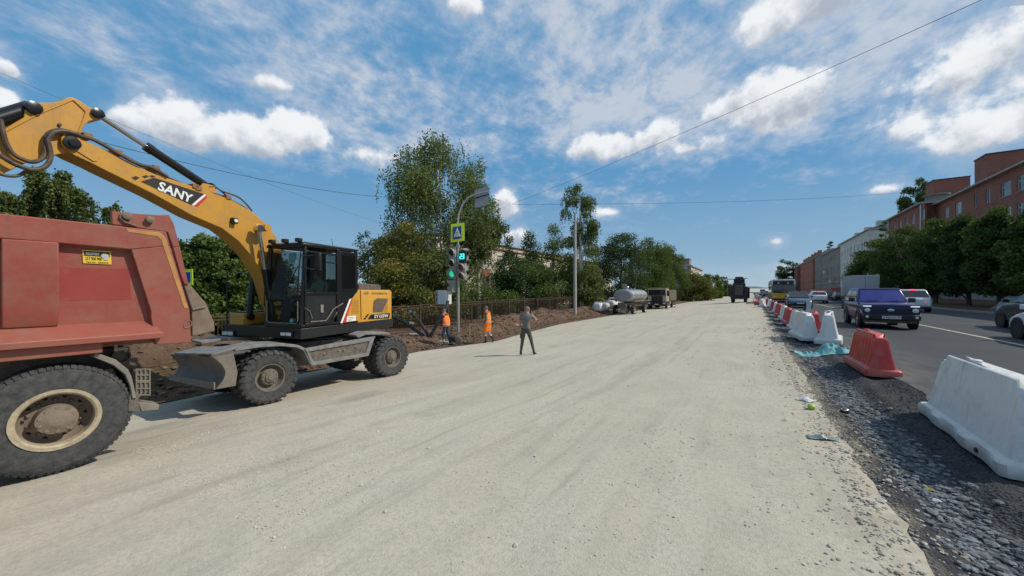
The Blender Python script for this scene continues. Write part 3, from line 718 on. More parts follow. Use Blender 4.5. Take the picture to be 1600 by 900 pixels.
# tool box between the wheels with its raised frame
tb = epan('toolbox', [(478,548), (582,530), (574,552.5), (489,568)], XC-.03, .5, M_UNDER)
fpts = [(474,545), (586,525.5), (576,556), (488,571.5)]; ipts = [(482,549.5), (578,533), (571.5,551.5), (491,565.5)]
mb = MB(); A = [E(x, y, XC) for x, y in fpts]; B = [E(x, y, XC) for x, y in ipts]
for i in range(4):
    j = (i+1) % 4; mb.prism([A[i], A[j], B[j], B[i]], (-.06, 0, 0))
part('toolbox_frame', mb, M_FEND, tb, .004)
for (px, py) in ((529,548), (537,547), (506,553), (556,543)):
    mb = MB(); mb.lathe([(.025, 0), (.025, .02), (.012, .03)], E(px, py, XC-.03), (1,0,0), 8); part('bolt', mb, M_STEEL, tb)
mb = MB(); mb.prism([E(x, y, XC)+Vector((-1.86, 0, 0)) for x, y in fpts], (-.5, 0, 0)); part('toolbox', mb, M_UNDER, exc, .01)
mb = MB(); mb.box(-8.9, -8.62, fw.y+.5, fw.y+.75, z0-.1, z0+.4); mb.box(-8.9, -8.62, rw.y-.75, rw.y-.5, z0-.1, z0+.4); part('axle_bracket', mb, M_UNDER, exc, .01)
# dozer blade
yb = atX(328, 609.7, -8.02).y
def blade_pt(px, py): return atY(px, py, yb)
tl, bl, tr_, br = blade_pt(264,553), blade_pt(258,594), blade_pt(332,558), blade_pt(328,609.5)
rings = []
for t in range(9):
    u = t/8; bow = .17*math.sin(PI*min(1, u*.95))+.05*u
    L = tl.lerp(bl, u)+Vector((0, bow, 0)); R = tr_.lerp(br, u)+Vector((0, bow, 0)); rings.append((L, R))
mb = MB(); th = Vector((0, .035, 0))
for (L0, R0), (L1, R1) in zip(rings[:-1], rings[1:]): mb.add([L0, R0, R1, L1, L0+th, R0+th, R1+th, L1+th], [(0,1,2,3), (7,6,5,4), (0,4,5,1), (3,2,6,7)])
bl_ = part('blade', mb, M_BLADE, exc, 0, smooth=50)
for s_, x0 in ((0, 0), (1, 1)):
    side = [r[s_] for r in rings]; P = side+[side[-1]+Vector((0, .30, .0)), side[-1]+Vector((0, .33, .25)), side[0]+Vector((0, .30, .02))]
    mb = MB(); mb.prism(P, (.03 if s_ else -.03, 0, 0)); part('side_plate', mb, M_STEEL, bl_, .004)
mb = MB(); l0, r0 = rings[-1]; mb.prism([l0+Vector((0,-.02,-.01)), r0+Vector((0,-.02,-.01)), r0+Vector((0,-.02,.12)), l0+Vector((0,-.02,.12))], (0, .02, 0)); part('cutting_edge', mb, M_STEEL, bl_, .003)
mb = MB(); a_, b_ = rings[0]; mb.prism([a_+Vector((.35,0,.02)), b_+Vector((-.05,0,.02)), b_+Vector((-.05,.42,.10)), a_+Vector((.35,.42,.10))], (0, 0, .035)); part('top_plate', mb, M_FEND, bl_, .006)
mb = MB(); c_ = a_.lerp(b_, .38)+Vector((0,-.02,-.06)); mb.tube([c_+Vector((.08*math.cos(k/10*2*PI), .02, .04*math.sin(k/10*2*PI))) for k in range(11)], .012, 6); part('lifting_ring', mb, M_STEEL, bl_)
for X in (-8.85, -9.65):
    mb = MB(); mb.obox((X, yb+.30, tl.z-.25), (X, fw.y-.1, z0+.02), .12, .18); part('blade_arm', mb, M_UNDER, exc, .01)
mb = MB(); mb.tube([(-9.25, yb+.3, tl.z-.1), (-9.25, fw.y-.5, z0+.25)], .06, 10); part('blade_cylinder', mb, M_UNDER, exc)
# --- upper body frame: origin at its near front corner, e runs back, nn away from the camera
Cc = Vector((-8.11, 4.07, 0)); e = Vector((-.2415, .970, 0)).normalized(); nn = Vector((-.970, -.2415, 0)).normalized()
def U(s, t, z): return Cc+e*s+nn*t+Vector((0, 0, z))
def UT(px, py, t):          # pixel -> point in the plane t
    r = ray(px, py); p0 = U(0, t, 0); d = (p0.dot(nn))/(r.dot(nn)) if abs(r.dot(nn)) > 1e-6 else 0
    return atD(px, py, d)
def US(px, py, s):          # pixel -> point in the plane s
    r = ray(px, py); p0 = U(s, 0, 0); return atD(px, py, p0.dot(e)/r.dot(e))
UB = lambda q: Vector(U(q.x, q.y, q.z))
zb0, zb1 = .61, .86
L_ = 3.24
mb = MB(); mb.prism([U(0,.05,zb0), U(L_-.15,.05,zb0), U(L_,.25,zb0), U(L_,2.25,zb0), U(L_-.15,2.45,zb0), U(0,2.45,zb0)], (0,0,zb1-zb0))
ub = part('turntable_frame', mb, M_BLK, exc, .015)
mb = MB(); mb.box(0, L_-.12, 0, .06, zb0-.0, zb1-.02, UB); part('side_skirt', mb, M_DARK, exc, .01)
for (a, b) in (((438,517), (457,527)), ((347.5,515.5), (366,526))):
    p, q = US(*a, -.02), US(*b, -.02)
    mb = MB(); t0 = (p-Cc).dot(nn); t1 = (q-Cc).dot(nn); mb.box(-.03, .03, t1, t0, q.z, p.z, UB); hl = part('headlight', mb, M_BLK, exc, .005)
    mb = MB(); tm = (t0+t1)/2; mb.box(-.045, -.03, t1+.03, tm-.01, q.z+.03, p.z-.03, UB); mb.box(-.045, -.03, tm+.01, t0-.03, q.z+.03, p.z-.03, UB); part('lens', mb, M_LENS, hl, .003)
# hull: black front part, yellow engine hood
zh = 1.69
mb = MB(); mb.box(1.05, 1.72, .02, 1.15, zb1, 1.66, UB); mb.box(.9, 1.72, 1.75, 2.44, zb1, 1.55, UB); part('side_cover', mb, M_BLK, exc, .015)
hp = [(1.70, .04), (L_-.18, .04), (L_-.05, .12), (L_, .30), (L_, 2.2), (L_-.05, 2.38), (L_-.18, 2.46), (1.70, 2.46)]
mb = MB()
rings = [[U(s, t, z) for s, t in hp] for z in (zb1-.08, zh-.07)]
rings.append([U(1.70+(s-1.70)*.985, 1.25+(t-1.25)*.985, zh-.02) for s, t in hp]); rings.append([U(1.72+(s-1.70)*.95, 1.25+(t-1.25)*.95, zh) for s, t in hp])
mb.loft(rings); part('engine_hood', mb, M_YEL2, exc, .01)
ypan = [(534.5,504), (551,466), (561,452.5), (563,498.8)]
mb = MB(); mb.prism([UT(x, y, -.016) for x, y in [(534.5,504.5), (551,466), (561,453), (562.5,500.5)]], nn*.02); part('hood_door', mb, M_YEL2, exc, .004)
for cols, m in ((((532,505), (534.8,505), (549,466.5), (546,468)), M_WHITE), (((534.8,505), (539.8,504), (551,466), (549,466.5)), M_REDD)):
    mb = MB(); mb.prism([UT(x, y, -.022) for x, y in cols], nn*.01); part('stripe', mb, m, exc)
T0 = .030
for k in range(9):
    y = 469.5+k*2.4; mb = MB(); a, b = UT(549.5, y, -.02), UT(560.3, y-.15, -.02); mb.obox(a, b, .012, .014); part('vent_slat', mb, M_YEL, exc)
mb = MB(); mb.obox(UT(563.2,453,.032), UT(564.4,499,.032), .012, .01, up=e); part('hood_gap', mb, M_DARK, exc)
mb = MB(); mb.prism([UT(x, y, T0+.0) for x, y in ((583,484.5), (584,472), (589,466), (606,466.5), (605.5,471), (597,487.5), (583.5,488))], nn*.02); gr = part('grille', mb, mat('brown_mesh', (.13,.085,.05), .8, var=.3, scale=60), exc)
for k in range(9):
    mb = MB(); mb.obox(UT(584.5, 469+k*2, T0-.006), UT(604-(max(0,k-2))*.8, 468.7+k*2, T0-.006), .006, .008); part('grille_bar', mb, M_STEEL, gr)
for k in range(8): mb = MB(); mb.obox(UT(598+k*1.15, 487-k*1.9, T0-.004), UT(606.2, 487-k*1.9, T0-.004), .006, .007); part('grille_bar', mb, M_YEL, gr)
mb = MB(); mb.prism([UT(x, y, T0-.004) for x, y in ((575,498.5), (580,491.5), (610,489), (608,497))], nn*.01); dk = part('model_plate', mb, M_BLK, exc)
mb = MB(); put_text(mb, 'SY155W', UT(584.8,497,T0-.010), UT(606.5,495.5,T0-.010), Vector((0,0,.088)), nn*-.002, offset=.02); part('lettering', mb, M_WHITE, dk, smooth=0)
for (x0, y0, x1, y1) in ((571,495.5,574,493), (573.5,492.8,576,490.6), (568.5,499,571.5,496.5)):
    mb = MB(); mb.prism([UT(x0,y0,T0-.004), UT(x1,y0-.3,T0-.004), UT(x1+1,y1,T0-.004), UT(x0+1,y1+.2,T0-.004)], nn*.01); part('decal_square', mb, M_BLK, exc)
mb = MB(); mb.prism([UT(x, y, .02) for x, y in ((601.5,500), (613,498.5), (613,507.5), (601.5,509))], nn*.01); wp = part('warning_plate', mb, mat('bright_yellow_plate', (.78,.52,.02), .5), exc, .002)
mb = MB(); mb.prism([UT(x, y, -.02) for x, y in ((542,494.5), (556,493), (556,501), (542,502.5))], nn*.01); st_ = part('sticker', mb, M_WHITE, exc)
mb = MB()
for k in range(3): mb.obox(UT(544, 496.5+k*2.2, -.022), UT(554-k*2, 495.6+k*2.2, -.022), .004, .006)
part('lettering', mb, M_DARK, st_)
mb = MB(); put_text(mb, '155', UT(569,459.5,T0-.003), UT(576,459.5,T0-.003), Vector((0,0,.06)), nn*-.002, offset=.015); part('lettering', mb, mat('brown_print', (.22,.12,.03), .6), exc, smooth=0); mb = MB(); put_text(mb, 'SYSTEMATIC', UT(581,459.6,T0-.003), UT(605.5,459.8,T0-.003), Vector((0,0,.05)), nn*-.002, offset=.015); part('lettering', mb, mat('brown_print', (.22,.12,.03), .6), exc, smooth=0)
# hood hinges, filler, rounded air box on top
mb = MB(); p0, p1 = UT(561,452,.5), UT(595,451,.5)
s0 = (p0-Cc).dot(e); s1 = (p1-Cc).dot(e)
prof = [(s0, zh), (s1, zh), (s1, zh+.09), (s1-.07, zh+.16), (s0+.05, zh+.18), (s0, zh+.16)]
mb.prism([U(s, .5, z) for s, z in prof], nn*.8); ab = part('air_box', mb, M_UNDER, exc, .015)
for k in range(14):
    s_ = s0+.05+k*(s1-s0-.12)/13; mb = MB(); mb.box(s_, s_+.018, .485, .50, zh+.03, zh+.14, UB); part('grille_bar', mb, M_STEEL, ab)
# --- cab
zc0, zcw, zct = .80, 1.47, 2.66
cabw, cl = 1.10, 1.68
mats_ = M_BLK
def cabp(name, boxes, m=M_BLK, bevel=.012, parent=exc):
    mb = MB()
    for b in boxes: mb.box(*b, UB)
    return part(name, mb, m, parent, bevel)
cabp('cab_floor', [(0, cl, 0, cabw, zb1, zb1+.06)])
# front slants: bottom s=0, top s=.14
def PF(s, t, z): return U(s+.10*max(0, (z-1.5)/1.1), t, z)
cab = MB()
def pillar(a, b, w=.07): cab.obox(a, b, w, w)
pillar(PF(.035,.035,zb1), PF(.035,.035,zct)); pillar(PF(.035,cabw-.035,zb1), PF(.035,cabw-.035,zct))
pillar(U(cl-.04,.035,zb1), U(cl-.04,.035,zct+.03)); pillar(U(cl-.04,cabw-.035,zb1), U(cl-.04,cabw-.035,zct+.03)); pillar(U(1.04,.03,zb1), U(1.04,.03,zct), .08)
pillar(PF(.03,.035,zcw), PF(.03,cabw-.035,zcw), .03); pillar(PF(.03,.03,zct), PF(.03,cabw-.03,zct), .08); pillar(PF(.03,.03,zb1+.04), PF(.03,cabw-.03,zb1+.04), .09)
pillar(U(.05,.03,zct), U(cl-.03,.03,zct+.03), .07); pillar(U(.05,cabw-.03,zct), U(cl-.03,cabw-.03,zct+.03), .07)
part('cab_frame', cab, M_BLK, exc, .015)
roof = MB(); rb = [(.06,0), (cl,0), (cl,cabw), (.06,cabw)]
roof.loft([[U(s+.04*0, t, zct+.0) for s, t in rb], [U(s, t, zct+.045) for s, t in rb], [U(.87+(s-.87)*.93, .55+(t-.55)*.93, zct+.075) for s, t in rb]]); part('cab_roof', roof, M_BLK, exc, .02)
cabp('cab_side_panel', [(1.08, cl, .0, .04, zb1, zct-.03), (1.08, cl, cabw-.04, cabw, 1.7, zct-.03), (cl-.04, cl, .04, cabw-.04, zb1, 1.75)])
# rear side window as darker glass, rear and far side glass
mb = MB(); mb.box(1.16, cl-.10, -.004, .0, 1.72, zct-.12, UB); part('window', mb, mat('black_glass', (.008,.008,.009), .06), exc)
mb = MB(); mb.box(.12, 1.6, cabw-.03, cabw-.02, 1.2, zct-.05, UB); part('window', mb, M_GLS, exc)
mb = MB(); mb.box(cl-.03, cl-.02, .1, cabw-.1, 1.78, zct-.05, UB); part('window', mb, M_GLS, exc)
mb = MB(); mb.add([PF(.02,.07,zcw+.02), PF(.02,cabw-.07,zcw+.02), PF(.02,cabw-.07,zct-.04), PF(.02,.07,zct-.04)], [(0,1,2,3)]); part('windshield', mb, M_GLS, exc)
mb = MB(); mb.add([PF(.02,.07,zb1+.08), PF(.02,cabw-.07,zb1+.08), PF(.02,cabw-.07,zcw-.02), PF(.02,.07,zcw-.02)], [(0,1,2,3)]); part('lower_windshield', mb, M_GLS, exc)
mb = MB(); mb.tube([PF(-.005,.09,zcw-.03), PF(-.005,.09,zb1+.14), PF(-.005,.14,zb1+.09), PF(-.005,cabw-.14,zb1+.09), PF(-.005,cabw-.09,zb1+.14), PF(-.005,cabw-.09,zcw-.03)], .009, 6); part('window_seal', mb, M_STEEL, exc)
mb = MB(); mb.tube([PF(-.02,.08,1.5), PF(-.04,.08,2.1), PF(-.02,.08,2.62)], .013, 6); part('grab_rail', mb, M_BLK, exc); mb = MB(); mb.tube([PF(-.02,cabw-.03,1.3), PF(-.05,cabw-.03,2.0), PF(-.02,cabw-.03,2.62)], .011, 6); part('grab_rail', mb, M_BLK, exc)
mb = MB(); mb.obox(PF(-.02,.55,1.52), PF(-.02,.30,2.05), .012, .015); mb.obox(PF(-.03,.45,1.65), PF(-.03,.12,2.2), .01, .02); part('wiper', mb, M_BLK, exc)
# door: frame, lower skin, glass
dr = MB()
for a, b in ((U(.10,-.012,.95), U(.10,-.012,2.52)), (U(.10,-.012,2.52), U(.99,-.012,2.52)), (U(.99,-.012,2.52), U(.99,-.012,1.15)), (U(.10,-.012,1.60), U(.99,-.012,1.60)), (U(.99,-.012,1.15), U(.80,-.012,.92)), (U(.80,-.012,.92), U(.10,-.012,.92))): dr.obox(a, b, .035, .045)
door = part('door', dr, M_BLK, exc, .008)
mb = MB(); mb.prism([U(s, .0, z) for s, z in ((.10,.92), (.80,.92), (.99,1.15), (.99,1.60), (.10,1.60))], nn*.03); part('door_skin', mb, M_DARK, door)
mb = MB(); mb.box(.12, .97, -.002, .004, 1.62, 2.50, UB); part('door_glass', mb, M_GLS, door)
mb = MB(); mb.obox(U(.62,-.014,2.32), U(.97,-.014,2.32), .02, .02); mb.obox(U(.62,-.014,1.62), U(.62,-.014,2.50), .02, .02); part('sliding_frame', mb, M_BLK, door)
mb = MB(); mb.box(.50, .58, -.02, .0, 1.16, 1.34, UB); part('door_handle', mb, M_STEEL, door, .004)
mb = MB(); mb.tube([UT(x, y, -.02) for x, y in ((536,474), (521,483), (515,493), (509,501), (485,503))], .012, 6); mb.tube([UT(x, y, -.02) for x, y in ((476,481), (484,486), (488,498))], .01, 6); part('door_crease', mb, M_STEEL, exc)
# mirror on its arm
p = UT(497, 409, -.22)
mb = MB(); sc_ = (p-Cc).dot(e); mb.box(sc_-.035, sc_+.035, -.30, -.12, p.z-.20, p.z+.20, UB); mir = part('mirror', mb, M_DARK, exc, .02)
mb = MB(); mb.tube([U(.02,.02,p.z-.12), U(sc_-.1,-.15,p.z-.17), U(sc_,-.2,p.z-.17)], .014, 6); mb.tube([U(.02,.02,p.z+.12), U(sc_,-.2,p.z+.14)], .01, 6); part('mirror_arm', mb, M_DARK, mir)
# things on the roof front edge: lamps, aerial
for t in (.15, .55, .95):
    mb = MB(); mb.box(.02, .12, t-.06, t+.06, zct+.07, zct+.15, UB); part('work_lamp', mb, M_DARK, exc, .01)
mb = MB(); mb.tube([UT(520,384,.5), UT(518,373,.5)], .006, 5); part('aerial', mb, M_DARK, exc)
mb = MB(); mb.lathe([(.055, 0), (.055, .05), (.04, .08)], U(.35,.9,zct+.06), (0,0,1), 12); part('beacon', mb, M_DARK, exc)
# seat, console, levers
cabp('seat', [(.80, 1.25, .33, .80, 1.16, 1.27), (1.22, 1.36, .35, .78, 1.22, 1.95)], mat('seat_fabric', (.03,.03,.033), .9), .03)
cabp('console', [(.55, 1.15, .12, .24, 1.2, 1.36), (.55, 1.15, .90, 1.02, 1.2, 1.36), (.12, .24, .45, .75, .92, 1.45)], M_DARK, .02)
mb = MB(); mb.tube([U(.62,.18,1.36), U(.60,.18,1.55)], .018, 8); mb.tube([U(.62,.96,1.36), U(.60,.96,1.55)], .018, 8); mb.tube([U(.35+.02*math.cos(k), .6+.18*math.cos(k*PI/6), 1.55+.12*math.sin(k*PI/6)) for k in range(13)], .013, 6); part('levers', mb, M_DARK, exc)
mb = MB(); mb.lathe([(.02,0),(.06,.02),(.06,.05),(.02,.07)], PF(.05,.32,1.0), (1,0,0), 10); part('air_freshener', mb, mat('teal_rag', (.08,.38,.38), .8), exc)
mb = MB(); mb.box(.12, .14, .3, .5, 2.28, 2.5, UB); part('sun_card', mb, mat('pale_teal_card', (.25,.45,.48), .7), exc)
# right front tool box and rails
mb = MB(); p0, p1 = US(363, 489, .05), US(405, 513, .05); t0, t1 = (p1-Cc).dot(nn), (p0-Cc).dot(nn)
mb.box(.0, .85, 1.78, min(2.42, t1), zb1, p0.z, UB); bx_ = part('front_toolbox', mb, M_YEL, exc, .02)
mb = MB(); mb.box(.1, .8, 1.85, 2.3, p0.z, p0.z+.03, UB); part('tread_plate', mb, M_DARK, bx_)
mb = MB(); mb.tube([U(.05,2.4,zb1), U(.05,2.4,2.1), U(.9,2.4,2.1), U(.9,2.4,1.5)], .016, 8); part('handrail', mb, M_DARK, exc)
# --- boom, cylinders, stick
TB, TWD = 1.24, .42
def bp(pts, t=TB): return [UT(x, y, t) for x, y in pts]
boom_top = [(112,206), (123,209), (130,216.5), (138,222), (168,235), (208,256), (240,271.5), (320,297), (360,311.7), (393,330), (420,353), (433,373), (439,390), (446,425), (452,470)]
boom_bot = [(452,505), (436,500), (425,470), (415,437), (410,426.7), (393,400), (373,376.7), (346.7,356.7), (300,336.7), (240,303.5), (160,264), (148,257.5), (116.7,243), (98,231), (99,216), (104,209)]
mb = MB(); mb.prism(bp(boom_top+boom_bot), nn*TWD); boom = part('boom', mb, M_YEL, exc, .012)
# raised edge plates at the tip and reinforcement
mb = MB(); mb.prism(bp([(101,216), (107,209.5), (116,209.5), (124,214), (128,222), (145,232), (157,243), (152,252), (146,252), (120,236), (108,233), (101,226)], TB-.015), nn*.015); part('tip_plate', mb, M_YEL, boom, .004)
mb = MB(); c_ = UT(112, 223.5, TB-.03); mb.lathe([(.095, 0), (.095, -.03), (.05, -.035), (.05, -.06)], c_, nn, 20); part('tip_pin', mb, M_BLK, boom)
mb = MB(); mb.tube(bp([(103,232), (97,226), (97,216), (103,209), (112,206), (120,209)], TB-.02), .012, 6); part('pin_collar', mb, M_YEL, boom)
# logo
P_ = lambda x, y: UT(x, y, TB-.006)
mb = MB(); mb.prism([P_(x, y) for x, y in ((220,283.5), (241,277.5), (320,303.5), (301,321))], nn*.006); lg = part('logo_panel', mb, mat('logo_black', (.02,.017,.014), .5), boom)
mb = MB(); put_text(mb, 'SANY', UT(246,296,TB-.011), UT(299,317,TB-.011), UT(250,283,TB-.011)-UT(246,296,TB-.011), nn*-.002, offset=.03); part('lettering', mb, M_WHITE, lg, smooth=0)
mb = MB(); mb.prism([P_(x, y) for x, y in ((299,320), (303,321.5), (322,305), (319,303.5))], nn*.005); part('white_slash', mb, M_WHITE, lg)
mb = MB(); mb.prism([P_(x, y) for x, y in ((303,321.5), (309,323), (324,308.5), (322,305))], nn*.005); part('red_slash', mb, M_REDD, lg)
for q in (((205.5,277.5), (212,275), (218.5,277.5), (212,281.5)), ((222,275.5), (228,273.5), (233,275.5), (227,278.5)), ((233.5,275), (237,273.5), (243,275.5), (238,277.5))):
    mb = MB(); mb.prism([P_(x, y) for x, y in q], nn*.005); part('decal_square', mb, mat('logo_black', (.02,.017,.014), .5), boom)
mb = MB(); a = UT(366,345,TB-.05); mb.box(-.05, .05, -.05, .05, -.06, .06, lambda q: a+e*q.x+nn*q.y+Vector((0,0,q.z))); wl = part('boom_lamp', mb, M_DARK, boom, .008)
mb = MB(); mb.lathe([(.035, 0), (.035, -.012)], a-nn*.05, nn, 12); part('lens', mb, M_LENS, wl)
mb = MB(); c_ = UT(404, 357, TB); mb.lathe([(.11, .02), (.11, -.03), (.06, -.04), (.06, -.17)], c_, nn, 18); mb.lathe([(.08, -.17), (.08, -.30)], c_, nn, 14); part('lift_pin', mb, M_YEL, boom)
# lift cylinders either side
def cyl(name, a, b, r, rr, frac, parent, m=M_BLK):
    """barrel from a for frac of the way, chrome rod on to b"""
    c = a.lerp(b, frac); mb = MB(); d = (b-a).normalized()
    mb.lathe([(r*1.0, 0), (r, (c-a).length-.10), (r*1.12, (c-a).length-.10), (r*1.12, (c-a).length), (rr, (c-a).length)], a, d, 16); mb.lathe([(r*1.15, -.09), (r*1.15, .09)], a-Vector((0,0,0)), nn, 12)
    o = part(name, mb, m, parent); mb = MB(); mb.tube([c, b], rr, 12); mb.lathe([(rr*1.9, -.07), (rr*1.9, .07)], b, nn, 12); part('rod', mb, M_CHROME, o); return o
for t in (TB-.20, TB+TWD+.14):
    a = UT(428, 505, t); b = UT(404, 357, t); b = U((b-Cc).dot(e), t, b.z); a = U(.15, t, 1.05); cyl('lift_cylinder', a, b, .068, .04, .55, exc)
# stick cylinder above the boom
a = UT(326, 293, TB+.2); b = UT(151, 178, TB+.2); cyl('stick_cylinder', a, b, .075, .038, .62, exc)
mb = MB(); mb.prism(bp([(309,296), (318,286), (335,290), (340,303)], TB+.09), nn*.05); mb.prism(bp([(309,296), (318,286), (335,290), (340,303)], TB+.28), nn*.05); part('cylinder_bracket', mb, M_YEL, boom, .006)
# stick (arm)
arm_o = [(-150,285), (-60,236), (0,205), (10,200), (38,183), (39,171), (42,163), (50,160), (58,160), (80,160), (96.7,157.5), (107,152), (114,151.8), (124,157), (141.7,168), (152,172), (159,179), (160,185), (156.7,188), (148,187), (140,189.5), (133,195), (128,205), (125,213), (122,225), (112,238), (93,241), (82,243), (76,248), (50,251), (25,262), (0,274), (-60,305), (-150,345)]
mb = MB(); mb.prism(bp(arm_o, TB+.04), nn*(TWD-.08)); arm = part('stick', mb, M_YEL, exc, .012)
TR = TB+.03
mb = MB(); mb.tube(bp([(0,210), (14,202), (60,178), (112,156), (116,157), (134,174), (132,184), (123,207)], TR), .011, 6); part('weld_rib', mb, M_YEL2, arm)
for (px, py, r) in ((51,168.5,.085), (151.5,177.5,.075)):
    mb = MB(); mb.lathe([(r, .03), (r, -.05), (r*.55, -.06)], UT(px, py, TB+.04), nn, 18); mb.obox(UT(px+4,py-1,TB-.0), UT(px+13,py+4,TB-.0), .02, .03); part('pin', mb, M_BLK, arm)
mb = MB(); mb.lathe([(.02, 0), (.02, -.03)], UT(92.5, 195, TB+.04), nn, 10); part('grease_cap', mb, M_HOSE, arm)
a = UT(-120, 222, TB+.15); b = UT(49, 169, TB+.15)
mb = MB(); mb.lathe([(.10, -.05), (.10, (b-a).length)], a, b-a, 18); part('bucket_cylinder', mb, M_BLK, exc)
mb = MB(); mb.lathe([(.045, 0), (.045, .5)], a-(b-a).normalized()*.5, b-a, 12); part('bucket_rod', mb, M_CHROME, exc)
# bucket hanging into the truck bed, left of the picture
pb = bp([(-150,290)], TB)[0]; s_b = (pb-Cc).dot(e); zb_ = pb.z
mb = MB()
bk = [(0,.15), (.10,.45), (-.15,.35), (-.55,.05), (-.75,-.45), (-.5,-.85), (-.1,-1.0), (.1,-.75), (-.05,-.6), (-.4,-.5), (-.45,-.15), (-.2,.0)]
mb.prism([U(s_b-.05+x, TB-.15, zb_+z) for x, z in bk], nn*.9); part('bucket', mb, M_STEEL, exc, .01)
# hoses: runs along the boom and the loops at the elbow
HS = [([(0,186), (4,205), (9,222), (20,240), (38,250), (52,253), (64,249), (70,240), (70,228), (72,214), (80,206), (95,203), (110,207), (128,213), (150,220), (190,243), (215,256), (238,262), (262,276)], .028, -.02),
      ([(-20,232), (0,243), (22,256), (45,264), (62,264), (74,257), (79,246), (78,232), (75,218), (82,208), (92,205), (105,205), (125,211)], .030, -.06),
      ([(0,272), (14,275), (30,274), (42,266)], .022, .02),
      ([(125,211), (150,219), (190,241), (222,258), (262,277), (300,293), (318,298), (345,306), (378,322), (398,338), (416,356), (430,372), (437,388)], .022, .12),
      ([(128,213), (152,222), (192,245), (224,262), (264,281), (300,297), (330,306), (372,324), (404,346), (424,366)], .018, .2),
      ([(326,292), (336,292), (345,298), (354,307), (340,305)], .016, .1), ([(345,298), (360,303), (374,309), (385,319), (394,330)], .018, .05)]
hr = MB(); hoses = None
for pts, r, t in HS:
    P = bp(pts, TB+t); Q = []
    for i in range(len(P)-1):
        a, b = P[i], P[i+1]; p_, n_ = P[max(0, i-1)], P[min(len(P)-1, i+2)]
        for k in range(4):
            u = k/4; Q.append(.5*((2*a)+(b-p_)*u+(2*p_-5*a+4*b-n_)*u*u+(3*a-p_-3*b+n_)*u**3))
    Q.append(P[-1]); mb = MB(); mb.tube(Q, r, 8); part('hose', mb, M_HOSE, exc)
mb = MB()
for (px, py) in ((132,214), (180,240), (239,264), (300,292), (305,295), (352,309)): a = UT(px, py, TB+.1); mb.box(-.05, .05, -.12, .12, -.04, .045, lambda q: a+e*q.x+nn*q.y+Vector((0,0,q.z)))
part('hose_clamps', mb, mat('rusty_clamp', (.25,.13,.05), .8, var=.3, scale=20), boom, .005)
# ------------------------------------------------------------------ foliage
def m_leaf(name, a, b, c=None):
    s = NT(name); g = s.n('NewGeometry'); at = s.n('Attribute'); at.attribute_name = 'tint'
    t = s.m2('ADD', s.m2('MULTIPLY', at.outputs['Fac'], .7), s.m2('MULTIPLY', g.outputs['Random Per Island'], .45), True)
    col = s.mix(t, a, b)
    if c: col = s.mix(s.rng(at.outputs['Fac'], .72, .95), col, c)
    d = s.n('BsdfDiffuse'); s.l(col, d.inputs[0]); tr = s.n('BsdfTranslucent'); s.l(s.mix(.5, col, (.16,.20,.03)), tr.inputs[0])
    gl = s.n('BsdfGlossy'); gl.inputs['Roughness'].default_value = .5; gl.inputs[0].default_value = (.35,.38,.36,1)
    m1 = s.n('MixShader'); m1.inputs[0].default_value = .30; s.l(d.outputs[0], m1.inputs[1]); s.l(tr.outputs[0], m1.inputs[2])
    m2 = s.n('MixShader'); m2.inputs[0].default_value = .04; s.l(m1.outputs[0], m2.inputs[1]); s.l(gl.outputs[0], m2.inputs[2]); s.l(m2.outputs[0], s.o.inputs[0])
    return s.m
LF_DARK = m_leaf('dark_green_leaf', (.030,.058,.017), (.125,.190,.045)); LF_MID = m_leaf('green_leaf', (.038,.070,.018), (.155,.215,.050))
LF_BIRCH = m_leaf('birch_leaf', (.046,.072,.022), (.195,.235,.070)); LF_YEL = m_leaf('yellowing_leaf', (.060,.076,.020), (.22,.215,.05), (.34,.26,.06))
LF_BLUE = m_leaf('dark_bluish_leaf', (.019,.042,.020), (.078,.128,.048))
M_BARK = mat('grey_brown_bark', (.09,.07,.055), .9, var=.3, scale=8, bump=.5)
def m_birch():
    s = NT('birch_bark'); v = s.coords('World', (1, 1, 1)); n = s.noise(s.coords('World', (3, 3, 9)), 1.4, 4, .7)
    s.col(s.mix(s.rng(n, .56, .62), (.62,.60,.56), (.045,.04,.036))); s.set(.8); return s.m
M_BIRCH = m_birch()
def leaves(P, tint, size, R, droop=0., flat=0.):
    """one leaf-sized quad at every point of P"""
    n = len(P); d = R.normal(size=(n, 3)); d[:,2] = d[:,2]*(1-droop)-droop*1.6; d /= np.linalg.norm(d, axis=1)[:,None]
    q = R.normal(size=(n, 3)); q[:,2] += flat*2; b = np.cross(d, q); b /= np.linalg.norm(b, axis=1)[:,None]+1e-9
    L = size*(.6+.8*R.random(n))[:,None]; w = L*.42
    a0 = P-d*L*.5; a1 = P+d*L*.5
    V = np.stack([a0, P+b*w-d*L*.05, a1, P-b*w-d*L*.05], 1).reshape(-1, 3)
    return V, np.repeat(tint, 4)
def leaf_mesh(name, V, T):
    n = len(V)//4; me = bpy.data.meshes.new(name); me.vertices.add(len(V)); me.vertices.foreach_set('co', V.astype(np.float32).ravel())
    me.loops.add(n*4); me.loops.foreach_set('vertex_index', np.arange(n*4, dtype=np.int32)); me.polygons.add(n); me.polygons.foreach_set('loop_start', np.arange(0, n*4, 4, dtype=np.int32))
    me.update(calc_edges=True)
    at = me.attributes.new('tint', 'FLOAT', 'POINT'); at.data.foreach_set('value', T.astype(np.float32)); return me
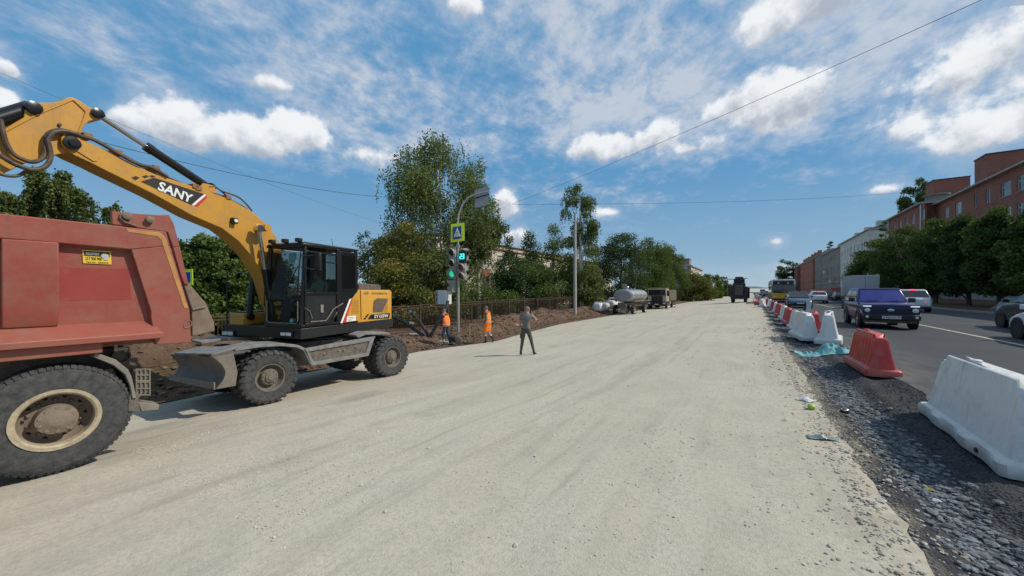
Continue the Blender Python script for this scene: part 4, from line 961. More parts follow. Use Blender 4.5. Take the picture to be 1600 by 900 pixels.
def make_tree(name, label, cat, base, H, env, nleaf, size, leafm, seed, style='round', bark=None, clumps=46, group=None, trunk_r=None, lean=(0,0), hole=.0, cks=1.):
    """env = [(height fraction, radius)]: clumps of leaves fill that uneven envelope, limbs run to them"""
    R = np.random.default_rng(seed); bx, by, bz = base; bark = bark or M_BARK
    t = thing(name, label, cat, base, 0, group)
    hs = [a for a, b in env]; rs = [b for a, b in env]; h0, h1 = hs[0], hs[-1]; rmax = max(rs)
    cl = []
    k = 0
    while len(cl) < clumps and k < 4000:
        k += 1; f = h0+(h1-h0)*R.random(); r = np.interp(f, hs, rs)
        if R.random() > (r/rmax)**1.2+.16: continue
        a = R.random()*2*PI; rr = max(0, min(1.1*r, r*(.15+.80*R.random()**.6)*(1+.10*R.normal())))
        cs = cks*(.20+.15*R.random())*rmax*(.6+.4*r/rmax)
        cl.append((math.cos(a)*rr+lean[0]*f, math.sin(a)*rr+lean[1]*f, f*H, cs, R.random()))
    cl = np.array(cl); w = cl[:,3]**2; w /= w.sum(); idx = R.choice(len(cl), nleaf, p=w)
    d = R.normal(size=(nleaf, 3)); d /= np.linalg.norm(d, axis=1)[:,None]; rad = (.35+.75*R.random(nleaf)**.6)[:,None]
    sq = np.array([1.15, 1.15, .75 if style != 'birch' else .95])
    c = cl[idx]; P = c[:,:3]+d*rad*c[:,3:4]*sq
    P += .12*rmax*.3*R.normal(size=P.shape)
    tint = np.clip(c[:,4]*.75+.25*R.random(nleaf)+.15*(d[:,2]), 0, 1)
    if hole > 0:
        hx, hy = R.random(2)*9; keep = np.array([noise.noise(Vector((p[0]*1.1/rmax*2+hx, p[1]*1.1/rmax*2+hy, p[2]*2.2/rmax))) > -hole for p in P]); P, tint = P[keep], tint[keep]
    V, T_ = leaves(P, tint, size, R, droop=.5 if style == 'birch' else .15, flat=.3)
    if style == 'birch':                      # hanging strands
        ns = nleaf//26; j = R.choice(len(cl), ns); cc = cl[j]; a = R.random(ns)*2*PI; rr = cc[:,3]*(.4+.9*R.random(ns))
        S0 = np.stack([cc[:,0]+np.cos(a)*rr, cc[:,1]+np.sin(a)*rr, cc[:,2]+cc[:,3]*.2*R.normal(size=ns)], 1); Ls = rmax*(.20+.40*R.random(ns))
        m = 22; u = np.linspace(0, 1, m)[None,:,None]; ou = np.stack([np.cos(a), np.sin(a), 0*a], 1)[:,None,:]
        PP = S0[:,None,:]+ou*(.25*np.sqrt(u))*Ls[:,None,None]*.5+np.array([0,0,-1.])*u*Ls[:,None,None]; PP = PP+R.normal(size=PP.shape)*size*.35
        PP = PP.reshape(-1, 3); V2, T2 = leaves(PP, np.repeat(cc[:,4]*.8, m)+.1, size*.85, R, droop=.8); V = np.concatenate([V, V2]); T_ = np.concatenate([T_, T2])
    me = leaf_mesh('crown', V, T_); link('crown', me, leafm, t)
    # trunk and limbs
    tr = trunk_r or .018*H+.03; mb = MB(); q = rng_(seed); pts = []; rr = []
    top = H*(.93 if style == 'birch' else .75)
    for k in range(9):
        f = k/8; pts.append((lean[0]*f+.04*H*.25*math.sin(f*5+seed)*f, lean[1]*f+.03*H*.25*math.cos(f*4+seed)*f, -.3+(top+.3)*f)); rr.append(tr*(1-f)**.8+.012)
    mb.tube(pts, rr, 8); part('trunk', mb, bark, t, world=False)
    order = np.argsort(cl[:,2])[::max(1, len(cl)//14)]
    mb = MB()
    for i in order:
        x, y, z = cl[i,:3]; f = max(.12, min(.85, (z/top)*.62)); k = f*8; k0 = int(k); a_, b_ = Vector(pts[k0]), Vector(pts[min(8, k0+1)]); s_ = a_.lerp(b_, k-k0)
        mid = s_.lerp(Vector((x, y, z)), .5)+Vector((0, 0, .06*H*q.random())); r0 = max(.015, tr*(1-f)*.45)
        mb.tube([s_, mid, (x, y, z)], [r0, r0*.6, .01], 6)
    part('limbs', mb, bark, t, world=False)
    return t
def px_tree(px, ytop, X=None, d=None, ybase=None, **k):
    p = atX(px, ytop, X) if X is not None else atD(px, ytop, d)
    zb = k.pop('zb', gz(p.x, p.y)); H = p.z-zb
    return (p.x, p.y, zb), H
B_ = [(.12,.6),(.25,.95),(.5,1.),(.75,.72),(.92,.35),(1.,.08)]
def env(r, pr=B_): return [(a, b*r) for a, b in pr]
ROUND = [(.15,.7),(.35,1.),(.6,.95),(.8,.7),(.95,.35),(1.,.1)]; SPIRE = [(.05,.8),(.3,1.),(.55,.72),(.8,.36),(1.,.04)]; LOW = [(.0,.85),(.3,1.),(.7,.9),(.95,.5),(1.,.2)]
HEDGE = [(.0,.9),(.3,1.),(.75,1.),(.93,.8),(1.,.55)]
def T_(name, label, cat, px, ytop, rpx, n, size, leafm, seed, X=None, d=None, pr=B_, **k):
    kw = {q: k.pop(q) for q in ('zb',) if q in k}
    base, H = px_tree(px, ytop, X, d, **kw); p = Vector(base); dep = -ST*p.x+CT*p.y; r = rpx/F*dep*(1/(1+((px-800)/F)**2))**.5
    return make_tree(name, label, cat, base, H, env(r, pr), n, size, leafm, seed, **k)
# left of the road
T_('larch', 'tall ragged larch behind the red tipper body at the left edge', 'tree', 95, 262, 116, 60000, .095, LF_BIRCH, 121, X=-22, pr=[(.1,.9),(.45,1.),(.7,.95),(.88,.6),(1.,.10)], style='birch', clumps=90, hole=.06, cks=.52)
T_('larch', 'larch whose drooping branches show under the excavator elbow at the far left', 'tree', -40, 270, 110, 44000, .095, LF_BIRCH, 22, X=-20, pr=ROUND, style='birch', hole=.12, cks=.75)
for k, (px, yt, r, sd_) in enumerate(((292,383,58,31), (345,372,56,32), (400,384,52,33))):
    T_('hedge_tree', ('dense clipped dark green tree right of the truck tailgate', 'dense dark green tree framed between the truck and the excavator boom', 'dense dark green tree just behind the excavator boom foot')[k], 'tree', px, yt, r, 34000, .12, LF_MID if k == 1 else LF_DARK, sd_, X=-19.3, pr=HEDGE, clumps=150)
T_('young_tree', 'thin dark young tree showing between the cab and the yellowing bush', 'tree', 574, 362, 30, 4200, .13, LF_DARK, 41, d=31, pr=ROUND, hole=.15)
T_('low_tree', 'dark low tree behind the excavator cab roof', 'tree', 486, 440, 60, 9000, .13, LF_DARK, 42, d=30, pr=LOW)
T_('bush', 'tall yellowing bushy tree left of the birch trunk', 'tree', 622, 352, 62, 30000, .13, LF_YEL, 43, d=27, pr=LOW, clumps=70)
T_('bush', 'green bushy tree at the foot of the big birch, behind the white cabinet', 'tree', 668, 392, 56, 24000, .12, LF_BIRCH, 44, d=27.5, pr=LOW, clumps=60)
T_('birch', 'biggest drooping birch with a white trunk behind the traffic light', 'tree', 690, 208, 92, 46000, .15, LF_BIRCH, 45, d=31, pr=[(.1,.8),(.25,.92),(.42,1.),(.6,.93),(.75,.84),(.84,.74),(.91,.52),(.965,.22),(1.,.04)], style='birch', bark=M_BIRCH, clumps=92, trunk_r=.17, hole=.10, cks=.72)
T_('birch', 'drooping birch crown hanging right of the grey sign on the lamp arm', 'tree', 748, 285, 38, 15000, .15, LF_BIRCH, 46, d=33, pr=[(.42,.5),(.55,.85),(.7,1.),(.85,.8),(1.,.2)], style='birch', bark=M_BIRCH, clumps=50, hole=.2)
T_('spruce', 'dark pointed spruce in front of the cream building', 'tree', 796, 372, 38, 18000, .15, LF_BLUE, 47, d=39, pr=SPIRE, clumps=70)
T_('spruce', 'dark spruce with a forked top right of the first spruce', 'tree', 829, 364, 40, 18000, .15, LF_BLUE, 48, d=42, pr=SPIRE, clumps=70)
T_('bushy_tree', 'low dark tree under the cream building window', 'tree', 758, 452, 44, 16000, .14, LF_DARK, 49, X=-21.3, pr=LOW, clumps=60)
T_('bushy_tree', 'wide dark green tree behind the man in the grey shirt', 'tree', 822, 408, 52, 20000, .15, LF_DARK, 50, d=41, pr=LOW, clumps=60)
T_('bushy_tree', 'mid green tree left of the concrete pole', 'tree', 866, 350, 44, 22000, .15, LF_MID, 51, d=48, pr=SPIRE, clumps=70)
T_('birch', 'slim drooping birch rising behind the concrete pole', 'tree', 908, 287, 38, 17000, .17, LF_BIRCH, 52, d=44, pr=[(.1,.7),(.35,.8),(.6,.75),(.75,.6),(.88,.85),(.95,.5),(1.,.1)], style='birch', bark=M_BIRCH, clumps=52, hole=.15)
T_('bushy_tree', 'green tree right of the concrete pole, before the pale wall', 'tree', 912, 392, 36, 14000, .16, LF_MID, 53, d=48, pr=SPIRE, clumps=50)
T_('round_tree', 'very dark round tree behind the silver tanker', 'tree', 970, 366, 42, 26000, .18, LF_BLUE, 54, d=56, pr=[(.12,.75),(.35,1.),(.6,1.),(.8,.85),(.93,.5),(1.,.15)], clumps=80)
T_('round_tree', 'tall weeping green tree behind the dump truck with the dark cab', 'tree', 1014, 374, 38, 26000, .2, LF_MID, 55, d=72, pr=[(.1,.8),(.35,1.),(.6,.95),(.8,.8),(.95,.5),(1.,.15)], style='birch', clumps=70)
T_('round_tree', 'drooping green tree beside the block with the roof tower', 'tree', 1044, 382, 30, 18000, .22, LF_MID, 56, d=86, pr=ROUND, style='birch', clumps=60)
T_('roadside_tree', 'yellowish green tree in front of the far block', 'tree', 1088, 427, 30, 11000, .3, LF_YEL, 57, d=92, pr=LOW, clumps=50)
T_('roadside_tree', 'small green tree right of the yellowish one', 'tree', 1108, 430, 22, 8000, .36, LF_MID, 58, d=118, pr=LOW, clumps=40)
T_('roadside_tree', 'farthest dark tree on the left side of the road', 'tree', 1130, 434, 16, 6000, .5, LF_DARK, 59, d=165, pr=LOW, clumps=40)
T_('roadside_tree', 'low tree beyond the cab of the parked dump truck', 'tree', 1066, 436, 16, 4000, .25, LF_DARK, 60, d=92, pr=LOW, clumps=40)
# right of the road
RT = [(1368,378,40,16.5,'dark tree at the left end of the right-hand row, above the white box truck',LF_DARK),(1414,352,44,16.3,'dark green tree above the dark blue off-roader',LF_DARK),(1462,346,46,16.0,'broad dark tree behind the silver car with red brake lights',LF_DARK),
      (1514,338,50,16.2,'shadowy tree whose crown covers the brick facade middle',LF_BLUE),(1562,326,52,16.4,'tree with a leaning branch in front of the brick building',LF_DARK),(1625,318,56,16.2,'nearest street tree cut by the right edge',LF_MID)]
for k, (px, yt, r, X, lab, lf) in enumerate(RT):
    T_('street_tree', lab, 'tree', px, yt, r*1.15, 24000, .17, lf, 70+k, X=X, pr=[(.15,.55),(.32,.95),(.6,1.),(.8,.8),(.93,.45),(1.,.15)], clumps=80, zb=.3, group='trees along the right pavement')
T_('poplar', 'pale green poplar rising behind the brick building roof', 'tree', 1434, 282, 30, 14000, .3, LF_BIRCH, 80, X=34, pr=[(.3,.5),(.6,.8),(.8,1.),(.93,.7),(1.,.2)], style='birch', clumps=46, zb=.3)
T_('roof_tree', 'tree crown showing between the brick and the white building', 'tree', 1384, 340, 18, 5000, .3, LF_DARK, 81, X=24, zb=.3, pr=ROUND, clumps=40)
T_('roof_tree', 'dark trees showing above the grey building roof', 'tree', 1299, 374, 12, 4500, .5, LF_DARK, 82, X=40, zb=.3, pr=ROUND, clumps=40)
T_('far_tree', 'big dark tree at the end of the right-hand terrace', 'tree', 1230, 405, 20, 8000, .7, LF_BLUE, 83, X=20, zb=.3, pr=LOW, clumps=60)
T_('far_tree', 'small dark tree left of the big one beyond the bus', 'tree', 1218, 437, 8, 2500, .8, LF_BLUE, 84, X=14, zb=.3, pr=LOW, clumps=30)

# ------------------------------------------------------------------ buildings with real openings
def m_brick(name, a, b, mortar, sc=1.):
    s = NT(name); g = s.n('NewGeometry'); sp = s.n('SeparateXYZ'); s.l(g.outputs['Position'], sp.inputs[0])
    cb = s.n('CombineXYZ'); s.l(s.m2('ADD', sp.outputs[0], sp.outputs[1]), cb.inputs[0]); s.l(sp.outputs[2], cb.inputs[1])
    br = s.n('TexBrick'); s.l(cb.outputs[0], br.inputs['Vector']); br.inputs['Scale'].default_value = 1.0; br.inputs['Brick Width'].default_value = .26*sc; br.inputs['Row Height'].default_value = .078*sc; br.inputs['Mortar Size'].default_value = .012
    br.inputs['Color1'].default_value = (*a, 1); br.inputs['Color2'].default_value = (*b, 1); br.inputs['Mortar'].default_value = (*mortar, 1)
    n = s.noise(g.outputs['Position'], .5, 5, .6); s.col(s.mix(s.rng(n, .4, .7, 0, .45), br.outputs[0], tuple(q*.6 for q in a))); s.set(.9); s.bump(br.outputs['Fac'], -.3, .01); return s.m
M_BRICK = m_brick('red_brick', (.37,.105,.062), (.28,.078,.048), (.25,.17,.13)); M_BRICK2 = m_brick('pale_brick', (.33,.27,.21), (.27,.21,.16), (.3,.27,.24))
M_CREAM = mat('cream_plaster', (.62,.53,.42), .85, var=.10, scale=.6, kind='World', dust=.25, dustcol=(.42,.35,.27))
M_WPL = mat('whitish_plaster', (.66,.62,.55), .85, var=.10, scale=.5, kind='World', dust=.35, dustcol=(.33,.31,.28))
M_GPL = mat('grey_plaster', (.29,.235,.185), .85, var=.14, scale=.5, kind='World', dust=.35, dustcol=(.17,.155,.14))
M_OPL = mat('orange_brown_plaster', (.42,.135,.07), .85, var=.14, scale=.5, kind='World', dust=.3, dustcol=(.25,.11,.07))
M_ROOF = mat('sheet_roof', (.24,.245,.25), .6, .3, var=.15, scale=1, kind='World'); M_EAVE = mat('eave_board', (.36,.35,.33), .8, var=.15, scale=2, kind='World')
M_FRAME = mat('white_window_frame', (.72,.72,.70), .6, var=.05); 
def m_pane():
    s = NT('curtained_pane'); oi = s.n('ObjectInfo'); s.col(s.mix(s.rng(oi.outputs['Random'], .55, .60), s.mix(oi.outputs['Random'], (.03,.04,.05), (.14,.17,.20)), (.42,.42,.40))); s.set(.08, 0, .9); return s.m
M_PANE = m_pane(); M_SILL = mat('tin_sill', (.45,.45,.44), .6)
WIN = {}
def win_mesh(w, h, div):
    k = (round(w, 2), round(h, 2), div)
    if k not in WIN:
        f = MB(); b = .07
        f.box(0, w, 0, .06, 0, b); f.box(0, w, 0, .06, h-b, h); f.box(0, b, 0, .06, b, h-b); f.box(w-b, w, 0, .06, b, h-b)
        for i in range(1, div): f.box(w*i/div-.03, w*i/div+.03, .005, .055, b, h-b)
        if div > 2: f.box(b, w/div-.03, .006, .054, h*.68-.03, h*.68+.03)
        p = MB(); p.box(b, w-b, .03, .04, b, h-b)
        s_ = MB(); s_.box(-.06, w+.06, -.20, .02, -.05, -.01)
        WIN[k] = (f.mesh('window', None, 0), p.mesh('pane', None, 0), s_.mesh('sill', None, 0))
    return WIN[k]
def facade(parent, m, p0, ang, length, z0, z1, wins, name='wall', depth=.16, sill=True, mp=None, doors=()):
    """wall from p0 running at ang with openings wins = [(u, z, w, h, div)], outside on the right-hand side of the run"""
    u = Vector((math.cos(ang), math.sin(ang), 0)); inn = Vector((-math.sin(ang), math.cos(ang), 0)); p0 = Vector((p0[0], p0[1], 0))
    us = sorted({0., length}|{round(q, 3) for w in wins for q in (w[0], w[0]+w[2])}); zs = sorted({z0, z1}|{round(q, 3) for w in wins for q in (w[1], w[1]+w[3])})
    mb = MB(); P = lambda a, z, d=0.: p0+u*a+inn*d+Vector((0, 0, z))
    for i in range(len(us)-1):
        for j in range(len(zs)-1):
            cu, cz = (us[i]+us[i+1])/2, (zs[j]+zs[j+1])/2
            if any(w[0] < cu < w[0]+w[2] and w[1] < cz < w[1]+w[3] for w in wins): continue
            mb.add([P(us[i], zs[j]), P(us[i+1], zs[j]), P(us[i+1], zs[j+1]), P(us[i], zs[j+1])], [(0,1,2,3)])
    for (a, z, w, h, dv) in wins:
        mb.add([P(a, z), P(a+w, z), P(a+w, z+h), P(a, z+h), P(a, z, depth), P(a+w, z, depth), P(a+w, z+h, depth), P(a, z+h, depth)], [(0,4,5,1), (1,5,6,2), (2,6,7,3), (3,7,4,0)])
    o = part(name, mb, m, parent, smooth=0); base = root_loc(parent)
    for (a, z, w, h, dv) in wins:
        f, p, s_ = win_mesh(w, h, dv); pos = P(a, z, depth*.7)-base
        wo_ = link('window', f, M_FRAME, parent, 0, pos, (0, 0, ang)); link('pane', p, mp or M_PANE, wo_, 0, (0,0,0))
        if sill: link('sill', s_, M_SILL, wo_, 0, (0,0,0))
    return o
def rows(length, n, z0, floors, fh, w, h, off=0., div=2, skip=()):
    out = []
    for f in range(floors):
        for i in range(n):
            if (f, i) in skip: continue
            out.append((off+(length-2*off)*(i+.5)/n-w/2, z0+f*fh, w, h, div))
    return out
def solid(name, parent, m, x0, x1, y0, y1, z0, z1, bevel=0.):
    mb = MB(); mb.box(x0, x1, y0, y1, z0, z1); return part(name, mb, m, parent, bevel)
# --- the long brick house on the right
XB1 = 25.0
bb = thing('brick_house', 'long red brick apartment house with flat-topped brick roof stacks on the right', 'building', (XB1+6, 65, .3))
def yX(px, X): return atX(px, 400, X).y
yN, yM, yF2 = 30.0, yX(1460, XB1), yX(1391, 23.6)
zt = 15.05+.5
wins = []
cols = [(1597,1.9,3),(1571.6,2.1,3),(1543.5,1.1,2),(1525,.9,1),(1497.5,1.9,3),(1479.6,1.5,2),(1463,1.1,2)]
ysn = [(yX(px, XB1), w, dv) for px, w, dv in cols]
y = ysn[0][0]-4.3
k = 0
while y > yN+2: ysn.append((y, (2.1, 1.5, 1.2)[k % 3], (3, 2, 2)[k % 3])); y -= 3.6; k += 1
for (yc, w, dv) in ysn:
    for f in range(5):
        zw = zt-2.75-3.0*f
        if zw < 1: continue
        wins.append((yc-w/2-yN, zw, w, 1.75, dv))
wins = [(yM-yN-(a+w), z, w, h, dv) for a, z, w, h, dv in wins if a > .3 and a+w < yM-yN-.2]
facade(bb, M_BRICK, (XB1, yM), -PI/2, yM-yN, 3.6, zt, [w for w in wins if w[1] > 3.7])
facade(bb, mat('plinth_plaster', (.36,.33,.29), .9, var=.15, scale=1, kind='World', dust=.4, dustcol=(.22,.20,.17)), (XB1-.06, yM), -PI/2, yM-yN, .0, 3.6, [(a, 1.5, w, 1.4, dv) for a, z, w, h, dv in wins if abs(z-(zt-2.75)) < .1], name='ground_floor_wall')
solid('back_wall', bb, M_BRICK, XB1+.2, XB1+12, yN, yM, 0, zt-.02); solid('eave', bb, M_EAVE, XB1-.55, XB1+12.3, yN-.3, yM+.2, zt, zt+.22, .02)
mb = MB(); mb.prism([(XB1-.5, yN, zt+.22), (XB1+12.3, yN, zt+.22), (XB1+6, yN, zt+1.5)], (0, yM-yN, 0)); part('roof', mb, M_ROOF, bb)
rf = None
def stack(px0, px1, ytop, X, w=1.2, m=M_BRICK, parent=bb, zbase=None, hgt=None):
    a, b = yX(px0, X), yX(px1, X); z = atX(px1, ytop, X).z
    mb = MB(); mb.box(X, X+w, b, a, zbase or zt, z-.12); o = part('chimney', mb, m, parent, .02); mb = MB(); mb.box(X-.08, X+w+.08, b-.08, a+.08, z-.12, z); part('cap', mb, M_DARK, o); return o
def cross(px0, ytop, X0, X1, w):
    y_ = yX(px0, X0); z = atX(px0, ytop, X0).z; mb = MB(); mb.box(X0, X1, y_, y_+w, zt, z-.14); o = part('fire_wall', mb, M_BRICK, bb); mb = MB(); mb.box(X0-.08, X1+.08, y_-.08, y_+w+.08, z-.14, z); part('cap', mb, M_DARK, o)
cross(1541, 240, XB1+.6, XB1+7.5, 3.0); cross(1458, 281, XB1+.5, XB1+4.6, 3.); stack(1526, 1537, 262, XB1+1.8, .8)
# farther wing standing forward
bw = thing('brick_wing', 'far forward-standing wing of the red brick house with a white downpipe', 'building', (29, (yM+yF2)/2, .3))
XW = 23.4; zw_ = atX(1420, 329, XW).z
ws = [(yX(px, XW), 1.5) for px in (1443,1427,1416.5,1407,1398)]
Lw = yF2-yM+.4
wl_ = [(yF2-yc-.75, zw_-2.75-3*f, 1.3, 1.75, 2) for yc, w in ws for f in range(5) if zw_-2.75-3*f > .8]
facade(bw, M_BRICK, (XW, yF2), -PI/2, Lw, 0, zw_, wl_)
solid('side_wall', bw, M_BRICK, XW+.17, XW+12, yF2-Lw+.0, yF2, 0, zw_-.02); mb = MB(); mb.box(XW, XW+.17, yF2-Lw, yF2-Lw+.02, 0, zw_-.02); part('corner', mb, M_BRICK, bw)
solid('eave', bw, M_EAVE, XW-.5, XW+12.3, yF2-Lw-.5, yF2+.3, zw_, zw_+.25, .02)
mb = MB(); mb.prism([(XW-.5, yF2-Lw-.5, zw_+.25), (XW+12, yF2-Lw-.5, zw_+.25), (XW+6, yF2-Lw-.5, zw_+1.6)], (0, Lw+.8, 0)); part('roof', mb, M_ROOF, bw)
mb = MB(); mb.tube([(XW-.1, yM-.55, zw_), (XW-.1, yM-.55, .5)], .09, 8); part('downpipe', mb, M_FRAME, bw)
mb = MB(); mb.tube([(XW-.1, yF2-.1, zw_), (XW-.1, yF2-.1, .5)], .09, 8); part('downpipe', mb, M_FRAME, bw)
mb = MB(); mb.lathe([(1.3,0),(1.3,.9),(1.55,1.0),(1.55,1.2)], (XW+2, yF2-Lw+1, zw_+.3), (0,0,1), 14); part('roof_turret', mb, M_GPL, bw)
# --- terrace further on, each its own building: px from, px to, eave y at the near end, wall, windows
def block(name, label, px0, px1, ye, X, m, floors, ncol, w=1.4, h=1.7, bands=(), roofm=M_ROOF, roofh=1.6, end=True, zbot=.0, balcony=(), proud=0.):
    a, b = yX(px0, X), yX(px1, X); z = atX(px0, ye, X).z; t = thing(name, label, 'building', (X+5, (a+b)/2, .3)); fh = (z-.9)/floors
    L = b-a; ww = [(u, 1.0+zz, w_, h_, dv) for u, zz, w_, h_, dv in rows(L, ncol, 0, floors, fh, w, min(h, fh*.6), .4)]
    facade(t, m, (X, b), -PI/2, L, zbot, z, ww)
    solid('side_wall', t, m, X+.18, X+11, a, b, zbot, z-.03); mb = MB(); mb.box(X, X+.18, a, a+.02, zbot, z-.03); part('corner', mb, m, t)
    solid('eave', t, M_EAVE, X-.4, X+11.4, a-.3, b+.3, z, z+.25)
    if roofh: mb = MB(); mb.prism([(X-.4, a-.3, z+.25), (X+11.4, a-.3, z+.25), (X+5.5, a-.3, z+roofh)], (0, L+.6, 0)); part('roof', mb, roofm, t)
    for zb in bands: solid('cornice', t, M_EAVE, X-.2, X-.002, a, b, zb, zb+.3)
    for (f, i) in balcony:
        yy = b-(.4+(L-.8)*(i+.5)/ncol); zf = .9+f*fh; o = solid('balcony', t, M_WPL, X-1.1, X-.01, yy-1.3, yy+1.3, zf-.05, zf+.1); o2 = solid('parapet', o, M_WPL, X-1.12, X-1.02, yy-1.3, yy+1.3, zf+.11, zf+1.0)
    for k in range(3):
        yy = a+L*(k+.5)/3; mb = MB(); mb.box(X+2.5, X+4, yy-.6, yy+.6, z+.4, z+roofh+.9); part('chimney', mb, m, t)
    return t
block('white_house', 'whitish four-storey house right of the grey terrace, half hidden by trees', 1358, 1313, 359, 24.6, M_WPL, 4, 8, 1.2, 1.6, bands=(), roofh=2.0)
block('grey_house', 'grey-brown house with a balcony between the white and the orange houses', 1312.5, 1283, 386, 24.8, M_GPL, 4, 9, 1.6, 1.9, bands=(4.6,), balcony=((2,3),(1,6)), roofh=1.8)
block('grey_house', 'darker plain house just left of the grey house with the balcony', 1282.5, 1270.5, 398, 24.9, M_BRICK2, 4, 7, 1.6, 1.9, bands=(4.6,), roofh=1.8)
block('orange_house', 'orange brick house with a grey hipped roof in the far terrace', 1270, 1256, 406, 24.2, M_OPL, 4, 9, 1.6, 1.9, roofh=4)
block('orange_house', 'darker brick-red house beside the bus roof', 1255.5, 1246, 411, 25, M_OPL, 4, 9, 1.8, 1.9, roofh=3)
block('orange_house', 'farthest low brick house of the terrace, by the big dark tree', 1245.5, 1238.5, 417, 23.5, M_BRICK, 4, 7, 1.8, 1.9, roofh=0)
# low kiosks in front of the terrace
for px0, px1, yt, X, c, lab in ((1300,1286,451,17,(.35,.10,.08),'low red-fronted shop below the grey house'),(1276,1268,454,17,(.50,.30,.06),'small yellow kiosk below the orange house')):
    a, b = yX(px0, X), yX(px1, X); z = atX(px0, yt, X).z+.3; t = thing('kiosk', lab, 'kiosk', (X+1.5, (a+b)/2, .3))
    facade(t, M_GPL, (X, b), -PI/2, b-a, .2, z-.9, rows(b-a, 3, .7, 1, 3, 1.5, 1.3, .3), sill=False); solid('fascia', t, mat('kiosk_sign_'+str(px0), c, .6), X-.15, X+3, a-.1, b+.1, z-.9, z); solid('side_wall', t, M_GPL, X+.18, X+2.9, a, b, .2, z-.9)
# --- left side buildings
XL_ = -32.0
cb_ = thing('cream_house', 'cream building with a flat roof and a brick-red panel under its window, behind the spruces', 'building', (-37, 38, -1))
ya, yb_ = yX(700, XL_)-2, yX(955, XL_); zc_ = atX(757, 379, XL_).z; Lc = yb_-ya
ww = []
for px in (722, 759, 784, 806, 826, 845, 862, 880, 900, 918, 934):
    yc = yX(px, XL_)
    for f in range(3): ww.append((yc-.8-ya, zc_-3.75-3.4*f, 1.6, 2.2, 2))
facade(cb_, M_CREAM, (XL_, ya), PI/2, Lc, -1.2, zc_, [w for w in ww if w[1] > -1])
solid('side_wall', cb_, M_CREAM, XL_-12, XL_-.18, ya, yb_, -1.2, zc_-.03); solid('cornice', cb_, M_BRICK, XL_+.002, XL_+.2, ya, yb_, zc_-.75, zc_-.6); solid('roof_edge', cb_, M_EAVE, XL_-12, XL_+.3, ya-.2, yb_+.2, zc_, zc_+.16, .02)
for px in (759, 784):
    yc = yX(px, XL_); zz = zc_-3.75; solid('brick_panel', cb_, M_BRICK, XL_+.003, XL_+.1, yc-1., yc+1., zz-1.1, zz-.12)
mb = MB(); mb.tube([(XL_+.1, yX(952, XL_), zc_), (XL_+.1, yX(952, XL_), -1)], .08, 8); part('downpipe', mb, M_FRAME, cb_)
XA2 = -20
a2, b2 = atX(1080, 416, XA2), atX(1100, 430, XA2)
fb = thing('panel_block', 'beige block with a square roof tower beyond the left-hand trees', 'building', (XA2-8, a2.y+14, -1))
zz = a2.z; ya = a2.y; yb2 = ya+38
facade(fb, M_WPL, (XA2, ya), PI/2, yb2-ya, -1.2, zz, rows(yb2-ya, 10, 1, 4, 3.2, 1.5, 1.6, 1)); facade(fb, M_GPL, (XA2-14, ya), 0, 14, -1.2, zz, rows(14, 4, 1, 4, 3.2, 1.6, 1.6, .5), name='gable_wall')  # gable shade put into colour: grey plaster against the pale sunlit side
solid('core', fb, M_GPL, XA2-13.8, XA2-.2, ya+.2, yb2, -1.2, zz-.03); solid('roof_edge', fb, M_EAVE, XA2-14.3, XA2+.5, ya-.4, yb2+.3, zz, zz+.4)
solid('roof_tower', fb, M_GPL, XA2-5.2, XA2-.8, ya+1, ya+6, zz+.4, atD(1070, 404, a2.y/ray(1080,416).y).z); solid('roof_tower_cap', fb, M_EAVE, XA2-5.4, XA2-.6, ya+.8, ya+6.2, atD(1070, 404, a2.y/ray(1080,416).y).z, atD(1070, 403, a2.y/ray(1080,416).y).z)
wh = thing('warehouse', 'long low pale building at the far end of the road', 'building', (20, 420, 0))
solid('wall', wh, M_WPL, 8, 52, 330, 345, -4.5, .4); solid('roof', wh, mat('pale_sheet', (.72,.73,.72), .5), 7.5, 52.5, 329.5, 345.5, .4, 1.6)
# ------------------------------------------------------------------ fence, poles, signals on the left
M_RUST = mat('rusty_fence_paint', (.085,.045,.035), .8, var=.3, scale=3, dust=.4, dustcol=(.055,.04,.035)); M_GALV = mat('galvanised_pole', (.36,.38,.38), .5, .3, var=.12, scale=4, dust=.3, dustcol=(.25,.24,.22))
XFN = -17.4
fen = thing('fence', 'low rusty iron bar fence running behind the soil bank on the left', 'fence', (XFN, 20, -.8))
def fz(y): return -.95+.3*min(1, max(0, (y-8)/20))
pm = MB(); pm.box(-.04, .04, -.04, .04, 0, 1.75); pme = pm.mesh('post', None); rm_ = MB(); rm_.box(-.02, .02, 0, 2.46, -.025, .025); rme = rm_.mesh('rail', None); bm_ = MB(); bm_.box(-.009, .009, -.009, .009, 0, 1.26); bme = bm_.mesh('bar', None)
nb = 0; stuff = MB()
for k in range(28):
    y = -4+k*2.5; z = fz(y)+.8
    link('post', pme, M_RUST, fen, 0, (0, y-20, z))
    for zz in (.25, 1.48, 1.62): link('rail', rme, M_RUST, fen, 0, (0, y-20+.02, z+zz))
    near = (3 <= y <= 8) or (11 <= y <= 31)
    for j in range(1, 19):
        yy = y+j*.131
        if near and nb < 270: link('bar', bme, M_RUST, fen, 0, (0, yy-20, z+.22)); nb += 1
        else: stuff.box(XFN-.009, XFN+.009, yy-.009, yy+.009, fz(y)+.22, fz(y)+1.48)
o = part('bars', stuff, M_RUST, fen); o['kind'] = 'stuff'
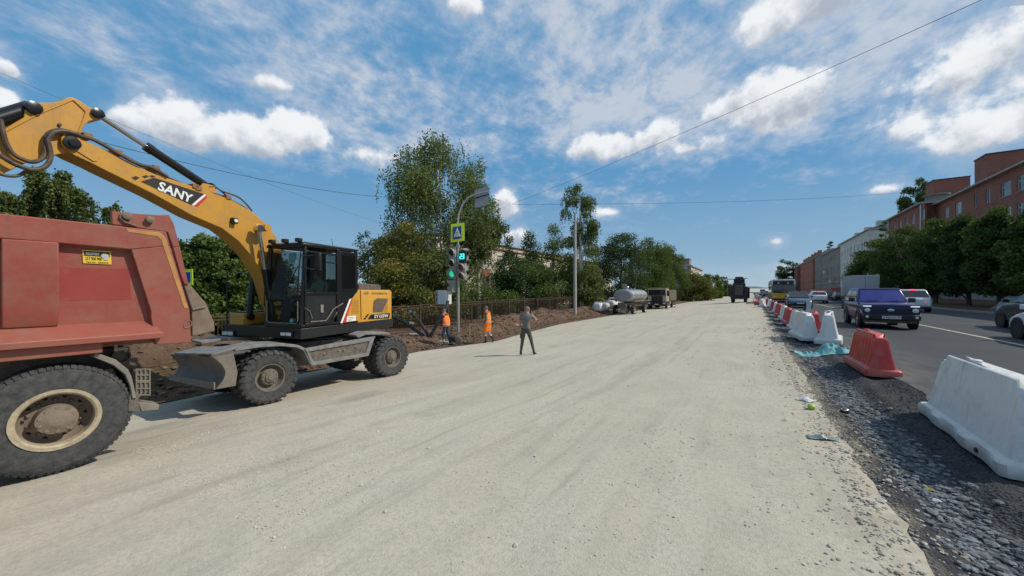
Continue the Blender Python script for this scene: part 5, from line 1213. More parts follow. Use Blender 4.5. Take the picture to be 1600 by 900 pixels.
# concrete lamp pole
p = hit(898.5, 490.5); pt = atD(897, 333, -ST*p.x+CT*p.y)
cp = thing('concrete_pole', 'tall pale round concrete pole standing on the soil bank', 'pole', p)
mb = MB(); mb.lathe([(.17, -.6), (.16, 0), (.125, pt.z-p.z)], p, (0,0,1), 16); part('shaft', mb, mat('pole_concrete', (.40,.40,.37), .85, var=.12, scale=3, kind='World', dust=.2, dustcol=(.25,.24,.2)), cp)
mb = MB(); mb.lathe([(.14, -.9), (.145, -.9), (.145, -.84), (.14, -.84)], pt, (0,0,1), 14); mb.lathe([(.09, -.02), (.09, .12), (.03, .16)], pt, (0,0,1), 10); part('cable_band', mb, M_GALV, cp)
# traffic light post
DT = 19.0
Q = lambda x, y, d=DT: atD(x, y, d)
p = Q(716, 507); tl_ = thing('traffic_light', 'grey traffic light post with a pedestrian crossing sign and an arched arm', 'traffic light', p)
a0 = Q(714, 345); end = Q(757, 303); cdir = (Q(750,303)-Q(718,303)).normalized()
pts = [p-Vector((0,0,.4)), p, Q(716,420), Q(715,352), Q(716.5,336), Q(722,320), Q(731,309), Q(744,303), Q(764,299)]
mb = MB(); mb.tube(pts, [.07,.07,.065,.055,.05,.045,.045,.045,.045], 10); part('post', mb, M_GALV, tl_)
mb = MB(); mb.lathe([(.095,-.05),(.095,.08)], Q(715.5,385), (0,0,1), 10); part('clamp', mb, M_GALV, tl_)
def plate(name, cs, m, th=.02, par=tl_, back=None):
    """flat sign from four corners, thickness away from the camera along its own normal"""
    cs = [Vector(c) for c in cs]; n = (cs[1]-cs[0]).cross(cs[3]-cs[0]).normalized()
    mb = MB(); mb.prism(cs, n*th); return part(name, mb, m, par, .004)
M_SB = mat('sign_back_grey', (.27,.28,.30), .5, .2, var=.08); M_SY = mat('fluorescent_yellow', (.62,.80,.03), .5, var=.03); M_SBL = mat('sign_blue', (.015,.06,.32), .45, var=.04)
gb = plate('sign_back', [Q(741.5,325.5), Q(763,319.5), Q(763,290.5), Q(741.5,297.5)], M_SB)
mb = MB(); mb.obox(Q(740,310,DT-.03), Q(764.5,303.5,DT-.03), .03, .05); part('bracket', mb, M_DARK, gb)
bd = plate('crossing_sign', [Q(704.5,379,DT-.1), Q(726,376,DT-.1), Q(725.5,348,DT-.1), Q(704.5,350.5,DT-.1)], M_SY, .02)
plate('blue_square', [Q(707.3,374.3,DT-.13), Q(721,372.3,DT-.13), Q(720.8,353,DT-.13), Q(707.3,355,DT-.13)], M_SBL, .01, bd)
plate('white_triangle', [Q(708.6,371.2,DT-.145), Q(720,369.8,DT-.145), Q(714.5,355.8,DT-.145), Q(714.1,355.8,DT-.145)], M_WHITE, .006, bd)
mb = MB(); S3 = lambda x, y: Q(x, y, DT-.155)
for a, b, w in (((714.3,359.6),(714.3,360.6),.035), ((714.3,361.5),(714.0,365.5),.035), ((714.0,365.5),(711.6,370),.022), ((714.2,365.5),(716.6,369.4),.022), ((714,362.2),(711.9,365),.015), ((714.4,362.2),(716.7,364.6),.015)):
    mb.obox(S3(*a), S3(*b), w, .01)
part('walking_figure', mb, mat('sign_black', (.01,.01,.015), .5), bd)
plate('zebra_bar', [Q(709.2,371.2,DT-.15), Q(719.4,370.0,DT-.15), Q(719.3,369.2,DT-.15), Q(709.2,370.4,DT-.15)], M_SBL, .004, bd)
M_HEADG = mat('signal_grey', (.28,.28,.25), .6, var=.1, dust=.3, dustcol=(.2,.18,.15)); M_LDARK = mat('dark_lens', (.03,.025,.02), .15); M_LRED = mat('dull_red_lens', (.25,.06,.05), .2)
M_GREEN = lamp('lit_green', (.02,.55,.34), .9); M_DIG = lamp('lit_teal_digits', (.08,.90,.85), 1.6)
face = Vector((0, -1, 0)); right = Vector((1, 0, 0))
def signal(px, y0, y1, n, fac, lit=None, lens=None, w=.40, d=DT, lab=None):
    """housing of n sections, its lenses looking along fac"""
    t, b = Q(px, y0, d), Q(px, y1, d); fac = Vector(fac).normalized(); sd2 = Vector((-fac.y, fac.x, 0)); H = t.z-b.z; h = H/n; c = Q(px, (y0+y1)/2, d)
    fn = lambda q: c+sd2*q.x-fac*q.y+Vector((0, 0, q.z))
    mb = MB(); mb.box(-w/2, w/2, 0, .16, -H/2, H/2, fn); hd = part('signal_head', mb, M_HEADG, tl_, .02)
    for i in range(n):
        zc = H/2-h*(i+.5); cc = fn(Vector((0, 0, zc))); r = min(h, w)*.40
        m_ = M_GREEN if lit == i else (lens[i] if lens else M_LDARK)
        mb = MB(); mb.lathe([(r, -.02), (r, .02), (r*.6, .045), (.005, .05)], cc, fac, 18, cap=False); part('lens', mb, m_, hd)
        mb = MB(); rings = []
        for k in range(13):
            a = -.15*PI+1.3*PI*k/12; v = sd2*math.cos(a)*r*1.12+Vector((0,0,1))*math.sin(a)*r*1.12; ln = .30*(.35+.65*max(0, math.sin(a*.77+.12)))
            rings.append([cc+v, cc+v+fac*ln, cc+v*1.08+fac*ln, cc+v*1.08])
        mb.loft(rings); part('visor', mb, M_HEADG, hd)
    return hd
signal(706.5, 386, 436, 3, (.05,-1,0), lit=2, w=.42)
signal(706, 438, 457, 2, (-1,-.1,0), w=.34)
signal(728, 388, 434, 3, (1,-.15,0), w=.36, d=DT+.1)
signal(721.5, 411, 438, 2, (.1,-1,0), lens=[M_LRED, M_LRED], w=.40, d=DT-.12)
t_, b_ = Q(722,391,DT-.12), Q(722,410,DT-.12); c = Q(722, 400.5, DT-.12)
mb = MB(); mb.box(c.x-.2, c.x+.2, c.y, c.y+.14, b_.z, t_.z); ch = part('countdown_display', mb, mat('black_display', (.012,.015,.015), .3), tl_, .015)
mb = MB(); mb.box(c.x-.165, c.x+.165, c.y-.006, c.y-.001, b_.z+.14, t_.z-.16); part('display_glow', mb, lamp('teal_backing', (.01,.25,.24), .5), ch)
mb = MB()
def seg(dx_, s):
    w_, h_ = .105, .115; cx, cz = c.x+dx_, (t_.z+b_.z)/2; y = c.y-.010
    L = {'a': ((-w_/2,h_),(w_/2,h_)), 'b': ((w_/2,h_),(w_/2,0)), 'c': ((w_/2,0),(w_/2,-h_)), 'd': ((-w_/2,-h_),(w_/2,-h_)), 'e': ((-w_/2,0),(-w_/2,-h_)), 'f': ((-w_/2,h_),(-w_/2,0)), 'g': ((-w_/2,0),(w_/2,0))}
    for k in s: (x0, z0), (x1, z1) = L[k]; mb.obox((cx+x0, y, cz+z0), (cx+x1, y, cz+z1), .022, .03, up=Vector((.3,0,1)) if x0 == x1 else Vector((0,0,1)))
seg(-.082, 'abged'); seg(.082, 'abgcd'); part('digits', mb, M_DIG, ch)
# switch cabinet on its post and the black ducts round it
cb2 = thing('cabinet', 'small white switch cabinet with a grey side standing behind the first worker', 'cabinet', Q(695, 508, 19.6))
a, b = Q(688.5, 475, 19.6), Q(703.5, 453.5, 19.6)
mb = MB(); mb.box(a.x+.02, b.x+.22, a.y-.24, a.y+.15, a.z, b.z); o = part('box', mb, mat('cabinet_white', (.66,.68,.66), .5, var=.05, dust=.2, dustcol=(.4,.38,.33)), cb2, .01)
mb = MB(); mb.box(a.x-.20, a.x+.017, a.y-.20, a.y+.15, a.z, b.z); part('side_box', mb, mat('cabinet_grey', (.30,.32,.33), .5), cb2, .01)
mb = MB(); mb.box(a.x+.2, a.x+.3, a.y, a.y+.1, a.z-1.6, a.z); part('leg', mb, M_GALV, cb2)
for q in ((.0,.25),(.02,.5)): mb = MB(); mb.lathe([(.05,0),(.05,.02),(.02,.03)], (a.x-.09, a.y-.20, a.z+q[1]), (0,-1,0), 8); part('dial', mb, M_DARK, o)
M_DUCT = mat('black_duct', (.016,.017,.020), .45, var=.2, dust=.3, dustcol=(.12,.09,.06)); M_DEND = mat('duct_end_grey', (.33,.34,.35), .6)
def duct(label, pts, r, endcap=True):
    P = [atD(*q) for q in pts]; P[-1].z -= .3; t = thing('duct_pipe', label, 'pipe', P[-1], 0, 'black cable ducts sticking out of the soil'); Q_ = []
    for i in range(len(P)-1):
        for k in range(5): Q_.append(P[i].lerp(P[i+1], k/5))
    Q_.append(P[-1]); mb = MB(); mb.tube(Q_, [r*(1+.06*(i % 2)) for i in range(len(Q_))], 12); part('tube', mb, M_DUCT, t)
    if endcap: d = (P[0]-P[1]).normalized(); mb = MB(); mb.lathe([(r*1.12, -.12), (r*1.12, .02), (r*.8, .02), (r*.8, -.03)], P[0], d, 12); part('end_collar', mb, M_DEND, t)
    return t
duct('black duct leaning from the soil up to the white cabinet', [(700,470,18.6), (697,483,18.4), (686,502,18.2), (668,522,18.0)], .075, False)
duct('thin black duct just right of the one leaning on the cabinet', [(694,482,18.1), (686,497,18.0), (671,522,17.9)], .05, False)
duct('black duct with a grey end left of the white cabinet', [(641,487,19.0), (656,503,18.6), (673,520,18.2)], .075)
duct('long black duct coming from behind the excavator tail', [(600,490,19.5), (632,503,18.9), (668,520,18.3)], .085)
tgp = atD(643, 505, 18.7); o = link('paper_tag', (lambda m: (m.box(-.13, .13, -.02, .02, -.05, .06), m.mesh('paper_tag'))[1])(MB()), M_WHITE, None, 0, tgp, (.2, .1, .2)); tag(o, 'small white tag hanging on the long black duct', 'tag')
# yellow-framed sign behind the truck body
sg = thing('road_sign', 'yellow framed blue sign glimpsed behind the truck tail', 'sign', atD(296, 520, 13.5))
dS = 13.5
plate('board', [atD(286,447,dS), atD(302,445.5,dS), atD(301.5,420.5,dS), atD(286,421.5,dS)], M_SY, .02, sg); plate('blue_square', [atD(286,442,dS-.02), atD(298,441,dS-.02), atD(297.6,425,dS-.02), atD(286,425.5,dS-.02)], M_SBL, .006, sg)
mb = MB(); q0, q1 = atD(294, 540, dS+.05), atD(294, 421, dS+.05); mb.tube([q0, q1], .035, 8); part('post', mb, M_GALV, sg)
# survey stakes on the bank
M_WOOD = mat('weathered_wood', (.30,.24,.17), .85, var=.2, scale=9)
for (x, y0, y1, d, lab) in ((733,527,510,16.6,'short wooden stake in the soil between the two orange workers'),(850,497,484,29,'pale stub of a post on the soil heap behind the man in grey')):
    o = link('stake', (lambda m: (m.tube([hit(x, y0)-Vector((0,0,.1)), hit(x, y0)+Vector((.03,0,.5))], .04, 6), m.mesh('stake'))[1])(MB()), M_WOOD); tag(o, lab, 'stake')
# a few broken kerb stones and roots in the bank
for k, (x, y, d, l, a) in enumerate(((694,536,16.2,.7,.3),(648,523,17.6,.9,1.2),(755,498,19.3,.5,.2),(812,508,20.5,1.4,1.4),(863,481,33,.7,.9),(735,475,22,.5,.4))):
    m = MB(); m.box(-l/2, l/2, -.11, .11, -.08, .10); o = link('kerb_block', m.mesh('kerb_block'), M_CONC, None, .015, hit(x, y)+Vector((0,0,-.02)), (.15, .1, a)); o.scale = (.7, .7, .8)
    tag(o, ('broken concrete block at the feet of the first worker','concrete block on the bank left of the first worker','lump of concrete on the bank behind the walking worker','long concrete block lying on the bank behind the man in grey','pale concrete piece on the bank left of the concrete pole','concrete piece beside the fence above the soil')[k], 'concrete block')
# white big bags by the tanker
M_BAG = mat('white_sack', (.62,.63,.62), .85, var=.08, scale=3, bump=.5, bscale=5)
def bag(px, py, d, r, seed, lab):
    p = hit(px, py); t = thing('big_bag', lab, 'bulk bag', p, 0, 'white bulk bags beside the tanker'); q = rng_(seed); rings = []
    for z, k in ((0,.85),(.08,.98),(.35,1.05),(.6,1.02),(.8,.92),(.9,.6),(.93,.15)):
        rings.append([p+Vector((r*k*(1+.08*math.sin(5*a+seed)+q.uniform(-.04,.04))*(abs(math.cos(a))**.6*(1 if math.cos(a) > 0 else -1)), r*k*(1+q.uniform(-.04,.04))*(abs(math.sin(a))**.6*(1 if math.sin(a) > 0 else -1)), z*1.15*r*2*.9)) for a in [2*PI*i/20+.1 for i in range(20)]])
    mb = MB(); mb.loft(rings); part('sack', mb, M_BAG, t, smooth=60)
    for i in range(4):
        a = PI/4+PI/2*i; c = p+Vector((r*.75*math.cos(a), r*.75*math.sin(a), 1.75*r)); mb = MB(); mb.tube([c+Vector((-.12,0,-.1)), c+Vector((-.08,0,.16)), c+Vector((.08,0,.16)), c+Vector((.12,0,-.1))], .025, 5); part('loop', mb, M_BAG, t)
bag(934.5, 486, 43, .47, 1, 'leftmost white bulk bag at the foot of the fence'); bag(945.5, 485.5, 43.5, .47, 2, 'middle white bulk bag between the fence and the tanker'); bag(955, 482, 46, .5, 3, 'white bulk bag half hidden behind the tanker wheel')

# ------------------------------------------------------------------ plastic barriers
M_BW = mat('white_plastic', (.66,.67,.665), .42, var=.04, scale=2, dust=.3, dustcol=(.36,.33,.27), bump=.05, bscale=9, low=(-.02, .30), streak=.35); M_BR = mat('red_plastic', (.52,.035,.030), .42, var=.08, scale=2, dust=.35, dustcol=(.33,.16,.12), bump=.05, bscale=9, low=(-.02, .30), streak=.35)
def barrier_mesh(flute, L=2.0, H=.76):
    mb = MB(); zs = [(0,.245,1.0,0),(.02,.25,1.0,0),(.10,.25,1.0,0),(.125,.235,.985,0),(.135,.185,.955,.0),(.16,.175,.95,1),(.30,.15,.925,1),(.45,.125,.90,1),(.58,.105,.882,1),(.655,.092,.87,.6),(.70,.085,.865,0),(.75,.075,.855,0),(.76,.06,.84,0)]
    rings = []
    n = 60
    for z, w, lf, fl in zs:
        ring = []; hl = L/2*lf
        for sg in (1, -1):
            for i in range(n):
                u = -1+2*i/(n-1); y = hl*u*sg
                g = .5-.5*math.cos(2*PI*(u*.5+.5)*flute) if flute else 0
                x = w-(.026*g*fl if abs(u) < .93 else 0)
                c = .05; e_ = (1-abs(u))*hl
                if e_ < c: x -= (c-math.sqrt(max(0, c*c-(c-e_)**2)))*.8
                dz_ = 0
                if z >= .70 and abs(u) > .86: dz_ = -.055*(z-.58)/.18*1.2
                if z <= .10: x += .012*math.sin(u*9+sg) if flute == 0 else 0
                ring.append((x*sg, y, z*H/.76+dz_))
        rings.append(ring)
    mb.loft(rings)
    return mb
bme_r = barrier_mesh(8).mesh('shell', None, 40); bme_w = barrier_mesh(0).mesh('shell', None, 40); bme_w2 = barrier_mesh(4).mesh('shell', None, 40)
def barrier(color, x, y, rz, label, sc=1., ls=1., z=None, tilt=(0,0), me=None, grp='red and white plastic barriers along the road edge'):
    t = thing('plastic_barrier', label, 'barrier', (x, y, (surf(x, y)-.01) if z is None else z), rz, grp); t.scale = (sc, sc*ls, sc)
    if tilt != (0,0): t.rotation_euler = (tilt[0], tilt[1], rz)
    m_ = M_BW if color == 'w' else M_BR; me = me or (bme_w if color == 'w' else bme_r); key = ('bar', me.name, color)
    if key not in MATS: c_ = me.copy(); c_.materials.clear(); c_.materials.append(m_); MATS[key] = c_
    link('shell', MATS[key], m_, t)
    if ('plug', color) not in MATS:
        m = MB(); m.lathe([(.045, 0), (.045, .02), (.03, .03)], (0, .25, .755), (0,0,1), 12); k_ = m.mesh('filler_cap'); k_.materials.append(m_); MATS[('plug', color)] = k_
        m = MB(); m.lathe([(.022, 0), (.022, .012)], (-.243, -.55, .06), (-1,0,0), 8); k_ = m.mesh('drain_plug'); k_.materials.append(M_DARK); MATS[('drain', color)] = k_
    link('filler_cap', MATS[('plug', color)], m_, t); link('drain_plug', MATS[('drain', color)], M_DARK, t)
    return t
barrier('w', 2.06, 5.90, math.radians(-1.5), 'nearest big white barrier cut by the right edge of the photo', 1.05, z=.075)
barrier('r', 1.96, 9.95, math.radians(2), 'single ribbed red barrier standing in front of the dark blue off-roader', 1.0, ls=.80, z=.10)
barrier('w', 1.98, 14.7, math.radians(-9), 'white barrier turned askew beside the teal cloth, right one of the skewed pair', 1.22, ls=.7, z=.10)
barrier('w', 1.46, 15.5, math.radians(5), 'white fluted barrier standing at an angle left of the skewed white one', 1.12, ls=.85, z=.10, me=bme_w2)
barrier('r', 2.05, 18.3, math.radians(-4), 'red barrier whose top just shows behind the fluted white one', .97, z=ROAD_Z)
rowb = [('w',18.9,'white barrier at the near end of the long alternating row'),('r',22.2,'first red barrier of the long row, left of the grey post'),('w',25.3,'second white barrier of the long row'),('r',29.0,'second red barrier of the long row'),('w',34.2,'third white barrier of the long row'),('r',39.6,'third red barrier of the long row, below the blue sedan'),('w',44.8,'white barrier near the bus front corner'),('r',50,'red barrier nearest to the bus front corner'),('w',56.5,'white barrier beside the bus wheels')]
for c, y, lab in rowb: barrier(c, 1.52+.05*math.sin(y), y, math.radians(math.sin(y*2)*3), lab, 1., z=.09, me=bme_w2 if c == 'w' else None)
barrier('r', .75, 51.5, math.radians(35), 'toppled red barrier lying left of the row near the bus', 1.15, z=.15, tilt=(.1, 1.1))
barrier('w', .95, 46, math.radians(-8), 'white barrier standing out of line left of the bus', 1.15, z=.0)
for k in range(9): barrier('r' if k % 2 == 0 else 'w', 1.2-.05*k, 62+k*6.5, 0, ('red' if k % 2 == 0 else 'white')+(' barrier beside the bus flank',' barrier just past the bus',' barrier beyond the bus tail',' barrier level with the paving machine',' barrier far behind the paving machine',' barrier near the far queue of cars',' barrier beside the first queued car',' barrier beside the second queued car',' farthest barrier of the row')[k], 1.1, z=.05)
# leaning post at the near end of the row
pq = atD(1256, 530, 12.6); pp = thing('marker_post', 'leaning grey plank post with a dark edge at the near end of the barrier row', 'post', pq)
mb = MB(); mb.obox(atD(1255.5, 528, 12.7), atD(1264.5, 471, 12.7), .13, .16, up=Vector((0,1,0))); part('plank', mb, M_GALV, pp, .008); mb = MB(); mb.obox(atD(1250, 528, 12.75), atD(1258.5, 478, 12.75), .09, .10, up=Vector((0,1,0))); part('dark_edge', mb, M_DARK, pp)

# litter
def cloth(name, label, cat, pts, m, amp=.1, seed=0, n=26, thick=.0):
    """crumpled sheet over a soft heap; pts=(cx, cy, rx, ry, rz, h)"""
    cx, cy, rx, ry, rz, h = pts; mb = MB(); vs = []
    for j in range(n):
        for i in range(n):
            u, w = i/(n-1)*2-1, j/(n-1)*2-1; k = 1+.22*fbm(math.atan2(w, u+1e-3)*1.3, seed); x, y = u*rx*k, w*ry*k
            r2 = min(1, u*u+w*w); X = cx+x*math.cos(rz)-y*math.sin(rz); Y = cy+x*math.sin(rz)+y*math.cos(rz)
            vs.append((X, Y, surf(X, Y)+.012+h*(1-r2)*(.6+.6*abs(fbm(X*5, Y*5, seed)))+amp*abs(fbm(X*9, Y*9, seed+3))*(1.15-r2)))
    mb.add(vs, [(j*n+i, j*n+i+1, (j+1)*n+i+1, (j+1)*n+i) for j in range(n-1) for i in range(n-1)]); o = link(name, mb.mesh(name, None, 50), m); tag(o, label, cat); s_ = o.modifiers.new('solid', 'SOLIDIFY'); s_.thickness = .004; return o
M_TEAL = mat('teal_cloth', (.13,.37,.38), .8, var=.25, scale=6, dust=.3, dustcol=(.35,.37,.33), bump=.3, bscale=20)
cloth('cloth', 'crumpled teal cloth heap against the red barrier base', 'cloth', (1.72, 12.35, .38, .30, .5, .22), M_TEAL, .12, 3)
cloth('cloth', 'flat teal rag lying left of the cloth heap on the rubble', 'cloth', (1.22, 12.1, .36, .22, .2, .05), M_TEAL, .08, 8)
g = atG(1258, 626); cloth('plastic_bag', 'scrap of white plastic bag at the gravel edge', 'litter', (g.x, g.y, .07, .10, 1., .04), M_BAG, .05, 4, 14)
g = atG(1284, 686); cloth('plastic_bag', 'clear grey plastic film scrap lying on the gravel edge', 'litter', (g.x, g.y, .13, .06, .3, .02), mat('grey_film', (.20,.24,.24), .3, var=.3, scale=20), .04, 9, 16)
g = atG(1268, 640); o = link('litter_ball', (lambda m: (m.lathe([(.012,-.04),(.038,-.025),(.048,.0),(.036,.03),(.01,.042)], (0,0,0), (0,0,1), 12), m.mesh('litter_ball'))[1])(MB()), mat('lime_green', (.35,.48,.07), .5), None, 0, (g.x, g.y, surf(g.x, g.y)+.035), (.4,.2,0)); tag(o, 'lime green crumpled ball beside the white scrap', 'litter')
g = atD(1320, 641, 4.9); cn = thing('drink_can', 'crushed silver and black can on the rubble strip', 'can', (g.x, g.y, surf(g.x, g.y)+.03), .6)
mb = MB(); mb.lathe([(.026,-.06),(.033,-.05),(.033,.02)], (0,0,0), (1,.2,.1), 14); part('can_body', mb, M_DARK, cn, world=False); mb = MB(); mb.lathe([(.033,.021),(.033,.05),(.026,.06),(.024,.055)], (0,0,0), (1,.2,.1), 14); part('can_end', mb, M_CHROME, cn, world=False)
for (x, y, c, lab) in ((1453, 758, (.45,.36,.08), 'yellow scrap on the grey rubble'), (1464, 772, (.7,.7,.7), 'small white scrap beside the yellow one on the rubble'), (1378, 786, (.65,.65,.66), 'white scrap on the gravel edge near the bottom right'), (1227, 659, (.55,.54,.5), 'pale paper scrap on the gravel left of the plastic film')):
    g = atG(x, y); m = MB(); m.add([(-.03,-.015,.0),(.02,-.02,.008),(.032,.012,.0),(-.018,.018,.012),(0,0,.02)], [(0,1,4),(1,2,4),(2,3,4),(3,0,4),(3,2,1,0)]); o = link('scrap', m.mesh('scrap', None, 0), mat('scrap_%d' % x, c, .6), None, 0, (g.x, g.y, surf(g.x, g.y)+.012)); tag(o, lab, 'litter')

# ------------------------------------------------------------------ overhead cables
M_WIRE = mat('cable', (.02,.02,.022), .6)
def wire(label, a, b, sag, r=.018):
    a, b = Vector(a), Vector(b); o = link('cable', (lambda m: (m.tube([a.lerp(b, k/24)-Vector((0,0,sag*4*(k/24)*(1-k/24))) for k in range(25)], r, 5), m.mesh('cable'))[1])(MB()), M_WIRE); tag(o, label, 'cable')
wire('cable rising from the trees steeply to the upper right', atD(800, 319, 46), atD(1560, -12, 15), .25, .014)
wire('cable crossing level from the big birch to the brick house', atD(800, 319, 46), atX(1412, 301, 23.2), .6, .02)
wire('thin cable across the brick facade at the right', atX(1412, 301, 23.2), atD(1640, 287, 30), .1, .012)
wire('cable sloping from the excavator arm down to the big birch', atD(60, 196, 13), atD(620, 309, 30), .5, .014)
wire('faint thin cable sloping down left of the big birch', atD(-20, 105, 25), atD(600, 350, 60), .6, .012)
# grey branch tip at the head of the pole
# tarpaulin heap at the right
M_TARP = mat('grey_tarp', (.17,.19,.20), .45, var=.3, scale=2, bump=.6, bscale=4)
mb = MB(); vs = []; n = 40; c0 = atX(1545, 473, 15.2); c1_ = atX(1640, 473, 15.2)
for j in range(n):
    for i in range(14):
        u = j/(n-1); w = i/13; X = 15.2+w*1.3+.2*fbm(u*6, w*3); Y = c0.y+(c1_.y-c0.y)*u; vs.append((X, Y, .30+1.05*math.sin(min(1, w*2.2)*PI/2)*(.9+.2*fbm(u*7, w*2, 3))*min(1, u*7+.25)-.06*abs(fbm(u*22, w*9))))
mb.add(vs, [(j*14+i, j*14+i+1, (j+1)*14+i+1, (j+1)*14+i) for j in range(n-1) for i in range(13)]); o = link('tarpaulin', mb.mesh('tarpaulin', None, 60), M_TARP); tag(o, 'crumpled grey tarpaulin over a heap on the right verge', 'tarpaulin'); o.modifiers.new('solid', 'SOLIDIFY').thickness = .02
# ------------------------------------------------------------------ road vehicles (local frames: +Y is the front, wheels on z=0)
M_TYRE = mat('car_tyre', (.018,.018,.019), .8); M_ALLOY = mat('alloy_rim', (.38,.38,.39), .35, .8, var=.05); M_GLD = mat('tinted_glass', (.015,.018,.022), .05, spec=.9)
M_HLAMP = mat('headlamp_glass', (.62,.64,.66), .12, spec=.9); M_PLATE = mat('number_plate', (.60,.60,.58), .5); M_TRIM = mat('black_trim', (.012,.012,.013), .5); M_RL = lamp('lit_brake_light', (.9,.03,.02), 1.6); M_RLo = mat('red_lamp', (.35,.02,.02), .2)
M_DRL = lamp('lit_white_lamp', (.85,.87,.84), .5)
def add_wheel(t, x, y, R, w, f):
    key = ('carwheel', round(R, 3), round(w, 3))
    if key not in MATS:
        a = MB(); tyre(a, R, w, R*.62, 28, .025); b = MB(); b.lathe([(R*.64, w*.44), (R*.60, w*.36), (R*.55, w*.25), (.05, w*.32), (.002, w*.34)], (0,0,0), (1,0,0), 24, cap=False)
        for k in range(5):
            an = 2*PI*k/5; b.obox((w*.36, .03*math.sin(an), .03*math.cos(an)), (w*.33, R*.58*math.sin(an), R*.58*math.cos(an)), .05, .03, up=Vector((1,0,0)))
        MATS[key] = (a.mesh('tyre'), b.mesh('rim'))
    a, b = MATS[key]; o = link('wheel', a, M_TYRE, t, 0, (x, y, R), (0, 0, 0 if f > 0 else PI)); link('rim', b, M_ALLOY, o, 0, (0,0,0))
def ring_at(y, w, z0, z1, z2, tum=.97, n=None):
    """body section: sill, flank, shoulder, deck"""
    return [Vector(q) for q in ((-w*.90, y, z0), (-w*.985, y, z0+.10), (-w, y, z0+(z1-z0)*.55), (-w*tum, y, z1), (-w*tum*.90, y, z2), (0, y, z2+.02), (w*tum*.90, y, z2), (w*tum, y, z1), (w, y, z0+(z1-z0)*.55), (w*.985, y, z0+.10), (w*.90, y, z0))]
def make_car(name, label, cat, loc, rz, paint, kind='sedan', L=4.5, W=1.78, H=1.46, brake=False, lights=False, plate=True, front_plate_txt=None, group=None, glass_m=None, R=.31):
    t = thing(name, label, cat, loc, rz, group); hw = W/2; g = glass_m or M_GLD
    hd = {'sedan': (.72, .92, .98), 'suv': (.90, 1.05, 1.08), 'box': (.98, 1.04, 1.05)}[kind]; zs = .18 if kind == 'sedan' else .24
    zh, zb, zr = hd; hl = L/2; k = H/1.46 if kind == 'sedan' else 1
    st = [(-hl, .82, .34, zb*.80, zb*.86), (-hl+.12, .93, .28, zb*.93, zb*.98), (-hl+.5, .99, zs, zb*.97, zr), (-.6, 1., zs, zb*.96, zr*.98), (.55, 1., zs, zb*.95, zr*.97), (hl-1.0, .99, zs, zb*.90, zh+.16), (hl-.45, .96, zs, zh*.96, zh+.04), (hl-.12, .88, .26, zh*.86, zh*.92), (hl, .74, .34, zh*.68, zh*.72)]
    mb = MB(); mb.loft([ring_at(y, hw*w, z0, z1, z2) for y, w, z0, z1, z2 in st]); part('body', mb, paint, t, .02, world=False, smooth=50)
    # greenhouse: roof, pillars, panes
    if kind == 'sedan': yb0, yb1, yt0, yt1 = -hl+.55, hl-1.15, -hl+1.15, hl-1.95
    elif kind == 'suv': yb0, yb1, yt0, yt1 = -hl+.12, hl-1.15, -hl+.55, hl-1.85
    else: yb0, yb1, yt0, yt1 = -hl+.06, hl-.98, -hl+.16, hl-1.22
    zb_ = zr*.96; bw, tw_ = hw*.90, hw*(.72 if kind != 'box' else .80)
    bot = [(-bw, yb0, zb_), (bw, yb0, zb_), (bw, yb1, zb_), (-bw, yb1, zb_)]; top = [(-tw_, yt0, H-.06), (tw_, yt0, H-.06), (tw_, yt1, H-.06), (-tw_, yt1, H-.06)]
    mb = MB(); mb.frustum([Vector(q) for q in bot], [Vector(q) for q in top]); mb.frustum([Vector(q) for q in top], [Vector((x*.93, (yt0+yt1)/2+(y-(yt0+yt1)/2)*.9, H)) for x, y, z in top]); part('cabin', mb, paint, t, .025, world=False)
    B = [Vector(q) for q in bot]; T4 = [Vector(q) for q in top]
    def pane(nm, a, b, c, d, i0, i1, j0=.10, j1=.90, m=g):
        P = lambda u, w: (a.lerp(b, u)).lerp(d.lerp(c, u), w); n = (b-a).cross(d-a).normalized()
        q = [P(i0, j0), P(i1, j0), P(i1, j1), P(i0, j1)]; m_ = MB(); m_.prism([v+n*.002 for v in q], n*.006); part(nm, m_, m, t, world=False)
    pane('rear_window', B[0], B[1], T4[1], T4[0], .05, .95); pane('windshield', B[2], B[3], T4[3], T4[2], .04, .96, .05, .95)
    for (i, j) in ((1, 2), (3, 0)):
        pane('side_window', B[i], B[j], T4[j], T4[i], .10 if i == 1 else .52, .48 if i == 1 else .90); pane('side_window', B[i], B[j], T4[j], T4[i], .52 if i == 1 else .10, .90 if i == 1 else .48)
    wy = (hl*.62, -hl*.60)
    for y in wy:
        for s_ in (1, -1):
            mb = MB(); mb.lathe([(R*1.18, 0), (R*1.18, .03), (R*.9, .03)], (s_*(hw-.022), y, R+.02), (s_,0,0), 22); part('wheel_arch', mb, M_TRIM, t, world=False)
            add_wheel(t, s_*(hw-.085), y, R, .20, s_)
    fz_ = zh*.70
    for s_ in (1, -1):
        mb = MB(); mb.prism([Vector((s_*hw*a, hl-b, z)) for a, b, z in ((.42,.03,fz_-.06), (.78,.10,fz_-.04), (.86,.28,fz_+.06), (.44,.06,fz_+.05))], (0, .05, .0)); part('headlight', mb, M_DRL if lights else M_HLAMP, t, world=False)
        mb = MB(); mb.prism([Vector((s_*hw*a, -hl+b, z)) for a, b, z in ((.55,.02,zb*.68), (.84,.07,zb*.68), (.90,.14,zb*.86), (.58,.04,zb*.84))], (0, -.035, 0)); part('tail_light', mb, M_RL if brake else M_RLo, t, world=False)
        mb = MB(); mb.box(s_*(hw-.02), s_*(hw+.16), yb1-.35, yb1-.22, zb_+.02, zb_+.17); part('mirror', mb, paint, t, .02, world=False)
    mb = MB(); mb.box(-hw*.55, hw*.55, hl-.05, hl+.018, .30, .52); part('grille', mb, M_TRIM, t, .01, world=False)
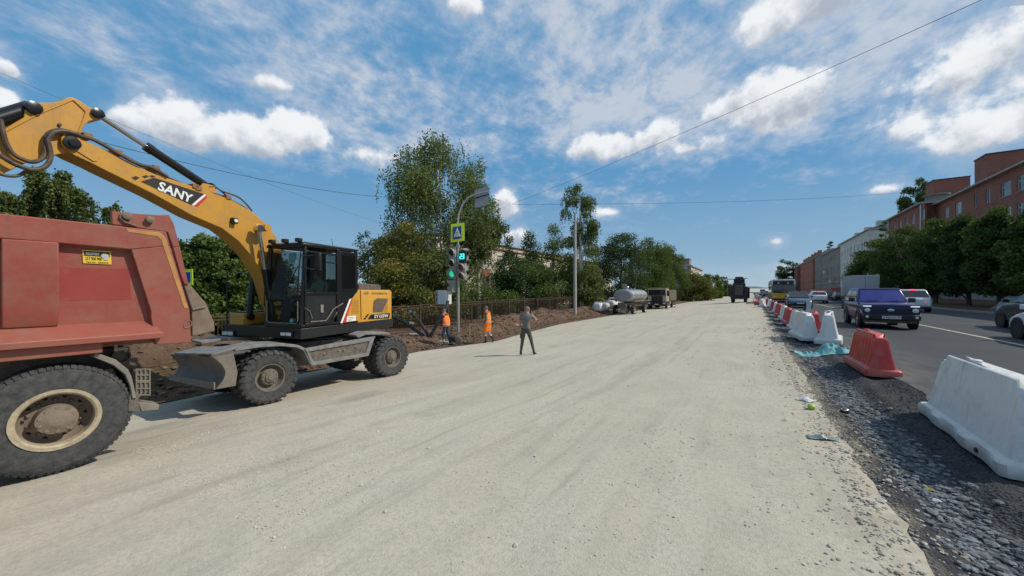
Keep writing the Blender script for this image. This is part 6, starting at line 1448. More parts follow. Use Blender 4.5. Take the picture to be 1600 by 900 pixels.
    mb = MB(); mb.box(-.26, .26, hl+.02, hl+.035, .40, .51); part('number_plate', mb, M_PLATE, t, world=False); mb = MB(); mb.box(-.26, .26, -hl-.035, -hl-.01, .50, .61); part('number_plate', mb, M_PLATE, t, world=False)
    mb = MB(); mb.box(-hw*.8, hw*.8, -hl-.02, -hl+.05, .28, .42); part('bumper', mb, M_TRIM, t, .01, world=False)
    if brake: mb = MB(); mb.box(-.18, .18, yt0-.05, yt0, H-.09, H-.045); part('high_brake_light', mb, M_RL, t, world=False)
    return t
def gl(X, Y): return (X, Y, ROAD_Z)
P_NAVY = mat('dark_navy_paint', (.014,.020,.085), .22, var=.1, dust=.12, dustcol=(.05,.045,.045)); P_SILV = mat('silver_paint', (.52,.54,.56), .3, .3, var=.04); P_BLUE = mat('steel_blue_paint', (.06,.11,.18), .25, .3, var=.05)
P_WHITE = mat('white_car_paint', (.68,.69,.69), .3, var=.03); P_GREEN = mat('grey_green_paint', (.12,.14,.11), .3, .3, var=.05); P_DARK = mat('dark_grey_paint', (.022,.026,.034), .25, .3)
# the boxy dark blue off-roader, with its own front
ni = thing('offroader', 'dark navy boxy off-roader with a blue tinted windscreen and lit lamps', 'car', gl(4.62, 22.25), PI)
NL, NW = 3.72, .84; hl = NL/2
zf = .27
mb = MB()
def nring(y, w, z0, z1, z2): return [Vector(q) for q in ((-w*.93, y, z0), (-w, y, z0+.12), (-w*1.0, y, z1-.16), (-w*.965, y, z1), (-w*.90, y, z2), (0, y, z2+.018), (w*.90, y, z2), (w*.965, y, z1), (w*1.0, y, z1-.16), (w, y, z0+.12), (w*.93, y, z0))]
mb.loft([nring(y, NW*w, z0, z1, z2) for y, w, z0, z1, z2 in ((-hl, .95, .42, 1.00, 1.04), (-hl+.08, .99, .36, 1.02, 1.07), (-.5, 1., zf+.08, 1.03, 1.09), (.55, 1., zf+.08, 1.02, 1.08), (hl-.9, 1., zf+.08, .99, 1.06), (hl-.10, .985, .40, .95, 1.00), (hl-.02, .965, .44, .92, .96))])
part('body', mb, P_NAVY, ni, .02, world=False, smooth=40)
bot = [Vector(q) for q in ((-NW*.93, -hl+.05, 1.06), (NW*.93, -hl+.05, 1.06), (NW*.93, .72, 1.06), (-NW*.93, .72, 1.06))]; top = [Vector(q) for q in ((-NW*.78, -hl+.25, 1.60), (NW*.78, -hl+.25, 1.60), (NW*.78, .28, 1.60), (-NW*.78, .28, 1.60))]
mb = MB(); mb.frustum(bot, top); mb.frustum(top, [Vector((q.x*.94, q.y*.95-.03, 1.655)) for q in top]); part('cabin', mb, P_NAVY, ni, .03, world=False)
M_BLUEGL = mat('blue_tinted_windscreen', (.05,.05,.27), .07, spec=.9, var=.35, scale=1.2)
def npane(nm, a, b, c, d, i0, i1, j0, j1, m):
    P = lambda u, w: (a.lerp(b, u)).lerp(d.lerp(c, u), w); n = (b-a).cross(d-a).normalized(); q = [P(i0, j0), P(i1, j0), P(i1, j1), P(i0, j1)]; m_ = MB(); m_.prism([v+n*.002 for v in q], n*.006); return part(nm, m_, m, ni, world=False)
npane('windshield', bot[2], bot[3], top[3], top[2], .05, .95, .06, .92, M_BLUEGL); npane('rear_window', bot[0], bot[1], top[1], top[0], .1, .9, .1, .9, M_GLD)
for i, j in ((1,2),(3,0)):
    a_, b_ = (.06,.44) if i == 1 else (.56,.94); npane('side_window', bot[i], bot[j], top[j], top[i], a_, b_, .08, .88, M_GLD); a_, b_ = (.48,.90) if i == 1 else (.10,.52); npane('side_window', bot[i], bot[j], top[j], top[i], a_, b_, .08, .88, M_GLD)
mb = MB(); mb.obox((.55,.74,1.09), (.15,.70,1.13), .02, .015); mb.obox((-.1,.74,1.09), (-.5,.70,1.13), .02, .015); part('wiper', mb, M_TRIM, ni, world=False)
for y in (hl-.68, -hl+.70):
    for s_ in (1, -1):
        mb = MB(); mb.lathe([(.42, -.05), (.42, .035), (.35, .04)], (s_*(NW-.02), y, .37), (s_,0,0), 24); part('wheel_arch', mb, M_TRIM, ni, world=False); add_wheel(ni, s_*(NW-.06), y, .345, .20, s_)
mb = MB(); mb.box(-NW*.97, NW*.97, hl-.06, hl+.11, .38, .585); part('bumper', mb, M_TRIM, ni, .03, world=False)
mb = MB(); mb.box(-.58, .58, hl-.02, hl+.012, .63, .86); gg = part('grille', mb, M_TRIM, ni, .01, world=False)
for k in range(5): mb = MB(); mb.box(-.56, .56, hl+.012, hl+.03, .65+k*.045, .665+k*.045); part('grille_bar', mb, P_NAVY, gg, world=False)
mb = MB(); mb.lathe([(.085, 0), (.085, .015), (.05, .02)], (0, hl+.025, .76), (0,1,0), 20); em = part('emblem', mb, M_CHROME, gg, world=False); em.scale = (1.25, 1, .62); em.location.z = .29
for s_ in (1, -1):
    mb = MB(); mb.lathe([(.105, -.04), (.105, .02), (.085, .03)], (s_*.68, hl, .755), (0,1,0), 22); part('headlight_ring', mb, M_TRIM, ni, world=False); mb = MB(); mb.lathe([(.088, .0), (.086, .035), (.05, .055), (.01, .06)], (s_*.68, hl, .755), (0,1,0), 20); part('headlight', mb, M_HLAMP, ni, world=False)
    mb = MB(); mb.box(s_*.68-.12, s_*.68+.12, hl-.02, hl+.02, .89, .935); part('daytime_lamp', mb, M_DRL, ni, .008, world=False)
    mb = MB(); mb.lathe([(.05, -.03), (.05, .02), (.03, .03)], (s_*.70, hl+.10, .49), (0,1,0), 14); part('fog_lamp', mb, M_HLAMP, ni, world=False)
    mb = MB(); mb.box(s_*(NW-.02), s_*(NW+.19), .50, .58, 1.06, 1.24); part('mirror', mb, M_TRIM, ni, .02, world=False)
mb = MB(); mb.box(-.27, .27, hl+.112, hl+.128, .42, .535); pl = part('number_plate', mb, M_PLATE, ni, .004, world=False)
mb = MB(); put_text(mb, 'E 964 KX 18', (.235, hl+.131, .445), (-.235, hl+.131, .445), (0,0,.07), (0,.001,0), offset=.012); part('lettering', mb, M_TRIM, pl, world=False, smooth=0)
mb = MB(); mb.box(-.75, .75, -hl+.2, hl-.1, .25, .36); mb.lathe([(.10,-.12),(.16,-.05),(.16,.05),(.10,.12)], (-.15, hl-.68, .30), (1,0,0), 12); part('underbody', mb, M_UNDER, ni, world=False)
# the others
make_car('sedan', 'steel blue sedan coming towards the camera in front of the bus', 'car', gl(3.65, 43.5), PI, P_BLUE, 'sedan', 4.4, 1.76, 1.49, lights=True)
make_car('hatchback', 'white hatchback with lit brake lights seen behind the blue sedan', 'car', gl(7.0, 60.5), 0, P_WHITE, 'suv', 4.1, 1.75, 1.52, brake=True)
make_car('sedan', 'grey green sedan with a lit brake light left of the off-roader', 'car', gl(7.75, 43.0), 0, P_GREEN, 'sedan', 4.2, 1.70, 1.42, brake=True)
make_car('suv', 'silver crossover with red brake lights right of the off-roader', 'car', gl(9.9, 40.3), 0, P_SILV, 'suv', 4.5, 1.85, 1.66, brake=True, R=.35)
make_car('sedan', 'dark car driving away, cut by the right edge', 'car', gl(9.65, 22.8), 0, P_DARK, 'suv', 4.4, 1.80, 1.50)
make_car('sedan', 'white car of which only a front corner shows at the right edge', 'car', gl(7.95, 17.2), 0, P_WHITE, 'sedan', 4.4, 1.76, 1.46)
make_car('parked_car', 'dark car parked along the right kerb beyond the box truck', 'car', gl(11.9, 78), 0, P_DARK, 'sedan', 4.4, 1.76, 1.46, group='cars parked far along the right kerb')
make_car('parked_car', 'grey parked car farther along the right kerb', 'car', gl(11.9, 88), 0, P_GREEN, 'suv', 4.4, 1.76, 1.5, group='cars parked far along the right kerb')
make_car('parked_car', 'silver parked car below the red-fronted shop', 'car', gl(12.0, 99), 0, P_SILV, 'sedan', 4.4, 1.76, 1.46, group='cars parked far along the right kerb')
make_car('queued_car', 'dark car in the far queue between the paving machine and the bus', 'car', gl(3.2, 112), PI, P_DARK, 'suv', 4.4, 1.8, 1.6); make_car('queued_car', 'blue-grey car behind it in the far queue', 'car', gl(3.0, 140), PI, P_BLUE, 'suv', 4.4, 1.8, 1.6); make_car('queued_car', 'white van at the back of the far queue', 'van', gl(3.4, 165), PI, P_WHITE, 'box', 5., 1.9, 2.3)
wc = atD(956, 481, 50); make_car('parked_car', 'white car parked behind the tanker by the bulk bags', 'car', (wc.x, wc.y+1, gz(wc.x, wc.y)), PI, P_WHITE, 'suv', 4.2, 1.75, 1.6)
# bus
bs = thing('bus', 'city bus with an orange-yellow lower front and a white roof', 'bus', gl(3.45, 65.3), PI)
M_BY = mat('bus_yellow', (.66,.34,.02), .4, var=.05); M_BG_ = mat('bus_grey_side', (.22,.22,.22), .5)
mb = MB(); mb.prism([Vector((x, -5.9, z)) for x, z in ((-1.25,.35),(1.25,.35),(1.25,2.5),(1.17,2.86),(1.0,2.96),(-1.0,2.96),(-1.17,2.86),(-1.25,2.5))], (0, 11.8, 0)); part('body', mb, M_BG_, bs, .05, world=False)
def bx(n, m, *b, par=bs, bev=.0):
    q = MB(); q.box(*b); return part(n, q, m, par, bev, world=False)
bx('front_panel', M_BY, -1.22, 1.22, 5.9, 5.96, .55, 1.28, bev=.02); bx('bumper', M_TRIM, -1.24, 1.24, 5.9, 6.0, .30, .548, bev=.02); ws_ = bx('windshield', M_GLD, -1.12, 1.12, 5.9, 5.95, 1.285, 2.38, bev=.02); bx('destination_box', M_TRIM, -1.05, 1.05, 5.9, 5.97, 2.42, 2.84, bev=.02); bx('roof', P_WHITE, -1.2, 1.2, -5.9, 5.93, 2.90, 3.06, bev=.05)
bx('front_corner', P_WHITE, 1.10, 1.26, 5.88, 5.965, 2.39, 2.9); bx('front_corner', P_WHITE, -1.26, -1.10, 5.88, 5.965, 2.39, 2.9); bx('screen_bar', M_TRIM, -.03, .03, 5.95, 5.965, 1.3, 2.38)
for s_ in (1, -1):
    bx('headlight', M_HLAMP, s_*.95-.14, s_*.95+.14, 5.96, 5.98, .66, .80, bev=.01); bx('mirror', M_TRIM, s_*1.42-.1, s_*1.42+.1, 6.0, 6.1, 1.7, 2.2, bev=.02); bx('route_lamp', M_HLAMP, s_*.5-.08, s_*.5+.08, 5.97, 5.985, 2.52, 2.66)
    for k in range(6): bx('side_window', M_GLD, s_*1.252-.008, s_*1.252+.008, -5.5+k*1.85, -3.85+k*1.85, 1.35, 2.35)
    for y in (3.4, -3.2): add_wheel(bs, s_*1.13, y, .48, .26, s_)
mb = MB(); mb.obox((-.6, 5.97, 1.32), (-.05, 5.97, 1.85), .03, .04); mb.obox((.6, 5.97, 1.32), (.1, 5.97, 1.85), .03, .04); part('wiper', mb, M_TRIM, bs, world=False)
# box truck
bt = thing('box_truck', 'grey-white box truck with double rear doors above the off-roader', 'truck', gl(11.1, 61.5), 0)
M_BOX = mat('box_panel', (.50,.52,.53), .5, var=.05, scale=1, dust=.2, dustcol=(.35,.35,.33)); M_BOX2 = mat('box_side', (.30,.31,.32), .55, var=.08)
def bx2(n, m, *b, par=bt, bev=0.):
    q = MB(); q.box(*b); return part(n, q, m, par, bev, world=False)
bx2('cargo_box', M_BOX2, -1.2, 1.2, -3.2, 2.0, 1.0, 3.40, bev=.02); bx2('rear_door', M_BOX, -1.17, -.02, -3.26, -3.21, 1.05, 3.36, bev=.01); bx2('rear_door', M_BOX, .02, 1.17, -3.26, -3.21, 1.05, 3.36, bev=.01); bx2('cab', M_BOX, -1.05, 1.05, 2.15, 3.9, .6, 2.4, bev=.12); bx2('chassis', M_UNDER, -.5, .5, -3.2, 3.4, .55, .98); bx2('bumper', M_TRIM, -1.1, 1.1, -3.3, -3.2, .5, .65)
for s_ in (1, -1):
    bx2('tail_light', M_RLo, s_*.95-.12, s_*.95+.12, -3.34, -3.30, .52, .64)
    for y in (2.9, -2.0): add_wheel(bt, s_*.95, y, .40, .24, s_)
# silver tanker trailer
M_TANK = mat('dull_aluminium', (.44,.45,.46), .38, .65, var=.12, scale=2, dust=.35, dustcol=(.30,.28,.24)); M_TEND = mat('tank_end', (.33,.335,.34), .5, .4, var=.1, dust=.3, dustcol=(.25,.23,.2))  # tank_end is darker because the end's shade is put into its colour
tp = atG(975, 491.5); tk = thing('tanker_trailer', 'silver oval water tanker on a dark chassis parked beside the soil bank', 'tanker', (tp.x, tp.y+2.6, gz(tp.x, tp.y)), math.radians(-4))
mb = MB(); rings = []
for y, k in ((-2.5,.86),(-2.42,.99),(-2.3,1.0),(2.3,1.0),(2.42,.99),(2.5,.86)): rings.append([Vector((1.08*k*math.cos(a), y, 1.98+.68*k*math.sin(a))) for a in [2*PI*i/36 for i in range(36)]])
mb.loft(rings); tb_ = part('tank', mb, M_TANK, tk, world=False)
mb = MB(); mb.loft([[Vector((1.0*k*math.cos(a), y, 1.98+.62*k*math.sin(a))) for a in [2*PI*i/36 for i in range(36)]] for y, k in ((-2.505,.96),(-2.53,.94),(-2.55,.5))]); part('tank_end', mb, M_TEND, tk, world=False)
for y in (-1.2, 0, 1.2): mb = MB(); mb.tube([Vector((1.09*math.cos(a), y, 1.98+.69*math.sin(a))) for a in [2*PI*i/32 for i in range(33)]], .025, 5); part('band', mb, M_TEND, tb_, world=False)
mb = MB(); mb.lathe([(.28, 0), (.28, .28), (.33, .3), (.30, .36), (.02, .42)], (-.15, -1.0, 2.6), (0,0,1), 18); part('manhole', mb, M_TANK, tb_, world=False); mb = MB(); mb.lathe([(.3, 0), (.3, .05)], (-.25, -1.35, 2.98), (0,1,.3), 16); part('open_lid', mb, M_TEND, tb_, world=False)
for y in (.1, 1.2): mb = MB(); mb.lathe([(.12, 0), (.12, .15), (.02, .2)], (0, y, 2.62), (0,0,1), 12); part('valve', mb, M_TANK, tb_, world=False)
def bx3(n, m, *b, par=tk, bev=0.):
    q = MB(); q.box(*b); return part(n, q, m, par, bev, world=False)
bx3('chassis', M_UNDER, -.5, .5, -2.5, 2.4, .95, 1.25, bev=.02); bx3('catwalk', M_STEEL, .75, 1.25, -2.3, 2.4, 1.36, 1.42); bx3('pump_box', M_UNDER, -.45, .45, -2.75, -2.3, .55, 1.2, bev=.03); bx3('bumper', M_STEEL, -.6, .6, -2.82, -2.76, .35, .62, bev=.01)
for y in (-2.0, 1.6):
    bx3('axle', M_UNDER, -.95, .95, y-.08, y+.08, .42, .58)
    for s_ in (1, -1): add_wheel(tk, s_*.98, y, .50, .30, s_)
mb = MB(); mb.tube([(.55,-.2,2.6), (.75,-.3,4.3)], .03, 6); part('rod', mb, M_STEEL, tk, world=False)
mb = MB(); mb.tube([(0, -2.6, .7), (-.1, -3.6, .5)], .06, 8); part('drawbar', mb, M_UNDER, tk, world=False)
# parked dump truck
kp = Vector((-10.75, 52.2, 0)); kt = thing('dump_truck', 'parked tipper truck with a dark and cream cab facing the camera', 'dump truck', (kp.x, kp.y+3.3, gz(kp.x, kp.y)), PI)
M_CRM = mat('dusty_cream_paint', (.40,.36,.25), .6, var=.12, scale=2, dust=.4, dustcol=(.27,.24,.18)); M_BODY = mat('dusty_tan_body', (.26,.215,.155), .7, var=.15, scale=2, dust=.4, dustcol=(.20,.17,.13))
def bx4(n, m, *b, par=kt, bev=0.):
    q = MB(); q.box(*b); return part(n, q, m, par, bev, world=False)
cabk = bx4('cab', M_CRM, -1.2, 1.2, 1.35, 3.25, 1.0, 2.78, bev=.10); bx4('roof_visor', M_CRM, -1.2, 1.2, 3.2, 3.5, 2.66, 2.80, bev=.03); bx4('windshield', M_GLD, -1.08, 1.08, 3.25, 3.29, 1.85, 2.60, bev=.02); bx4('grille', M_TRIM, -.72, .72, 3.25, 3.31, 1.0, 1.80, bev=.03); bx4('bumper', M_TRIM, -1.2, 1.2, 3.1, 3.45, .45, .95, bev=.05); bx4('number_plate', M_PLATE, -.26, .26, 3.46, 3.475, .6, .71)
for s_ in (1, -1):
    bx4('headlight', M_HLAMP, s_*.98-.15, s_*.98+.15, 3.45, 3.47, .70, .88, bev=.01); bx4('mirror', M_TRIM, s_*1.42-.10, s_*1.42+.10, 3.2, 3.32, 1.75, 2.45, bev=.03); bx4('side_window', M_GLD, s_*1.205-.01, s_*1.205+.01, 1.9, 3.0, 1.85, 2.55); bx4('corner_panel', M_CRM, s_*.97-.22, s_*.97+.22, 3.24, 3.33, 1.05, 1.78, bev=.03)
    for y in (2.3, -1.6, -2.95): add_wheel(kt, s_*1.08, y, .52, .32, s_)
    for k in range(6): bx4('side_rib', M_BODY, s_*1.27-.04, s_*1.27+.04, -3.9+k*.95, -3.78+k*.95, 1.15, 2.58)
db = bx4('dump_body', M_BODY, -1.23, 1.23, -4.3, 1.15, 1.15, 2.6, bev=.03); bx4('bed_visor', M_BODY, -1.2, 1.2, 1.2, 1.6, 2.85, 2.95, bev=.01); bx4('front_plate', M_TRIM, -1.2, 1.2, 1.15, 1.30, 1.1, 3.0); bx4('chassis', M_UNDER, -.5, .5, -4.2, 3.1, .65, 1.1); bx4('fuel_tank', M_STEEL, -1.2, -.7, -.2, 1.0, .6, 1.05, bev=.08); bx4('fuel_tank', M_STEEL, .7, 1.2, -.2, 1.0, .6, 1.05, bev=.08)
# the dark road machine seen from behind
vp = atG(1154.5, 473); pv_ = thing('milling_machine', 'tall dark road milling machine standing in the middle of the gravel road', 'road machine', (vp.x, vp.y+2, gz(vp.x, vp.y)), PI)
M_MK = mat('dark_machine_paint', (.022,.020,.022), .6, var=.3, scale=2, dust=.3, dustcol=(.06,.05,.045)); M_MB = mat('brown_cover', (.085,.070,.060), .7, var=.2)
def bx5(n, m, *b, par=pv_, bev=0.):
    q = MB(); q.box(*b); return part(n, q, m, par, bev, world=False)
bx5('body', M_MK, -1.15, 1.15, -2.5, 1.8, .55, 2.55, bev=.06); bx5('engine_cover', M_MK, -.85, .85, -1.8, 1.6, 2.55, 3.1, bev=.1); bx5('belt_cover', M_MB, -.52, .52, 1.8, 2.15, 1.2, 2.75, bev=.05); bx5('conveyor_frame', M_MK, -.70, .70, 1.78, 1.95, 1.0, 3.1, bev=.05)
bx5('roof', M_MK, -.55, .55, -1.0, .9, 3.85, 4.1, bev=.08); bx5('cabin', M_MK, -.75, .75, -.8, .8, 3.1, 3.8, bev=.12); bx5('canopy', M_MK, .55, 1.75, -.6, .5, 3.72, 3.80, bev=.02); bx5('canopy', M_MK, -1.1, -.55, -.6, .5, 3.80, 3.88, bev=.02)
bx5('side_step', M_MK, 1.15, 1.40, -1.5, 1.2, .9, 2.6, bev=.04); bx5('side_step', M_MK, -1.42, -1.15, -1.5, 1.2, .7, 2.4, bev=.04)
for s_ in (1, -1):
    for y in (-1.8, 1.2): add_wheel(pv_, s_*.85, y, .46, .42, s_)
    bx5('track_leg', M_MK, s_*.9-.18, s_*.9+.18, 1.0, 1.5, .5, 1.0, bev=.03)
for x in (-.6, .6): mb = MB(); mb.tube([(x, .3, 3.1), (x*.85, .3, 3.9)], .05, 6); part('canopy_post', mb, M_MK, pv_, world=False)
mb = MB(); mb.tube([(1.6,-.2,3.75), (1.65,-.2,1.1)], .035, 6); part('ladder_rail', mb, M_GALV, pv_, world=False)

# ------------------------------------------------------------------ people
M_SKIN = mat('skin', (.42,.24,.17), .6, var=.06); M_HAIR = mat('grey_hair', (.12,.10,.09), .8); M_ORG = mat('orange_hi_vis', (.90,.22,.02), .7, var=.10, scale=9, bump=.2, bscale=20); M_REFL = mat('reflective_band', (.45,.44,.36), .4); M_DCLO = mat('dark_cloth', (.035,.030,.033), .9); M_JEAN = mat('blue_trousers', (.045,.065,.12), .9, var=.2, scale=9)
M_GSH = mat('grey_tshirt', (.165,.16,.155), .9, var=.12, scale=7, bump=.3, bscale=15); M_OLV = mat('olive_trousers', (.085,.080,.058), .9, var=.2, scale=9, bump=.3, bscale=12); M_CAP = mat('grey_cap', (.15,.15,.14), .9); M_BOOT = mat('dark_boot', (.02,.018,.017), .7); M_MARO = mat('maroon_sleeve', (.07,.022,.028), .9); M_LSHIRT = mat('pale_green_shirt', (.30,.42,.38), .9, var=.1)
def person(label, loc, rz, J, zones, height=1.75, extras=()):
    """J: name -> (x, y, z) in a frame facing +Y; one skinned surface, clothes as material zones, head and fingers grown from it"""
    t = thing('person', label, 'person', loc, rz)
    V = []; E_ = []; R_ = []; idx = {}; zone = []
    def v(n, r, rel=None, z=None): idx[n] = len(V); V.append(J[n]); R_.append(r)
    rad = dict(pelvis=(.145,.115), waist=(.135,.105), chest=(.165,.12), upchest=(.155,.11), neck=(.058,.058), head0=(.072,.082), head1=(.082,.100), head2=(.062,.078))
    for n in ('pelvis','waist','chest','upchest','neck','head0','head1','head2'): v(n, rad[n])
    for a, b in zip(('pelvis','waist','chest','upchest','neck','head0','head1'), ('waist','chest','upchest','neck','head0','head1','head2')): E_.append((idx[a], idx[b]))
    for s_ in 'lr':
        for n, r in (('sho',.070),('elb',.048),('wri',.032),('palm',.036)): v(n+s_, (r, r) if n != 'palm' else (.040,.022))
        E_ += [(idx['upchest'], idx['sho'+s_]), (idx['sho'+s_], idx['elb'+s_]), (idx['elb'+s_], idx['wri'+s_]), (idx['wri'+s_], idx['palm'+s_])]
        for n, r in (('hip',.098),('kne',.066),('ank',.046),('heel',.046),('toe',.036)): v(n+s_, (r, r))
        E_ += [(idx['pelvis'], idx['hip'+s_]), (idx['hip'+s_], idx['kne'+s_]), (idx['kne'+s_], idx['ank'+s_]), (idx['ank'+s_], idx['heel'+s_]), (idx['heel'+s_], idx['toe'+s_])]
    me = bpy.data.meshes.new('sk'); me.from_pydata(V, E_, []); o = bpy.data.objects.new('sk', me); C.objects.link(o)
    sk = o.modifiers.new('skin', 'SKIN'); sk.use_smooth_shade = True
    for i, r in enumerate(R_): me.skin_vertices[0].data[i].radius = r; me.skin_vertices[0].data[i].use_root = (i == 0)
    sb = o.modifiers.new('sub', 'SUBSURF'); sb.levels = 2; sb.render_levels = 2
    dg = bpy.context.evaluated_depsgraph_get(); m2 = bpy.data.meshes.new_from_object(o.evaluated_get(dg)); bpy.data.objects.remove(o)
    m2.name = 'body'; segs = [(a, b) for a, b in E_]; names = {i: n for n, i in idx.items()}; ms = []
    Vv = [Vector(q) for q in V]
    def near(c):
        best = None
        for a, b in segs:
            A, B = Vv[a], Vv[b]; u = max(0, min(1, (c-A).dot(B-A)/max(1e-9, (B-A).length_squared))); d = (c-A.lerp(B, u)).length-(R_[a][0]*(1-u)+R_[b][0]*u)*.6
            if best is None or d < best[0]: best = (d, names[a], names[b], u)
        return best
    mats = []
    fi = []
    for p in m2.polygons:
        d, a, b, u = near(p.center); m_ = zones(a, b, u, p.center)
        if m_ not in mats: mats.append(m_)
        fi.append(mats.index(m_))
    m2.materials.clear()
    for m_ in mats: m2.materials.append(m_)
    m2.polygons.foreach_set('material_index', fi); m2.polygons.foreach_set('use_smooth', [True]*len(fi)); body = link('body', m2, mats, t)
    # fingers, thumb
    for s_ in 'lr':
        w, p = Vector(J['wri'+s_]), Vector(J['palm'+s_]); d = (p-w).normalized(); sd_ = d.cross(Vector((0,1,0))); sd_ = sd_.normalized() if sd_.length > .2 else d.cross(Vector((1,0,0))).normalized(); nn_ = d.cross(sd_)
        mb = MB()
        for k, l in enumerate((.062,.072,.068,.052)):
            a = p+sd_*((k-1.5)*.019)+d*.015; b = a+d*l*.5+nn_*.006; c = b+d*l*.32+nn_*.024; mb = MB(); mb.tube([a, b, c], [.0095,.0085,.0065], 6); part('finger', mb, M_SKIN if s_ not in extras else M_DCLO, t, world=False)
        a = p-sd_*.03-d*.03; mb = MB(); mb.tube([a, a-sd_*.025+d*.03+nn_*.01, a-sd_*.02+d*.058+nn_*.02], [.011,.010,.007], 6); part('thumb', mb, M_SKIN if s_ not in extras else M_DCLO, t, world=False)
    h = Vector(J['head1']); f = Vector(J.get('look', (0,1,0))).normalized(); sd_ = f.cross(Vector((0,0,1))).normalized()
    mb = MB(); mb.tube([h+f*.080+Vector((0,0,.02)), h+f*.112-Vector((0,0,.012)), h+f*.090-Vector((0,0,.022))], [.010,.016,.012], 6); part('nose', mb, M_SKIN, t, world=False)
    for s_ in (1, -1):
        mb = MB(); mb.lathe([(.006,-.006),(.026,0),(.022,.012)], h+sd_*s_*.084-f*.005, sd_*s_, 10); e1 = part('ear', mb, M_SKIN, t, world=False)
        mb = MB(); mb.lathe([(.012,0),(.008,.006)], h+f*.092+sd_*s_*.032+Vector((0,0,.018)), f, 8); part('eye', mb, M_DCLO, t, world=False)
    return t
def hair(t, J, m=M_HAIR, cap=None):
    h = Vector(J['head1'])+Vector((0,0,.02)); f = Vector(J.get('look', (0,1,0))).normalized(); sd_ = f.cross(Vector((0,0,1))).normalized(); up = Vector((0,0,1))
    mb = MB(); rings = []
    for k in range(7):
        a = PI/2*k/6; rings.append([h-f*.012+(f*math.cos(b)*.112+sd_*math.sin(b)*.098)*math.cos(a)+up*(.112*math.sin(a)+(0 if cap else -.035*(1-k/6)*(math.cos(b) < .2))) for b in [2*PI*i/20 for i in range(20)]])
    mb.loft(rings); o = part('cap' if cap else 'hair', mb, cap or m, t, world=False, smooth=60)
    if cap: mb = MB(); mb.prism([h+f*.09+sd_*.07, h+f*.16+sd_*.055, h+f*.175, h+f*.16-sd_*.055, h+f*.09-sd_*.07], up*.012); part('peak', mb, cap, o, world=False)
def vest(t, J, m, z0, z1, bands=True, r=1.0):
    c0, c1 = Vector(J['waist']), Vector(J['upchest']); mb = MB(); rings = []
    for k in range(9):
        u = k/8; z = z0+(z1-z0)*u; c = c0.lerp(c1, max(0, min(1, (z-c0.z)/(c1.z-c0.z)))); w = (.195+.025*math.sin(u*PI)-(.05*max(0, u-.8)/.2))*r; dpt = (.155-.03*max(0, u-.8)/.2)*r
        rings.append([Vector((c.x+w*math.cos(a)*(1+.04*math.sin(6*a+k)), c.y+dpt*math.sin(a)*(1+.05*math.cos(5*a+k)), z)) for a in [2*PI*i/24 for i in range(24)]])
    mb.loft(rings, cap=False); v_ = part('vest', mb, m, t, world=False, smooth=60); v_.modifiers.new('solid', 'SOLIDIFY').thickness = .012
    for s_ in (1, -1):
        mb = MB(); n_ = Vector(J['neck']); mb.tube([Vector((s_*.13, c1.y+.09, z1-.02)), Vector((s_*.11, n_.y, z1+.075)), Vector((s_*.13, c1.y-.10, z1-.02))], .035, 6); part('strap', mb, m, v_, world=False)
    if bands:
        for u in (.22, .5):
            z = z0+(z1-z0)*u; c = c0.lerp(c1, max(0, min(1, (z-c0.z)/(c1.z-c0.z)))); mb = MB(); mb.loft([[Vector((c.x+(.228+.0)*r*math.cos(a), c.y+.172*r*math.sin(a), z+q)) for a in [2*PI*i/24 for i in range(24)]] for q in (-.022, .022)], cap=False); part('reflective_band', mb, M_REFL, v_, world=False)
    return v_
# man in grey: seen from behind, phone at his right ear, standing astride
Jg = dict(pelvis=(0,0,.94), waist=(0,-.01,1.08), chest=(0,-.01,1.27), upchest=(0,0,1.42), neck=(.01,.02,1.52), head0=(.02,.035,1.57), head1=(.03,.05,1.65), head2=(.03,.045,1.72), look=(.35,1,-.05),
          shol=(-.19,0,1.42), elbl=(-.24,-.01,1.14), wril=(-.215,.09,.92), palml=(-.21,.12,.84), shor=(.20,.02,1.42), elbr=(.36,.17,1.24), wrir=(.20,.18,1.44), palmr=(.15,.15,1.52),
          hipl=(-.095,0,.88), knel=(-.14,-.01,.49), ankl=(-.18,-.08,.09), heell=(-.18,-.09,.045), toel=(-.20,.09,.035), hipr=(.095,0,.88), kner=(.19,.05,.50), ankr=(.29,.04,.10), heelr=(.29,.02,.055), toer=(.33,.20,.04))
def zg(a, b, u, c):
    if a.startswith('ank') or a.startswith('heel') or (b.startswith('ank') and u > .93): return M_BOOT
    if c.z < .98 and not (a.startswith('elb') or a.startswith('wri')): return M_OLV
    if a in ('neck','head0','head1') or (b == 'neck' and u > .75): return M_SKIN
    if a.startswith('sho') and u > .55: return M_SKIN
    if a.startswith('elb') or a.startswith('wri'): return M_SKIN
    return M_GSH
gp = atG(822, 554.5); dg_ = -ST*gp.x+CT*gp.y; fh = 76.5*dg_/F
gm = person('man in a grey T-shirt and cap walking away with a phone at his ear', gp, math.radians(14), Jg, zg); gm.scale = (fh/1.79,)*3
hair(gm, Jg, cap=M_CAP); mb = MB(); mb.box(.135, .15, .10, .13, 1.50, 1.64); part('phone', mb, M_DARK, gm, .003, world=False)
mb = MB(); mb.box(-.215, -.19, -.07, .05, .60, .76); part('leg_pocket', mb, M_OLV, gm, .01, world=False)
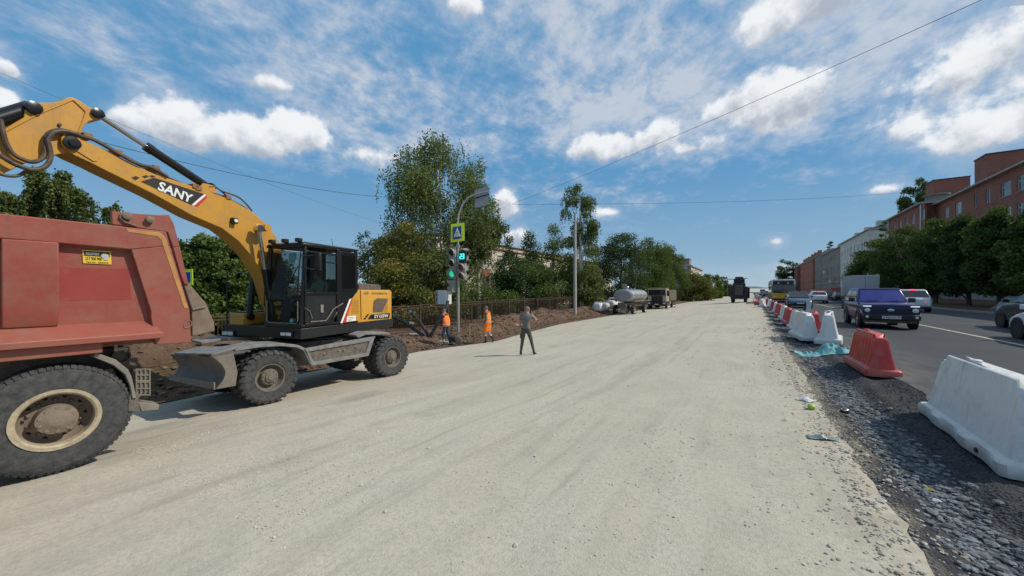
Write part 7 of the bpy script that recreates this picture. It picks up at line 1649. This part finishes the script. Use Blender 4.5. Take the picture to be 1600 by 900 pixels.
# orange worker walking left, seen from his left side
Jo = dict(pelvis=(0,0,.93), waist=(0,.01,1.08), chest=(0,.02,1.27), upchest=(0,.03,1.41), neck=(0,.05,1.50), head0=(0,.08,1.56), head1=(0,.10,1.63), head2=(0,.09,1.70), look=(0,1,-.1),
          shol=(-.18,.02,1.40), elbl=(-.22,-.03,1.13), wril=(-.20,.10,.92), palml=(-.19,.13,.85), shor=(.18,.02,1.40), elbr=(.22,-.06,1.14), wrir=(.20,.03,.91), palmr=(.19,.05,.84),
          hipl=(-.09,0,.88), knel=(-.10,.10,.50), ankl=(-.10,.04,.09), heell=(-.10,.02,.045), toel=(-.10,.20,.035), hipr=(.09,0,.88), kner=(.10,.02,.50), ankr=(.10,-.26,.16), heelr=(.10,-.30,.12), toer=(.10,-.16,.035))
def zo(a, b, u, c):
    if a.startswith('ank') or a.startswith('heel'): return M_BOOT
    if a in ('neck','head0','head1'): return M_SKIN
    if a.startswith('wri') : return M_SKIN
    if c.z < 1.02 and not (a.startswith('elb')): return M_ORG if c.z > .52 else (M_REFL if .33 < c.z < .40 or .44 < c.z < .49 else M_DCLO)
    if a.startswith('sho') or a.startswith('elb'): return M_DCLO if u < .0 else M_OLV
    return M_OLV
op = atG(762, 535.5); do_ = -ST*op.x+CT*op.y
ow = person('worker in an orange vest and orange shorts over dark trousers, walking on the gravel edge', op, math.radians(100), Jo, zo); ow.scale = (58*do_/F/1.77,)*3
hair(ow, Jo); vest(ow, Jo, M_ORG, .88, 1.44)
mb = MB()
for s_ in (1, -1):
    h_, k_ = Vector(Jo['hip'+('l' if s_ < 0 else 'r')]), Vector(Jo['kne'+('l' if s_ < 0 else 'r')]); mb = MB(); mb.tube([h_+Vector((0,0,.06)), h_.lerp(k_, .5), k_+Vector((0,0,.03))], [.135,.125,.115], 14); part('shorts_leg', mb, M_ORG, ow, world=False)
# first worker, standing beside the ducts
Jw = dict(pelvis=(0,0,.93), waist=(0,.0,1.07), chest=(0,.02,1.25), upchest=(0,.05,1.39), neck=(0,.09,1.48), head0=(0,.13,1.53), head1=(0,.16,1.60), head2=(0,.16,1.67), look=(0,1,-.3),
          shol=(-.18,.04,1.38), elbl=(-.23,.02,1.11), wril=(-.20,.14,.92), palml=(-.19,.18,.85), shor=(.18,.04,1.38), elbr=(.23,.00,1.11), wrir=(.20,.10,.90), palmr=(.19,.13,.83),
          hipl=(-.09,0,.88), knel=(-.12,.06,.49), ankl=(-.13,.0,.09), heell=(-.13,-.02,.045), toel=(-.13,.16,.035), hipr=(.09,0,.88), kner=(.11,-.02,.49), ankr=(.11,-.18,.09), heelr=(.11,-.20,.045), toer=(.11,-.04,.035))
def zw(a, b, u, c):
    if a.startswith('ank') or a.startswith('heel'): return M_BOOT
    if a in ('neck','head0','head1'): return M_SKIN
    if a.startswith('wri'): return M_REFL
    if c.z < .98 and not a.startswith('elb'): return M_JEAN if c.z > .30 or c.z < .2 else M_REFL
    return M_MARO
wp_ = atG(697, 540); dw = -ST*wp_.x+CT*wp_.y
w1 = person('worker in an orange vest, maroon sleeves and blue trousers beside the black ducts', wp_, math.radians(88), Jw, zw, extras='lr'); w1.scale = (57.5*dw/F/1.74,)*3
hair(w1, Jw, cap=M_CAP); vest(w1, Jw, M_ORG, .90, 1.42)
# small generator-like tool at his feet
tq = atG(709, 539.5); to = thing('hand_saw_machine', 'small dark wheeled power tool at the feet of the first worker', 'tool', (tq.x, tq.y, gz(tq.x, tq.y)), .4)
mb = MB(); mb.lathe([(.05,-.03),(.18,-.025),(.18,.025),(.05,.03)], (.22,0,.20), (0,1,0), 18); part('disc_guard', mb, M_STEEL, to, world=False); mb = MB(); mb.box(-.22, .12, -.11, .11, .16, .42); part('engine', mb, M_DCLO, to, .04, world=False); mb = MB(); mb.tube([(-.15,0,.4), (-.38,0,.62), (-.42,.0,.60)], .02, 6); part('handle', mb, M_DARK, to, world=False)
# excavator driver
Js = dict(pelvis=(0,0,.12), waist=(0,-.02,.26), chest=(0,.0,.44), upchest=(0,.03,.58), neck=(0,.06,.67), head0=(0,.09,.72), head1=(0,.11,.79), head2=(0,.10,.86), look=(-.3,1,-.2),
          shol=(-.19,.03,.57), elbl=(-.25,.12,.32), wril=(-.30,.36,.34), palml=(-.30,.44,.36), shor=(.19,.03,.57), elbr=(.25,.12,.32), wrir=(.30,.36,.34), palmr=(.30,.44,.36),
          hipl=(-.10,.03,.10), knel=(-.16,.46,.14), ankl=(-.15,.55,-.26), heell=(-.15,.53,-.30), toel=(-.15,.70,-.30), hipr=(.10,.03,.10), kner=(.16,.46,.14), ankr=(.15,.55,-.26), heelr=(.15,.53,-.30), toer=(.15,.70,-.30))
def zs_(a, b, u, c):
    if a.startswith('ank') or a.startswith('heel'): return M_BOOT
    if a in ('neck','head0','head1') or a.startswith('wri') or a.startswith('elb'): return M_SKIN
    if a.startswith('hip') or a.startswith('kne') or a == 'pelvis': return M_DCLO
    return M_LSHIRT
dv = person('driver in a pale green shirt seated inside the excavator cab', U(1.05, .56, 1.23), math.atan2(-e.y, -e.x)-PI/2, Js, zs_); hair(dv, Js, m=M_DCLO)
